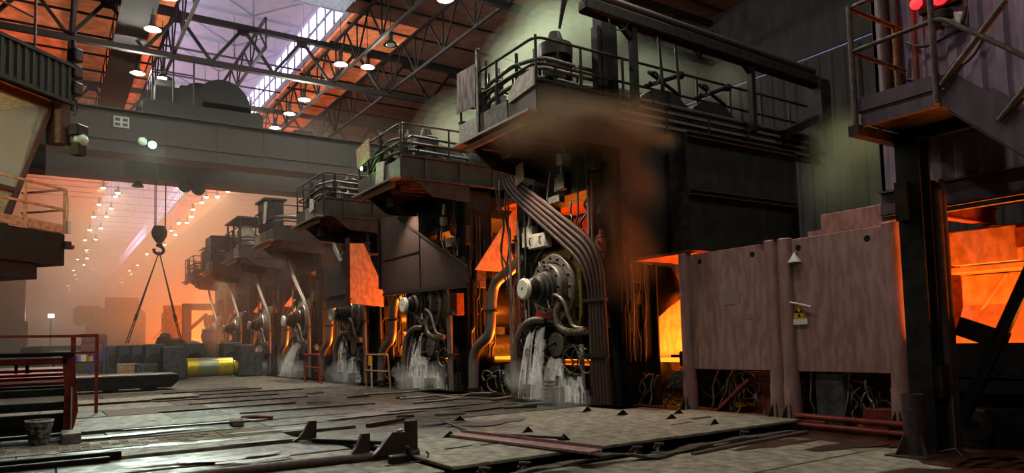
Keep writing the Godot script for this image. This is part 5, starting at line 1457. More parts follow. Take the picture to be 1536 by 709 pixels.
func panels() -> void:
	for k in 2:
		var o := thing("guard_screen", ["left rusty-brown steel guard panel with paper remnant and two holes", "right rusty-brown steel guard panel with yellow warning sign"][k], "guard panel", Vector3(10.5, 0, 0))
		var za: float = [-9.62, -7.42][k]
		var zb: float = [-7.84, -5.6][k]
		var m := MB.new(); m.box(Vector3(0, 1.87, (za + zb) * 0.5), Vector3(0.05, 2.2, zb - za), Basis.IDENTITY, 0.006); part(m, "plate", M.panel_steel, o)
		m = MB.new(); m.bar(Vector3(0.06, 0.8, za), Vector3(0.06, 0.8, zb), 0.08, 0.1); m.bar(Vector3(0.06, 2.9, za), Vector3(0.06, 2.9, zb), 0.06, 0.08); part(m, "edge_frame", M.dark_steel, o)
		for j in 2:
			var z: float = [[-9.73, -7.74], [-7.47, -5.66]][k][j]
			m = MB.new(); m.lathe([Vector2(0, -0.15), Vector2(0.125, -0.15), Vector2(0.125, 2.985), Vector2(0.11, 3.0), Vector2(0, 3.0)], Vector3(-0.02, 0, z), Vector3.UP, 18); var pp := part(m, "post", M.panel_steel, o)
			m = MB.new(); m.lathe([Vector2(0.13, 0.55), Vector2(0.14, 0.56), Vector2(0.14, -0.15)].map(func(p): return Vector2(p.x, p.y)), Vector3(-0.02, 0, z), Vector3.UP, 18); part(m, "sleeve", M.panel_steel, pp)
			m = MB.new()
			m.prism([Vector2(0, -0.15), Vector2(0.2, -0.15), Vector2(0.0, 0.35)], Vector3(-0.12, 0, z), Vector3(-0.7, 0, 0.7), Vector3.UP, 0.02); m.prism([Vector2(0, -0.15), Vector2(0.2, -0.15), Vector2(0.0, 0.35)], Vector3(-0.12, 0, z), Vector3(-0.7, 0, -0.7), Vector3.UP, 0.02)
			part(m, "foot_gusset", M.dark_steel, pp)
		for z in ([-9.35, -8.14] if k == 0 else [-7.22, -6.03]):
			m = MB.new(); m.lathe([Vector2(0, -0.004), Vector2(0.05, -0.004), Vector2(0.052, 0.0)], Vector3(-0.026, 2.81, z), Vector3.RIGHT, 14); part(m, "hole", M.grime, o)
		if k == 0:
			m = MB.new(); m.prism([Vector2(-0.2, -0.14), Vector2(0.16, -0.12), Vector2(0.2, 0.12), Vector2(0.05, 0.1), Vector2(-0.18, 0.15)], Vector3(-0.029, 2.08, -8.63), Vector3(0, 0, 1), Vector3.UP, 0.006); part(m, "paper_remnant", M.paper, o)
			m = MB.new(); m.prism([Vector2(-0.06, -0.04), Vector2(0.07, -0.05), Vector2(0.06, 0.05), Vector2(-0.05, 0.06)], Vector3(-0.029, 1.72, -8.3), Vector3(0, 0, 1), Vector3.UP, 0.006); part(m, "paper_remnant", M.paper, o)
			m = MB.new(); m.bar(Vector3(-0.04, 3.0, -7.99), Vector3(-0.04, 3.0, -7.6), 0.1, 0.04); part(m, "tie_bar", M.dark_steel, o)
		else:
			m = MB.new(); m.lathe([Vector2(0.0, 0.0), Vector2(0.11, -0.17), Vector2(0.0, -0.17)].map(func(p): return Vector2(p.x, p.y)), Vector3(-0.1, 2.74, -7.25), Vector3.UP, 12); m.rod(Vector3(-0.02, 2.74, -7.25), Vector3(-0.1, 2.72, -7.25), 0.015); part(m, "white_cone", M.white_paint, o)
	# warning sign hanging from a pale rod on the right panel
	var s := thing("warning_sign", "yellow triangular radiation warning sign hanging on the right guard panel", "sign", Vector3(10.44, 1.9, -7.24))
	var m := MB.new(); m.rod(Vector3(-0.03, 0.03, -0.2), Vector3(-0.05, -0.08, 0.26), 0.018); part(m, "rod", M.white_paint, s)
	m = MB.new(); m.prism([Vector2(-0.14, -0.26), Vector2(0.14, -0.26), Vector2(0, 0.0)], Vector3(0, 0, 0), Vector3(0, 0, 1), Vector3.UP, 0.012); part(m, "triangle", M.yellow_paint, s)
	m = MB.new(); m.prism([Vector2(-0.15, -0.36), Vector2(0.15, -0.36), Vector2(0.14, -0.26), Vector2(-0.14, -0.26)], Vector3(0, 0, 0), Vector3(0, 0, 1), Vector3.UP, 0.012); part(m, "plate", M.white_paint, s)
	m = MB.new()
	for k in 3:
		var a := PI / 2 + PI + TAU * k / 3.0
		m.prism([Vector2(cos(a - 0.5) * 0.018, sin(a - 0.5) * 0.018), Vector2(cos(a - 0.5) * 0.065, sin(a - 0.5) * 0.065), Vector2(cos(a) * 0.07, sin(a) * 0.07), Vector2(cos(a + 0.5) * 0.065, sin(a + 0.5) * 0.065), Vector2(cos(a + 0.5) * 0.018, sin(a + 0.5) * 0.018)], Vector3(-0.008, -0.17, 0), Vector3(0, 0, 1), Vector3.UP, 0.004)
	m.lathe([Vector2(0, -0.002), Vector2(0.013, -0.002), Vector2(0.013, 0.002)], Vector3(-0.008, -0.17, 0), Vector3.RIGHT, 10)
	for q in [[Vector2(-0.125, -0.252), Vector2(0.125, -0.252)], [Vector2(-0.125, -0.252), Vector2(0, -0.018)], [Vector2(0.125, -0.252), Vector2(0, -0.018)]]:
		m.bar(Vector3(-0.008, q[0].y, q[0].x), Vector3(-0.008, q[1].y, q[1].x), 0.008, 0.004)
	part(m, "trefoil_symbol", M.black_steel, s)
	# things under and behind the panels
	m = MB.new(); m.bar(Vector3(10.64, 0.6, -8.42), Vector3(10.6, -0.12, -9.3), 0.2, 0.06, 0.008)
	solo(m, "diagonal_brace", M.oxide, "red-brown flat brace leaning diagonally under the left guard panel", "brace")
	m = MB.new(); m.box(Vector3(10.75, 0.28, -8.1), Vector3(0.06, 0.9, 0.62)); m.box(Vector3(10.71, 0.7, -8.1), Vector3(0.14, 0.06, 0.75))
	solo(m, "red_plate", M.oxide, "upright red-brown plate under the seam of the guard panels", "plate")
	m = MB.new(); m.box(Vector3(10.55, -0.08, -8.2), Vector3(0.2, 0.14, 2.6), Basis.IDENTITY, 0.02)
	solo(m, "red_kerb", M.oxide, "red-brown kerb beam at the foot of the left guard panel", "kerb")
	for k in 2:
		m = MB.new(); m.tube(PackedVector3Array([Vector3(10.3, 0.06 - 0.14 * k, -7.3), Vector3(10.3, 0.05 - 0.13 * k, -5.5)]), 0.05, 10)
		solo(m, "red_pipe", M.red_rack, ["upper red-brown pipe along the foot of the right guard panel", "lower red-brown pipe along the foot of the right guard panel"][k], "pipe")
	m = MB.new(); m.box(Vector3(10.72, 0.3, -6.85), Vector3(0.34, 0.9, 0.5), Basis.IDENTITY, 0.02)
	solo(m, "dark_cabinet", M.chock, "dark bluish cabinet under the right guard panel", "cabinet")
	var c := thing("wire_crate", "red-brown crate heaped with wire under the right guard panel", "crate", Vector3(10.7, -0.15, -5.98))
	m = MB.new(); m.box(Vector3(0, 0.2, 0), Vector3(0.4, 0.36, 0.62), Basis.IDENTITY, 0.01); part(m, "crate_body", M.red_rack, c)
	m = MB.new()
	for k in 9:
		hose_loop(Vector3(-0.05 + rng.randf_range(-0.1, 0.1), 0.4, rng.randf_range(-0.25, 0.25)), rng.randf_range(0.08, 0.16), rng.randf_range(0, 3), 0.9, 0.008, m)
	part(m, "wire_tangle", M.rope, c)
	# tangles of hydraulic hose
	var spots := [[10.5, -11.1, -9.9, 11, "hose tangle on the floor between the nearest stand and the left guard post"], [10.7, -9.5, -8.4, 14, "hose tangle hanging under the left guard panel"], [10.7, -7.5, -7.2, 4, "hose tangle just behind the middle guard posts"], [10.7, -6.6, -6.25, 8, "oily hose tangle under the right guard panel beside the crate"]]
	for s2 in spots:
		var t := thing("hose_tangle", s2[4], "hoses")
		for k in s2[3]:
			m = MB.new()
			var z := rng.randf_range(s2[1], s2[2])
			if k % 2 == 0:
				hose_loop(Vector3(s2[0] + rng.randf_range(-0.1, 0.12), rng.randf_range(0.2, 0.5), z), rng.randf_range(0.16, 0.34), PI / 2 + rng.randf_range(-0.5, 0.5) if k % 4 else 0.0, rng.randf_range(0.7, 1.1), 0.016, m)
			else:
				m.tube(hose_pts(Vector3(s2[0], rng.randf_range(0.5, 0.95), z), Vector3(s2[0] - 0.15, -0.02, z + rng.randf_range(-0.5, 0.5)), rng.randf_range(-0.1, 0.1), 0.05), 0.017, 7)
			part(m, "hose", [M.hose, M.hose_bright, M.hose][k % 3], t)
	m = MB.new()
	m.box(Vector3(10.8, 0.95, -10.05), Vector3(0.2, 0.3, 0.34), Basis.IDENTITY, 0.03); m.rod(Vector3(10.8, 1.0, -10.5), Vector3(10.8, 1.0, -10.1), 0.03); m.box(Vector3(10.8, 0.4, -10.0), Vector3(0.08, 0.9, 0.08)); m.box(Vector3(10.6, 0.3, -10.9), Vector3(0.2, 0.6, 0.4))
	solo(m, "guide_motor", M.black_steel, "small dark motor on the guide in front of the orange glow", "motor")
	for k in 4:
		m = MB.new(); m.tube(hose_pts(Vector3(10.05, 2.9, -11.0 + 0.2 * k), Vector3(10.1, 0.9, -10.95 + 0.14 * k), 0.0, 0.06), 0.012, 5)
		solo(m, "hanging_cable", M.hose_bright if k % 2 else M.hose, "thin cable hanging loose beside the nearest stand's bundled pipes", "cable", Vector3.ZERO, "cables hanging beside the nearest stand")
	m = MB.new(); m.box(Vector3(11.95, 3.34, -6.9), Vector3(0.9, 0.28, 1.1), Basis.IDENTITY, 0.01); m.box(Vector3(11.9, 3.15, -6.7), Vector3(1.0, 0.1, 1.9)); m.box(Vector3(11.9, 2.9, -6.6), Vector3(0.5, 0.5, 0.4))
	solo(m, "capped_block", M.panel_steel, "stepped grey block with orange-lit end showing above the right guard panel", "block")

func control_room() -> void:
	var o := thing("control_room", "raised corrugated control room with landing and stair at the right edge", "control room", Vector3(10, 0, 0))
	var m := MB.new()
	m.ribs(Vector3(0, 3.37, -5.45), Vector3(0, 0, 1), Vector3.UP, 7.5, 6.0, 0.28, 0.05); part(m, "corrugated_wall", M.room_sheet_lit, o)
	m = MB.new(); m.ribs(Vector3(3.0, 3.37, -5.45), Vector3(-1, 0, 0), Vector3.UP, 3.0, 6.0, 0.28, 0.05); m.span(Vector3(0.1, 3.37, -5.35), Vector3(3, 3.42, 2.0)); part(m, "end_wall", M.room_wall, o)
	m = MB.new(); m.ibeam(Vector3(0.0, 3.2, -5.5), Vector3(0.0, 3.2, 2.0), 0.2, 0.34, 0.03); m.bar(Vector3(0.0, 2.98, -5.5), Vector3(0.0, 2.98, 2.0), 0.1, 0.06); part(m, "floor_beam", M.room_wall, o)
	m = MB.new()
	for k in 5:
		m.ibeam(Vector3(0.1, 3.2, -5.3 + 1.5 * k), Vector3(3.0, 3.2, -5.3 + 1.5 * k), 0.14, 0.28)
	part(m, "cross_beam", M.oxide, o)
	for k in 3:
		m = MB.new(); var z: float = [-5.25, -5.08, -4.85][k]
		m.rod(Vector3(-0.12, 4.75, z), Vector3(-0.12, 7.5, z), [0.07, 0.045, 0.035][k], 10); part(m, "wall_pipe", M.brown_steel if k < 2 else M.oxide, o)
	m = MB.new()
	m.tube(spline([Vector3(-0.1, 5.35, -4.95), Vector3(-0.14, 5.2, -4.7), Vector3(-0.1, 5.3, -4.3), Vector3(-0.1, 5.55, -4.2)], 5), 0.025, 6); m.tube(spline([Vector3(-0.1, 4.85, -5.0), Vector3(-0.14, 4.72, -4.6), Vector3(-0.1, 4.85, -4.2), Vector3(-0.1, 5.1, -4.0)], 5), 0.02, 6)
	part(m, "wall_cable", M.hose, o)
	# signal lamps on the wall
	var sl := thing("signal_lamp", "red signal lamp with grey hood on the control room wall", "lamp", Vector3(9.8, 5.74, -4.5))
	m = MB.new(); m.box(Vector3(0.08, 0, 0), Vector3(0.1, 0.2, 0.5)); m.lathe([Vector2(0.1, 0), Vector2(0.14, 0.02), Vector2(0.14, 0.12), Vector2(0, 0.12)], Vector3(0, -0.18, 0.05), Vector3.DOWN, 12); part(m, "housing", M.dark_steel, sl)
	m = MB.new(); m.ball(Vector3(-0.02, 0, 0.05), Vector3(0.09, 0.09, 0.11), 12); part(m, "red_lens", M.lamp_red, sl)
	m = MB.new(); m.ball(Vector3(-0.02, 0.05, -0.25), Vector3(0.07, 0.08, 0.08), 12); part(m, "red_lens", M.lamp_red, sl)
	omni(Vector3(-0.18, 0.0, 0.0), Color(1, 0.15, 0.15), 0.05, 0.08, sl)
	m = MB.new(); m.box(Vector3.ZERO, Vector3(0.08, 0.16, 0.24), Basis(Vector3.RIGHT, 0.35), 0.01)
	solo(m, "white_box", M.white_paint, "small white box on the control room wall under the red lamps", "box", Vector3(9.88, 5.44, -4.35))
	# landing
	var l := thing("landing", "steel landing with tubular railings in front of the control room", "landing", Vector3(8.5, 0, 0))
	m = MB.new(); m.span(Vector3(0.0, 3.98, -4.88), Vector3(1.5, 4.06, -3.9)); part(m, "landing_deck", M.black_steel, l)
	m = MB.new(); m.span(Vector3(-0.03, 4.13, -4.9), Vector3(0.02, 4.3, -3.92)); m.span(Vector3(0.0, 4.13, -4.92), Vector3(1.5, 4.3, -4.88)); part(m, "toe_board", M.room_wall, l)
	m = MB.new(); m.span(Vector3(-0.01, 3.94, -4.86), Vector3(0.05, 4.12, -3.92)); m.span(Vector3(0.0, 3.94, -3.96), Vector3(1.5, 4.12, -3.9)); part(m, "edge_beam", M.room_wall, l)
	m = MB.new(); m.bar(Vector3(-0.1, 3.9, -4.93), Vector3(1.5, 3.9, -4.93), 0.13, 0.13); m.bar(Vector3(0.9, 3.9, -4.9), Vector3(0.9, 3.9, -4.0), 0.1, 0.13); part(m, "carrying_beam", M.dark_steel, l)
	for z in [-4.92, -3.95]:
		m = MB.new(); m.rod(Vector3(-0.05, 3.95, z), Vector3(-0.05, 5.5 if z < -4.5 else 6.4, z), 0.035, 10); part(m, "rail_post", M.rail_grey, l)
	m = MB.new(); m.rod(Vector3(1.0, 4.1, -4.92), Vector3(1.0, 5.45, -4.92), 0.03, 10); part(m, "rail_post", M.rail_rust, l)
	for y in [5.47, 4.9]:
		m = MB.new(); m.tube(bend([Vector3(1.2, y, -4.92), Vector3(-0.05, y, -4.92)], 0.1), 0.03, 10); part(m, "side_rail", M.rail_rust, l)
	m = MB.new(); m.tube(bend([Vector3(0.1, 5.47, -4.95), Vector3(-0.05, 5.47, -4.92), Vector3(-0.05, 5.47, -3.6), Vector3(-0.05, 4.4, -2.5), Vector3(-0.05, 2.4, -0.5)], 0.12), 0.03, 10); part(m, "top_rail", M.rail_grey, l)
	m = MB.new(); m.tube(bend([Vector3(-0.05, 4.9, -4.92), Vector3(-0.05, 4.92, -3.85), Vector3(-0.05, 4.3, -3.18), Vector3(-0.05, 1.6, -0.5)], 0.12), 0.028, 10); part(m, "mid_rail", M.rail_grey, l)
	# stair running down towards the camera
	var st := thing("stair", "steel stair descending from the landing past the right edge", "stair", Vector3(8.5, 0, 0))
	var d := Vector3(0, -0.7071, 0.7071)
	for x in [0.0, 0.85]:
		m = MB.new(); m.box(Vector3(x, 4.12, -3.86) + d * 2.7, Vector3(0.03, 0.34, 5.4), Basis(Vector3.RIGHT, PI / 4)); part(m, "stringer", M.room_wall, st)
	for k in 15:
		m = MB.new(); m.box(Vector3(0.42, 4.02, -3.75) + d * (0.36 * k), Vector3(0.84, 0.03, 0.24)); part(m, "tread", M.dark_steel, st)
	m = MB.new(); m.box(Vector3(0.42, 3.93, -3.93) + d * 2.7, Vector3(0.82, 0.02, 5.2), Basis(Vector3.RIGHT, PI / 4)); part(m, "under_plate", M.room_wall, st)
	for k in 4:
		var q := Vector3(-0.04, 4.15, -3.9) + d * (0.78 * k)
		m = MB.new(); m.rod(q, q + Vector3(0, 0.7, 0.7), 0.035, 10); m.box(q + Vector3(0.02, 0.1, 0.1), Vector3(0.02, 0.12, 0.3), Basis(Vector3.RIGHT, -PI / 4)); part(m, "slanted_post", M.rail_grey, st)
	# posts below the room
	var cp := thing("column", "dark wide steel column carrying the control room", "column", Vector3(9.55, -0.15, -4.75))
	m = MB.new(); m.ibeam(Vector3(-0.15, 0.0, 0.0), Vector3(-0.15, 4.1, 0.0), 0.3, 0.26, 0.03); part(m, "web_column", M.black_steel, cp)
	m = MB.new(); m.box(Vector3(0.12, 1.75, 0.0), Vector3(0.26, 3.5, 0.2), Basis.IDENTITY, 0.01); part(m, "box_column", M.black_steel, cp)
	m = MB.new(); m.box(Vector3(-0.3, 3.2, -0.05), Vector3(0.2, 0.5, 0.14)); m.box(Vector3(-0.15, 0.9, 0.18), Vector3(0.18, 0.4, 0.12)); part(m, "bracket", M.dark_steel, cp)
	for k in 2:
		m = MB.new()
		var x: float = [9.62, 9.74][k]
		var top: float = [3.22, 3.36][k]
		m.lathe([Vector2(0, 0), Vector2(0.055, 0), Vector2(0.055, top + 0.1), Vector2(0.035, top + 0.14), Vector2(0, top + 0.15)], Vector3(x, -0.15, -4.58), Vector3.UP, 14)
		solo(m, "capped_pipe", M.pipe_dark, ["left of two tall round-topped pipes by the dark column", "right of two tall round-topped pipes by the dark column"][k], "pipe")
	var sp := thing("stub_post", "short grey pipe stub with gussets beside the last guard post", "post", Vector3(9.05, -0.15, -4.75))
	m = MB.new(); m.lathe([Vector2(0, 0), Vector2(0.125, 0), Vector2(0.13, 0.76), Vector2(0.11, 0.76), Vector2(0.1, 0.5), Vector2(0, 0.5)], Vector3.ZERO, Vector3.UP, 18); part(m, "pipe", M.pipe_dark, sp)
	m = MB.new()
	for k in 4:
		var a := TAU * k / 4.0 + 0.6
		m.prism([Vector2(0.1, 0), Vector2(0.27, 0), Vector2(0.12, 0.3)], Vector3.ZERO, Vector3(cos(a), 0, sin(a)), Vector3.UP, 0.015)
	m.box(Vector3(0, 0.01, 0), Vector3(0.55, 0.02, 0.5)); part(m, "gusset", M.pipe_dark, sp)
	var tr := thing("tripod_stand", "thin tripod stand on the muddy floor by the tall pipes", "stand", Vector3(9.5, -0.15, -4.5))
	m = MB.new(); m.rod(Vector3(0, 0.02, 0), Vector3(0, 0.7, 0), 0.012); part(m, "pole", M.pipe_grey, tr)
	for a in [0.3, 2.4, 4.4]:
		m = MB.new(); m.rod(Vector3(0, 0.07, 0), Vector3(cos(a) * 0.22, 0.01, sin(a) * 0.22), 0.01); part(m, "leg", M.pipe_grey, tr)
	m = MB.new(); m.bar(Vector3(9.8, 2.4, -3.5), Vector3(9.8, 0.2, -4.55), 0.1, 0.12, 0.01); m.bar(Vector3(9.75, 2.4, -3.56), Vector3(9.75, 0.2, -4.61), 0.03, 0.03)
	solo(m, "diagonal_strut", M.black_steel, "dark diagonal strut across the orange glow at the right edge", "strut")
	m = MB.new(); m.box(Vector3(9.87, 1.33, -4.27), Vector3(0.04, 0.24, 0.6), Basis(Vector3.RIGHT, 0.38))
	solo(m, "tilted_plate", M.cover_steel, "small tilted dark plate hanging before the orange glow", "plate")
	var w := thing("floor_valve", "dark valve wheel and casing low beside the tripod stand", "valve", Vector3(10.15, -0.15, -4.5))
	m = MB.new(); m.lathe([Vector2(0.06, 0), Vector2(0.19, 0), Vector2(0.19, 0.08), Vector2(0.06, 0.08)], Vector3(-0.1, 0.3, 0), Vector3.RIGHT, 18); m.box(Vector3(0.1, 0.25, -0.1), Vector3(0.3, 0.5, 0.4), Basis.IDENTITY, 0.03); part(m, "casing", M.dark_steel, w)
	# furnace side: dark bench, glowing hood over the strip
	m = MB.new()
	m.span(Vector3(10.55, 0.74, -5.5), Vector3(10.75, 1.2, 4.0)); m.span(Vector3(10.4, 0.55, -5.0), Vector3(10.6, 0.7, 4.0)); m.span(Vector3(10.3, -0.2, -5.1), Vector3(10.6, 0.35, 4.0))
	solo(m, "dark_bench", M.black_steel, "dark table edge below the orange glow at the right edge", "bench")
	var h := thing("hot_hood", "sloped cover plates glowing orange over the strip at the right edge", "hood", Vector3(12.5, 0, -4.5))
	m = MB.new(); m.prism([Vector2(0.6, 0.95), Vector2(1.1, 1.75), Vector2(1.15, 2.32), Vector2(1.05, 2.32), Vector2(0.98, 1.8), Vector2(0.5, 1.0)], Vector3(0, 0, 0.5), Vector3.RIGHT, Vector3.UP, 4.2); part(m, "sloped_plate", M.guide, h)
	m = MB.new(); m.span(Vector3(0.3, 2.34, -1.6), Vector3(1.2, 2.42, 3.0)); m.span(Vector3(1.2, 0.9, -1.7), Vector3(1.3, 3.0, 3.0)); m.span(Vector3(-0.2, 2.42, -1.2), Vector3(0.0, 2.95, -0.25)); part(m, "back_plate", M.guide, h)
	m = MB.new(); m.bar(Vector3(1.0, 1.72, -1.6), Vector3(1.0, 1.72, 2.6), 0.06, 0.05); m.bar(Vector3(0.95, 1.7, -1.3), Vector3(1.05, 2.3, -0.9), 0.05, 0.05); part(m, "edge_bar", M.guide, h)
	m = MB.new(); m.bar(Vector3(0.2, 2.9, -1.6), Vector3(0.2, 2.9, 3.0), 0.3, 0.2); m.box(Vector3(0.0, 2.75, 0.1), Vector3(0.5, 0.3, 0.7)); part(m, "hood_beam", M.oxide, h)

func cab() -> void:
	var o := thing("control_cab", "hanging green operator cab with slanted windows at the upper left edge", "cab", Vector3(0.38, 4.22, -19.9), PI / 4)
	var m := MB.new()
	m.span(Vector3(-6.0, -0.78, -3.0), Vector3(-0.02, -0.03, 0.05)); m.span(Vector3(-6.0, -1.15, -3.0), Vector3(-0.72, -0.78, 0.0)); part(m, "base", M.black_steel, o)
	m = MB.new(); m.bar(Vector3(-6, 0.12, 0.03), Vector3(0.0, 0.1, 0.03), 0.03, 0.2); m.bar(Vector3(0, 0.1, 0.0), Vector3(0, 0.1, -1.0), 0.03, 0.2); part(m, "toe_board", M.rail_tan, o)
	# slanted window wall: frames and panes
	var bx := -0.95
	var tx := -0.05
	var w0 := Vector3(bx, 0.05, -0.75)
	m = MB.new()
	for k in 4:
		var x := -1.55 * k
		m.bar(Vector3(bx + x, 0.05, -0.75), Vector3(tx + x, 3.15, -0.35), 0.14, 0.1)
	m.bar(Vector3(bx - 5, 0.1, -0.75), Vector3(bx, 0.1, -0.75), 0.14, 0.12)
	m.bar(Vector3(tx - 5, 3.1, -0.36), Vector3(tx, 3.1, -0.36), 0.16, 0.16)
	m.bar(Vector3(bx + 0.26 - 5, 0.95, -0.64), Vector3(bx + 0.26, 0.95, -0.64), 0.1, 0.1)
	var wfr := part(m, "window_frame", M.cab_frame, o)
	for k in 3:
		var x := -1.55 * k
		var pn := MB.new()
		var a := Vector3(bx + 0.3 + x - 0.08, 1.0, -0.64); var b := Vector3(tx + x - 0.1, 3.02, -0.38)
		pn.quad(a, b, b - Vector3(1.4, 0, 0), a - Vector3(1.4, 0, 0), Vector3(0, -0.12, 0.99).normalized())
		part(pn, "pane", M.glass, wfr)
	for k in 3:
		var x := -1.55 * k
		var pn := MB.new()
		var a := Vector3(bx + x - 0.06, 0.15, -0.745); var b := Vector3(bx + 0.24 + x - 0.06, 0.92, -0.645)
		pn.quad(a, b, b - Vector3(1.4, 0, 0), a - Vector3(1.4, 0, 0), Vector3(0, -0.12, 0.99).normalized())
		part(pn, "lower_panel", M.cab_cream, wfr)
	m = MB.new()
	for k in 5:
		m.bar(Vector3(bx + 0.1 + 0.1 * k * 0.5, 0.05, -0.8 - 0.3 * k), Vector3(tx + 0.06, 3.15, -0.45 - 0.3 * k), 0.07, 0.1)
	m.prism([Vector2(bx + 0.02, 0.0), Vector2(bx + 0.1, 0.0), Vector2(tx + 0.08, 3.15), Vector2(tx, 3.15)], Vector3(0, 0, -1.7), Vector3.RIGHT, Vector3.UP, 2.0)
	part(m, "end_wall", M.cab_green, o)
	m = MB.new(); m.span(Vector3(-6, 0.0, -2.9), Vector3(-0.4, 3.2, -2.8)); m.span(Vector3(-6, -0.02, -2.9), Vector3(-0.9, 0.02, -0.8)); m.span(Vector3(-6, 3.18, -2.9), Vector3(0.0, 3.24, -0.3)); part(m, "interior", M.cab_cream, o)
	m = MB.new(); m.box(Vector3(-2.6, 3.12, -1.8), Vector3(1.2, 0.06, 0.25)); var cl := part(m, "ceiling_lamp", M.lamp_cab, o)
	omni(Vector3(-2.6, 2.95, -1.7), Color(1.0, 0.95, 0.65), 14.0, 0.3, o)
	m = MB.new(); m.box(Vector3(-1.6, 0.55, -1.9), Vector3(1.4, 1.0, 0.6), Basis.IDENTITY, 0.02); m.box(Vector3(-1.7, 1.4, -2.6), Vector3(0.9, 0.7, 0.1)); part(m, "desk", M.sign_tan, o)
	# corrugated roof band
	m = MB.new(); m.ribs(Vector3(-6.0, 3.2, 0.12), Vector3(1, 0, 0), Vector3.UP, 6.1, 0.85, 0.2, 0.05); m.span(Vector3(0.08, 3.2, -3.0), Vector3(0.14, 4.05, 0.12)); part(m, "roof_band", M.cab_green, o)
	m = MB.new(); m.span(Vector3(-6.0, 4.02, -3.0), Vector3(0.18, 4.1, 0.2)); m.bar(Vector3(-6, 3.18, 0.1), Vector3(0.14, 3.18, 0.1), 0.12, 0.1); part(m, "roof", M.black_steel, o)
	m = MB.new(); m.box(Vector3(0.1, 2.75, -0.3), Vector3(0.3, 1.1, 0.4)); part(m, "corner_box", M.cab_frame, o)
	# outside railing
	for x in [-0.02, -1.1, -2.2, -3.3]:
		m = MB.new(); m.bar(Vector3(x, 0, 0.04), Vector3(x, 1.08, 0.04), 0.05, 0.05); part(m, "rail_post", M.rail_tan, o)
	for y in [0.56, 1.05]:
		m = MB.new(); m.bar(Vector3(-6, y, 0.05), Vector3(0.0, y, 0.05), 0.045, 0.05); m.bar(Vector3(0, y, 0.05), Vector3(0, y, -1.2), 0.04, 0.045); part(m, "rail_tube", M.rail_tan, o)
	# roof railing and signal mast at the corner
	m = MB.new()
	for x in [-0.5, -1.6, -2.7]:
		m.rod(Vector3(x, 4.1, -0.4), Vector3(x, 5.9, -0.4), 0.03)
	m.rod(Vector3(-6, 5.9, -0.4), Vector3(-0.5, 5.9, -0.4), 0.03); m.rod(Vector3(-6, 5.1, -0.4), Vector3(-0.5, 5.1, -0.4), 0.025)
	part(m, "roof_railing", M.cab_frame, o)
	m = MB.new(); m.rod(Vector3(0.1, 3.0, 0.1), Vector3(0.1, 4.75, 0.1), 0.05)
	for k in 3:
		m.box(Vector3(0.16, 4.4 - 0.42 * k, 0.1), Vector3(0.26, 0.32, 0.26), Basis.IDENTITY, 0.03)
	m.tube(spline([Vector3(0.2, 3.3, 0.1), Vector3(0.26, 3.1, 0.1), Vector3(0.15, 2.9, 0.1)], 4), 0.02, 5)
	part(m, "signal_mast", M.black_steel, o)
	m = MB.new(); m.box(Vector3(0.28, 2.55, 0.1), Vector3(0.36, 0.3, 0.3), Basis.IDENTITY, 0.03); m.box(Vector3(0.28, 2.1, 0.1), Vector3(0.25, 0.3, 0.25)); var hp := part(m, "lamp_housing", M.black_steel, o)
	m = MB.new(); m.ball(Vector3(0.3, 2.33, 0.16), Vector3(0.17, 0.17, 0.17), 12); part(m, "pale_globe", M.pale_globe, hp)
	m = MB.new(); m.tube(spline([Vector3(0.02, 1.05, 0.05), Vector3(0.08, 0.7, 0.05), Vector3(0.06, 0.3, 0.05)], 4), 0.02, 5); m.box(Vector3(0.07, 0.15, 0.06), Vector3(0.08, 0.3, 0.08)); part(m, "cable", M.pale_paint, o)
	m = MB.new(); m.box(Vector3(0.05, -0.28, 0.05), Vector3(0.16, 0.18, 0.12)); part(m, "plug_box", M.cab_green, o)
	m = MB.new(); m.ball(Vector3(0.18, -0.3, 0.06), Vector3(0.07, 0.07, 0.07), 10); part(m, "red_knob", M.red_paint, o)
	m = MB.new(); m.span(Vector3(-4.2, -4.3, -2.6), Vector3(-3.4, -1.15, -1.8)); part(m, "support_leg", M.black_steel, o)

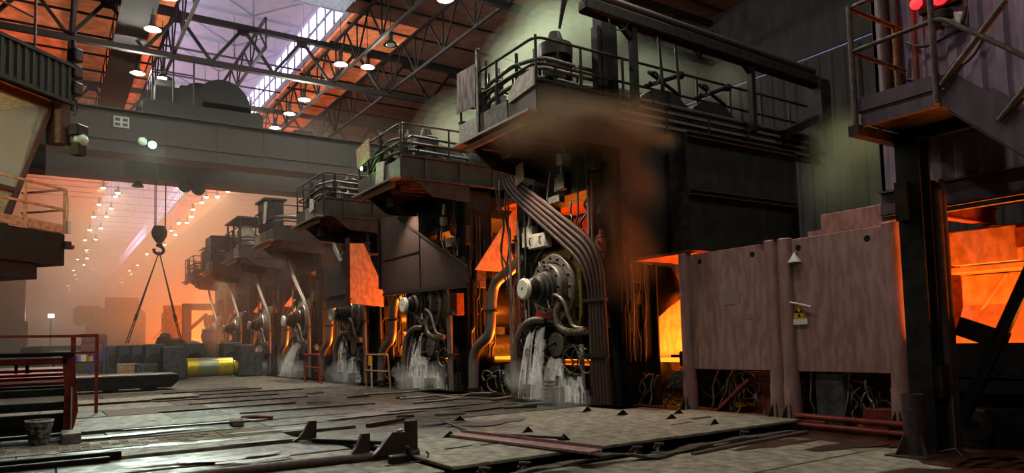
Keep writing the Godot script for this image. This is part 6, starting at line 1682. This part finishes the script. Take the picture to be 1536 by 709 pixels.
func crane() -> void:
	var o := thing("bridge_crane", "wide green-grey bridge crane girder spanning the hall above the stands", "crane", Vector3(0, 10.2, 0))
	var m := MB.new(); m.span(Vector3(-3.5, 0.0, -36.6), Vector3(25, 1.85, -35.45)); part(m, "front_girder", M.crane_green, o)
	m = MB.new(); m.bar(Vector3(-3.5, 1.87, -36.0), Vector3(25, 1.87, -36.0), 1.6, 0.06); m.bar(Vector3(-3.5, -0.03, -36.0), Vector3(25, -0.03, -36.0), 1.35, 0.06); m.bar(Vector3(-3.5, 0.55, -35.4), Vector3(25, 0.55, -35.4), 0.06, 0.08)
	for k in 12:
		m.box(Vector3(-2 + 2.2 * k, 0.95, -35.43), Vector3(0.06, 1.7, 0.05))
	part(m, "flange", M.crane_green, o)
	m = MB.new(); m.span(Vector3(-3.5, 0.05, -41.6), Vector3(25, 1.85, -40.5)); m.bar(Vector3(-3.5, 0.0, -41.0), Vector3(25, 0.0, -41.0), 1.4, 0.08); part(m, "rear_girder", M.crane_green, o)
	m = MB.new(); m.box(Vector3(11.0, 2.0, -35.9), Vector3(0.9, 0.35, 0.5)); m.box(Vector3(10.0, 1.95, -35.9), Vector3(0.5, 0.2, 0.4)); part(m, "girder_box", M.crane_dark, o)
	for z in [-3.2, 24.7]:
		m = MB.new(); m.box(Vector3(z, 0.6, -38.5), Vector3(0.9, 1.0, 9.0)); part(m, "end_carriage", M.crane_dark, o)
	for x in [-3.2, 24.7]:
		m = MB.new(); m.ibeam(Vector3(x, 9.9, -28), Vector3(x, 9.9, -120), 0.6, 0.9, 0.06)
		for k in 9:
			m.box(Vector3(x, 4.6, -30.0 - 11 * k), Vector3(0.5, 9.6, 0.5))
		solo(m, "crane_runway", M.roof_steel, "crane runway beam on columns at the %s side of the hall" % ("left" if x < 0 else "right"), "runway beam")
	m = MB.new(); m.box(Vector3(2.78, 1.33, -35.4), Vector3(0.62, 0.5, 0.05), Basis.IDENTITY, 0.01); var lp := part(m, "load_sign", M.sign_dim, o)
	m = MB.new()
	for a in [-0.15, 0.15]:
		for b in [-0.11, 0.11]:
			m.box(Vector3(2.78 + a, 1.33 + b, -35.36), Vector3(0.2, 0.13, 0.02))
	part(m, "sign_cell", M.crane_green, lp)
	# floodlight on the girder
	var fl := thing("flood_lamp", "bright green-white floodlight on the crane girder's face", "lamp", Vector3(4.0, 10.62, -35.2))
	m = MB.new(); m.lathe([Vector2(0, 0.35), Vector2(0.12, 0.33), Vector2(0.24, 0.1), Vector2(0.25, 0), Vector2(0.22, 0)].map(func(p): return Vector2(p.x, -p.y)), Vector3.ZERO, Vector3(0.0, -0.25, 0.97), 16); m.box(Vector3(0, 0.1, -0.2), Vector3(0.1, 0.4, 0.1)); part(m, "lamp_housing", M.crane_dark, fl)
	m = MB.new(); m.ball(Vector3(0.0, -0.01, 0.04), Vector3(0.17, 0.17, 0.06), 12); part(m, "lamp_lens", M.lamp_green, fl)
	m = MB.new(); m.ball(Vector3(-0.4, 0.1, 0.0), Vector3(0.2, 0.2, 0.1), 12); part(m, "unlit_lens", M.pale_globe, fl)
	spot(fl.position + Vector3(0, -0.05, 0.2), Vector3(0.8, 0, -12), Color(0.85, 1.0, 0.93), E_CRANE, 13.0, self, 0.15).name = "crane_flood_light"
	# trolley
	var t := thing("crane_trolley", "dark crane trolley with round drum cover riding on the bridge crane", "crane trolley", Vector3(0, 12.1, -38.3))
	m = MB.new(); m.span(Vector3(3.7, 0.0, -2.2), Vector3(9.1, 0.9, 2.2)); m.span(Vector3(3.5, 0.0, -1.8), Vector3(4.2, 0.6, 1.8)); part(m, "trolley_frame", M.crane_dark, t)
	m = MB.new(); m.span(Vector3(4.3, 0.9, -1.4), Vector3(6.4, 1.9, 1.4)); m.span(Vector3(4.4, 1.9, -1.0), Vector3(5.2, 2.35, 1.0)); m.rod(Vector3(4.9, 2.3, -0.5), Vector3(4.9, 2.3, 0.9), 0.3, 12); m.box(Vector3(5.9, 2.05, 0.5), Vector3(0.9, 0.4, 0.9), Basis.IDENTITY, 0.05); part(m, "hoist_gear", M.crane_dark, t)
	m = MB.new(); m.lathe([Vector2(0, 0), Vector2(1.3, 0), Vector2(1.3, 2.2), Vector2(0, 2.2)], Vector3(7.4, 1.45, -1.0), Vector3(0, 0, 1), 28); m.span(Vector3(6.3, 0.9, -1.0), Vector3(8.7, 1.5, 1.2)); m.lathe([Vector2(0, 0), Vector2(0.95, 0), Vector2(0.95, 1.6), Vector2(0, 1.6)], Vector3(6.4, 1.6, -0.8), Vector3(0, 0, 1), 24); part(m, "drum_cover", M.crane_dark, t)
	m = MB.new()
	for x in [4.1, 5.0, 5.9]:
		m.rod(Vector3(x, 0.9, 2.0), Vector3(x, 3.3, 2.0), 0.04, 6)
	for y in [2.4, 3.3]:
		m.rod(Vector3(4.1, y, 2.0), Vector3(5.9, y, 2.0), 0.035, 6); m.rod(Vector3(4.1, y, 2.0), Vector3(4.1, y, -1.5), 0.035, 6)
	m.rod(Vector3(8.75, 0.9, 1.0), Vector3(8.8, 2.2, 1.0), 0.04, 6)
	part(m, "trolley_railing", M.crane_dark, t)
	m = MB.new(); m.box(Vector3(8.95, 0.7, 1.0), Vector3(0.4, 1.0, 1.0)); m.box(Vector3(9.2, 0.3, 1.0), Vector3(0.5, 0.4, 0.8)); part(m, "motor_box", M.crane_dark, t)
	# hook block on ropes
	var h := thing("hook_block", "dark hook block hanging on four ropes from the crane", "crane hook", Vector3(4.72, 7.0, -38.5))
	m = MB.new()
	for p in [Vector3(-0.22, 0.4, 0.1), Vector3(-0.14, 0.4, -0.1), Vector3(0.24, 0.4, 0.1), Vector3(0.28, 0.4, -0.1)]:
		m.rod(p, Vector3(p.x * 1.1, 5.2, p.z), 0.022, 6)
	part(m, "hoist_rope", M.rope, h)
	m = MB.new(); m.lathe([Vector2(0, 0.5), Vector2(0.26, 0.45), Vector2(0.36, 0.2), Vector2(0.33, -0.05), Vector2(0.15, -0.35), Vector2(0, -0.4)].map(func(p): return Vector2(p.x, -p.y)), Vector3.ZERO, Vector3.DOWN, 18); part(m, "sheave_housing", M.crane_dark, h)
	m = MB.new(); m.tube(spline([Vector3(0, -0.3, 0), Vector3(0, -0.5, 0), Vector3(0.16, -0.62, 0), Vector3(0.18, -0.8, 0), Vector3(0.0, -0.92, 0), Vector3(-0.2, -0.82, 0), Vector3(-0.24, -0.66, 0)], 5), 0.075, 8); m.box(Vector3(0, -0.48, 0), Vector3(0.28, 0.16, 0.2), Basis.IDENTITY, 0.03); part(m, "hook", M.crane_dark, h)
	for k in 2:
		var e: Vector3 = [Vector3(-1.37, -5.25, 0), Vector3(1.02, -5.3, 0)][k]
		m = MB.new()
		m.rod(Vector3(0, -0.8, 0.05), e + Vector3(-0.05, 0, 0.08), 0.028, 6); m.rod(Vector3(0, -0.8, -0.05), e + Vector3(0.06, 0, -0.05), 0.028, 6)
		m.box(Vector3(0, -0.8, 0).lerp(e, 0.72), Vector3(0.13, 0.32, 0.13), Basis(Vector3(0, 0, 1), [-0.27, 0.22][k]))
		solo(m, "lifting_sling", M.rope, ["left lifting sling hanging from the crane hook", "right lifting sling hanging from the crane hook"][k], "sling", h.position)
	var h2 := thing("auxiliary_hook", "small dark double pulley hanging under the crane girder", "pulley", Vector3(6.2, 9.62, -38.5))
	m = MB.new(); m.lathe([Vector2(0, 0), Vector2(0.32, 0), Vector2(0.36, 0.1), Vector2(0.32, 0.2), Vector2(0, 0.2)], Vector3(-0.35, 0, -0.2), Vector3(0.3, 0, 1), 18); m.lathe([Vector2(0, 0), Vector2(0.34, 0), Vector2(0.38, 0.1), Vector2(0.34, 0.2), Vector2(0, 0.2)], Vector3(0.25, -0.1, -0.1), Vector3(0.3, 0, 1), 18); m.box(Vector3(-0.05, 0.1, 0), Vector3(0.5, 0.3, 0.2)); part(m, "sheave", M.crane_dark, h2)
	m = MB.new(); m.rod(Vector3(-0.1, 0.2, 0), Vector3(-0.1, 2.6, 0), 0.03); m.rod(Vector3(0.1, 0.2, 0), Vector3(0.1, 2.6, 0), 0.03); part(m, "rope", M.rope, h2)
	var bl := thing("bell_lamp", "unlit bell-shaped lamp hanging under the crane's rear girder", "lamp", Vector3(4.0, 9.85, -41.0))
	m = MB.new(); m.lathe([Vector2(0.06, 0.3), Vector2(0.12, 0.28), Vector2(0.3, 0.0), Vector2(0.26, 0.0), Vector2(0.06, 0.25)].map(func(p): return Vector2(p.x, -p.y)), Vector3.ZERO, Vector3.DOWN, 14); m.rod(Vector3(0, 0.28, 0), Vector3(0, 0.4, 0), 0.03); part(m, "shade", M.crane_dark, bl)

func chocks() -> void:
	# roll assembly lying on the floor: dark chocks and a yellow roll between them
	var o := thing("roll_assembly", "yellow greased roll lying between two dark chocks on the floor", "mill roll", Vector3(0, 0, -37.2))
	var m := MB.new(); m.lathe([Vector2(0, -0.45), Vector2(0.3, -0.45), Vector2(0.3, -0.05), Vector2(0.43, 0.0), Vector2(0.46, 0.03), Vector2(0.46, 0.46), Vector2(0.455, 0.46), Vector2(0.455, 1.45), Vector2(0.46, 1.45), Vector2(0.46, 2.07), Vector2(0.43, 2.1), Vector2(0.3, 2.15), Vector2(0.3, 2.4), Vector2(0, 2.4)], Vector3(5.75, 0.5, 0), Vector3.RIGHT, 32); part(m, "roll_barrel", M.yellow_roll, o)
	m = MB.new(); m.lathe([Vector2(0.4, 0.5), Vector2(0.459, 0.5), Vector2(0.459, 1.4), Vector2(0.4, 1.4)], Vector3(5.75, 0.5, 0), Vector3.RIGHT, 32); part(m, "worn_band", M.worn_band, o)
	m = MB.new(); m.box(Vector3(5.2, 0.78, -0.1), Vector3(0.95, 1.56, 1.3), Basis.IDENTITY, 0.06); m.box(Vector3(4.75, 1.0, 0.55), Vector3(0.1, 1.0, 0.1)); m.lathe([Vector2(0, 0), Vector2(0.06, 0), Vector2(0.06, 0.03)], Vector3(5.3, 0.25, 0.56), Vector3(0, 0, 1), 10); part(m, "left_chock", M.chock, o)
	m = MB.new(); m.box(Vector3(8.45, 0.78, -0.1), Vector3(0.75, 1.56, 1.3), Basis.IDENTITY, 0.06); m.box(Vector3(9.0, 0.6, -0.1), Vector3(0.4, 1.2, 1.1), Basis.IDENTITY, 0.04)
	for k in 5:
		m.lathe([Vector2(0, 0), Vector2(0.05, 0), Vector2(0.05, 0.02)], Vector3(8.25 + 0.1 * k, 0.3 + 0.25 * k, 0.56), Vector3(0, 0, 1), 10)
	part(m, "right_chock", M.chock, o)
	var lab := ["dark chock row beside the sling, nearest to the yellow roll", "dark chock second from the yellow roll", "dark chock third from the yellow roll", "dark chock at the far left end of the row", "dark chock behind the yellow roll, left", "dark chock behind the yellow roll, right", "low grey block before the chock row", "tan crate before the chock row"]
	var pos := [Vector3(4.7, 0, -40), Vector3(4.35, 0, -42.5), Vector3(3.9, 0, -44.8), Vector3(3.5, 0, -47), Vector3(6.6, 0, -40.5), Vector3(8.4, 0, -40.2), Vector3(4.1, 0, -37.6), Vector3(3.5, 0, -40.0)]
	for k in 8:
		var t := thing("roll_chock" if k < 6 else "floor_block", lab[k], "chock" if k < 6 else "block", pos[k])
		m = MB.new()
		if k < 6:
			m.box(Vector3(0, 0.85, 0), Vector3(0.95, 1.7, 1.2), Basis.IDENTITY, 0.06); m.box(Vector3(0.52, 0.9, 0.3), Vector3(0.12, 1.2, 0.4)); part(m, "chock_body", M.chock, t)
			m = MB.new(); m.lathe([Vector2(0, 0), Vector2(0.36, 0), Vector2(0.4, 0.04), Vector2(0.4, 0.1)], Vector3(0, 0.85, 0.7), Vector3(0, 0, -1), 18); part(m, "bearing_cover", M.dark_steel, t)
		else:
			m.box(Vector3(0, 0.4, 0), Vector3(0.9, 0.75, 0.8), Basis.IDENTITY, 0.03); m.box(Vector3(0, 0.04, 0), Vector3(1.1, 0.08, 1.0)); part(m, "block", M.chock if k == 6 else M.sign_tan, t)
	# dark scrap heap and yellow stair frame behind
	var sc := thing("scrap_heap", "dark heap of scrap and machinery behind the yellow roll", "scrap heap", Vector3(8.0, 0, -50))
	for k in 14:
		m = MB.new()
		m.ball(Vector3(rng.randf_range(-1.8, 2.4), rng.randf_range(0.6, 2.4), rng.randf_range(-1, 1)), Vector3(rng.randf_range(0.4, 0.9), rng.randf_range(0.3, 0.7), 0.6), 8)
		m.box(Vector3(rng.randf_range(-1.8, 2.4), 0.9, 0.4), Vector3(0.7, 1.6, 0.8), Basis(Vector3.UP, rng.randf()), 0.05)
		part(m, "scrap_piece", M.black_steel, sc)
	var yf := thing("yellow_stair", "small yellow stair frame glowing beside the sling's lower end", "stair", Vector3(7.6, 0, -60))
	m = MB.new()
	for x in [0.0, 0.9]:
		m.bar(Vector3(x, 0, 0), Vector3(x, 4.2, 0), 0.1, 0.1)
	for k in 7:
		m.bar(Vector3(0, 1.0 + 0.5 * k, 0), Vector3(0.9, 1.0 + 0.5 * k, 0), 0.06, 0.06)
	m.bar(Vector3(-0.6, 2.2, 0), Vector3(0.9, 4.2, 0), 0.06, 0.06); part(m, "ladder", M.yellow_paint, yf)
	m = MB.new(); m.span(Vector3(0.1, 2.2, -0.3), Vector3(1.6, 4.8, -0.2)); part(m, "yellow_board", M.yellow_paint, yf)
	var pf := thing("portal_frame", "rust-orange portal frame in front of the glowing run-out table", "portal", Vector3(0, 0, -58))
	for x in [9.0, 13.6]:
		m = MB.new(); m.box(Vector3(x, 2.4, 0), Vector3(0.6, 4.8, 0.6), Basis.IDENTITY, 0.04); part(m, "portal_post", M.oxide, pf)
	m = MB.new(); m.box(Vector3(11.3, 4.55, 0), Vector3(5.2, 0.5, 0.6), Basis.IDENTITY, 0.04); m.bar(Vector3(9.2, 2.9, 0.2), Vector3(10.4, 4.0, 0.2), 0.25, 0.25); part(m, "portal_beam", M.oxide, pf)
	m = MB.new(); m.rod(Vector3(10.2, 3.5, 0.4), Vector3(11.4, 3.5, 0.4), 0.45, 14); m.box(Vector3(10.8, 3.0, 0.4), Vector3(1.0, 0.6, 0.8)); part(m, "motor", M.black_steel, pf)
	var gb := thing("glow_screen", "pale screen behind the portal frame, bright orange from the run-out strip", "screen", Vector3(0, 0, -66))
	m = MB.new(); m.span(Vector3(13.6, 0.0, -8), Vector3(13.8, 5.0, 6)); part(m, "screen_plate", M.guide, gb)
	# far left: parked truck, work bench, machines lost in the haze
	var tk := thing("parked_truck", "dark truck with pale side panel parked far left in the haze", "truck", Vector3(0.9, 0, -58))
	m = MB.new(); m.box(Vector3(-1.2, 1.1, 0), Vector3(1.8, 1.5, 2.0), Basis.IDENTITY, 0.15); m.box(Vector3(-1.9, 0.8, 0), Vector3(0.8, 0.8, 1.9), Basis.IDENTITY, 0.1); part(m, "truck_cab", M.black_steel, tk)
	m = MB.new(); m.box(Vector3(0.9, 1.15, 0), Vector3(2.5, 1.2, 2.0), Basis.IDENTITY, 0.05); m.box(Vector3(0.6, 1.75, 0), Vector3(3.0, 0.2, 2.0)); part(m, "truck_bed", M.dark_steel, tk)
	m = MB.new(); m.box(Vector3(0.7, 1.15, 1.02), Vector3(2.0, 0.75, 0.04)); part(m, "pale_panel", M.white_paint, tk)
	for x in [-1.4, 0.2, 1.4]:
		m = MB.new(); m.lathe([Vector2(0, 0), Vector2(0.4, 0), Vector2(0.42, 0.1), Vector2(0.42, 0.3), Vector2(0, 0.3)], Vector3(x, 0.42, 0.85), Vector3(0, 0, 1), 16); part(m, "wheel", M.black_steel, tk)
	var wb := thing("work_bench", "cluttered work bench with blue and yellow boxes behind the rack", "bench", Vector3(1.6, 0, -45))
	m = MB.new(); m.box(Vector3(0, 0.85, 0), Vector3(2.4, 0.08, 0.9))
	for x in [-1.1, 1.1]:
		m.box(Vector3(x, 0.42, 0), Vector3(0.1, 0.82, 0.8))
	part(m, "bench_frame", M.dark_steel, wb)
	for k in 6:
		m = MB.new(); m.box(Vector3(-0.9 + 0.36 * k, 1.02 + 0.05 * (k % 2), 0.2), Vector3(0.3, 0.26 + 0.1 * (k % 2), 0.3), Basis(Vector3.UP, 0.2 * k), 0.01)
		solo(m, "parts_box", [M.blue_paint, M.yellow_paint, M.blue_paint, M.white_paint, M.yellow_paint, M.blue_paint][k], ["blue box at the left end of the work bench", "yellow box second on the work bench", "blue box third on the work bench", "white box on the work bench", "yellow box near the right end of the work bench", "blue box at the right end of the work bench"][k], "box", Vector3(1.6, 0, -45))
	for k in 4:
		m = MB.new(); m.rod(Vector3(-0.4, 0, 0), Vector3(0.4, 0, 0), 0.36, 14)
		solo(m, "red_drum", M.red_paint, ["lower left red drum stacked by the parked truck", "lower right red drum stacked by the parked truck", "upper left red drum stacked by the parked truck", "upper right red drum stacked by the parked truck"][k], "drum", Vector3([2.6, 3.4, 2.65, 3.35][k], [1.6, 1.6, 2.28, 2.28][k], -57))
	m = MB.new(); m.box(Vector3(3.0, 0.62, -57), Vector3(2.2, 1.24, 1.2), Basis.IDENTITY, 0.05)
	solo(m, "drum_pallet", M.black_steel, "dark pallet box carrying the red drums beside the truck", "pallet")
	var far := thing("coiler_machine", "huge dim machine standing in the haze behind the sling", "machine", Vector3(5.0, 0, -88))
	m = MB.new(); m.box(Vector3(1.6, 3.0, 0), Vector3(5.5, 6.0, 4.0), Basis.IDENTITY, 0.6); m.box(Vector3(-1.0, 5.2, 0), Vector3(2.6, 2.0, 3.0), Basis.IDENTITY, 0.3); part(m, "machine_body", M.dark_steel, far)
	m = MB.new(); m.rod(Vector3(0.5, 6.2, 1.6), Vector3(3.6, 6.2, 1.6), 0.9, 18); part(m, "drum", M.dark_steel, far)
	m = MB.new(); m.span(Vector3(-2.85, 0, -73), Vector3(-1.2, 7.5, -70)); m.box(Vector3(-1.5, 3.0, -70.5), Vector3(1.0, 2.0, 1.0))
	solo(m, "wall_cabin", M.dark_steel, "dark square cabin silhouette in the grey haze at the left edge", "cabin")
	var ff := thing("far_flood_lamp", "white floodlight shining from the hazy cabin at far left", "lamp", Vector3(0.6, 4.6, -74))
	m = MB.new(); m.box(Vector3(0, 0, -0.15), Vector3(0.5, 0.4, 0.3)); m.rod(Vector3(0, -4.6, -0.2), Vector3(0, 0, -0.2), 0.06); part(m, "lamp_housing", M.dark_steel, ff)
	m = MB.new(); m.box(Vector3(0, 0, 0.03), Vector3(0.42, 0.3, 0.04)); part(m, "lamp_lens", M.lamp_far, ff)
	spot(ff.position + Vector3(0, 0, 0.15), Vector3(2.2, 1.0, -40), Color(0.95, 1.0, 1.0), 16.0, 50.0, self, 0.2).name = "far_flood_light"
	for k in 2:
		m = MB.new(); m.rod(Vector3(0, 0, 0), Vector3(0, [2.0, 1.2][k], 0), 0.1, 8); m.ball(Vector3(0, [2.0, 1.2][k], 0), Vector3(0.12, 0.1, 0.12), 8)
		solo(m, "blue_post", M.blue_paint, ["blue marker post left of the chock row", "lower blue marker post by the work bench"][k], "post", Vector3([3.3, 2.4][k], 0, [-52, -49][k]))
	m = MB.new(); m.box(Vector3(0, 0.8, 0), Vector3(1.6, 1.6, 1.2), Basis.IDENTITY, 0.03)
	solo(m, "dim_cabinet", M.sign_tan, "dim tan cabinet in the haze left of the chock row", "cabinet", Vector3(4.3, 0, -56))

var fogs := {}

func puff(t: Node, called: String, c: Vector3, size: Vector3, col: Color, dens: float) -> void:   # soft puff: nested ellipsoids
	for k in 4:
		var f: float = [1.0, 0.8, 0.58, 0.36][k]
		var d := snappedf(dens * [0.07, 0.17, 0.32, 0.48][k], 0.002)
		var key := [col, d]
		if not fogs.has(key):
			fogs[key] = fogmat(col, d)
		fog(called, c + Vector3(0.0, 0.03 * size.y * k, 0.0), size * f, fogs[key], t)

func steam() -> void:
	var pale := Color(0.86, 0.93, 0.80)
	var brown := Color(0.56, 0.48, 0.38)
	var a := thing("steam_cloud", "pale greenish steam rising behind the nearest platform", "steam", Vector3.ZERO, 0.0, "", "stuff")
	var path := [Vector3(9.9, 7.6, -19.5), Vector3(11.4, 9.4, -20.0), Vector3(13.0, 10.6, -20.0), Vector3(14.8, 11.9, -20.0), Vector3(16.6, 12.7, -20.0), Vector3(18.8, 12.4, -19.5), Vector3(20.5, 11.0, -18.0)]
	for k in 30:
		var f := 6.0 * k / 30.0
		var p: Vector3 = path[int(f)].lerp(path[int(f) + 1], f - int(f)) + Vector3(rng.randf_range(-0.5, 1.3), rng.randf_range(-2.8, 0.5), rng.randf_range(-1.0, 1.0))
		var r := rng.randf_range(1.8, 3.4)
		puff(a, "steam_puff", p, Vector3(r * 1.1, r, r), pale, 0.28 if f > 1.0 and f < 4.0 else 0.14)
	var b := thing("brown_smoke", "brown smoke rolling out below the nearest platform's railing", "smoke", Vector3.ZERO, 0.0, "", "stuff")
	for k in 26:
		var t := k / 25.0
		var p := Vector3(6.7, 4.65, -10.1).lerp(Vector3(10.3, 5.2, -9.8), t) + Vector3(0, rng.randf_range(-0.3, 0.3) + 0.5 * sin(PI * t), rng.randf_range(-0.3, 0.2))
		var r := rng.randf_range(0.6, 1.1) * (0.45 + 0.75 * sin(PI * clampf(t * 0.8 + 0.15, 0.0, 1.0)))
		puff(b, "smoke_puff", p, Vector3(r * 1.5, r, r * 1.3), brown, 0.42)
	for k in 15:
		var t := k / 14.0
		var p := Vector3(9.0, 5.0, -9.9).lerp(Vector3(9.6, 2.6, -10.2), t) + Vector3(rng.randf_range(-0.55, 0.55), 0, rng.randf_range(-0.2, 0.2))
		var r := rng.randf_range(0.7, 1.15)
		puff(b, "smoke_puff", p, Vector3(r * 1.1, r * 1.3, r), brown, 0.42 * (1.0 - 0.45 * t))
	for k in 9:
		var p := Vector3(rng.randf_range(11.2, 12.6), rng.randf_range(1.7, 2.8), rng.randf_range(-11.0, -10.2))
		puff(b, "smoke_puff", p, Vector3(1.1, 0.9, 0.9), Color(0.8, 0.62, 0.45), 0.55)
	var c := thing("green_smoke", "greenish smoke hanging right of the nearest platform's end column", "smoke", Vector3.ZERO, 0.0, "", "stuff")
	for k in 13:
		var p := Vector3(15.4, 4.9, -8.6) + Vector3(rng.randf_range(-1.1, 1.1), rng.randf_range(-1.0, 1.2), rng.randf_range(-0.7, 0.7))
		var r := rng.randf_range(1.2, 2.2)
		puff(c, "smoke_puff", p, Vector3(r, r, r), Color(0.74, 0.78, 0.60), 0.22)
	var d := thing("scale_mist", "thin steam drifting along the floor at the fourth and fifth stands", "steam", Vector3.ZERO, 0.0, "", "stuff")
	for p in [[9.3, 0.6, -33.0, 1.2, 1.2, 3.0], [9.5, 0.9, -39.5, 1.0, 1.6, 3.0], [7.8, 1.9, -42.5, 2.6, 1.6, 2.0]]:
		puff(d, "mist", Vector3(p[0], p[1], p[2]), Vector3(p[3], p[4], p[5]), Color(0.95, 0.95, 0.95), 0.12)

func _ready() -> void:
	rng.seed = 7
	materials()
	view()
	hot_strip()
	lamps()
	added_floods()
	shell()
	roof_steel()
	floors()
	for i in 7:
		stand(i)
		platform(i)
		if i < 6:
			gap(i)
	near_side()
	guard_plates()
	panels()
	control_room()
	crane()
	chocks()
	cab()
	skid_rack()
	foreground()
	steam()
	haze()
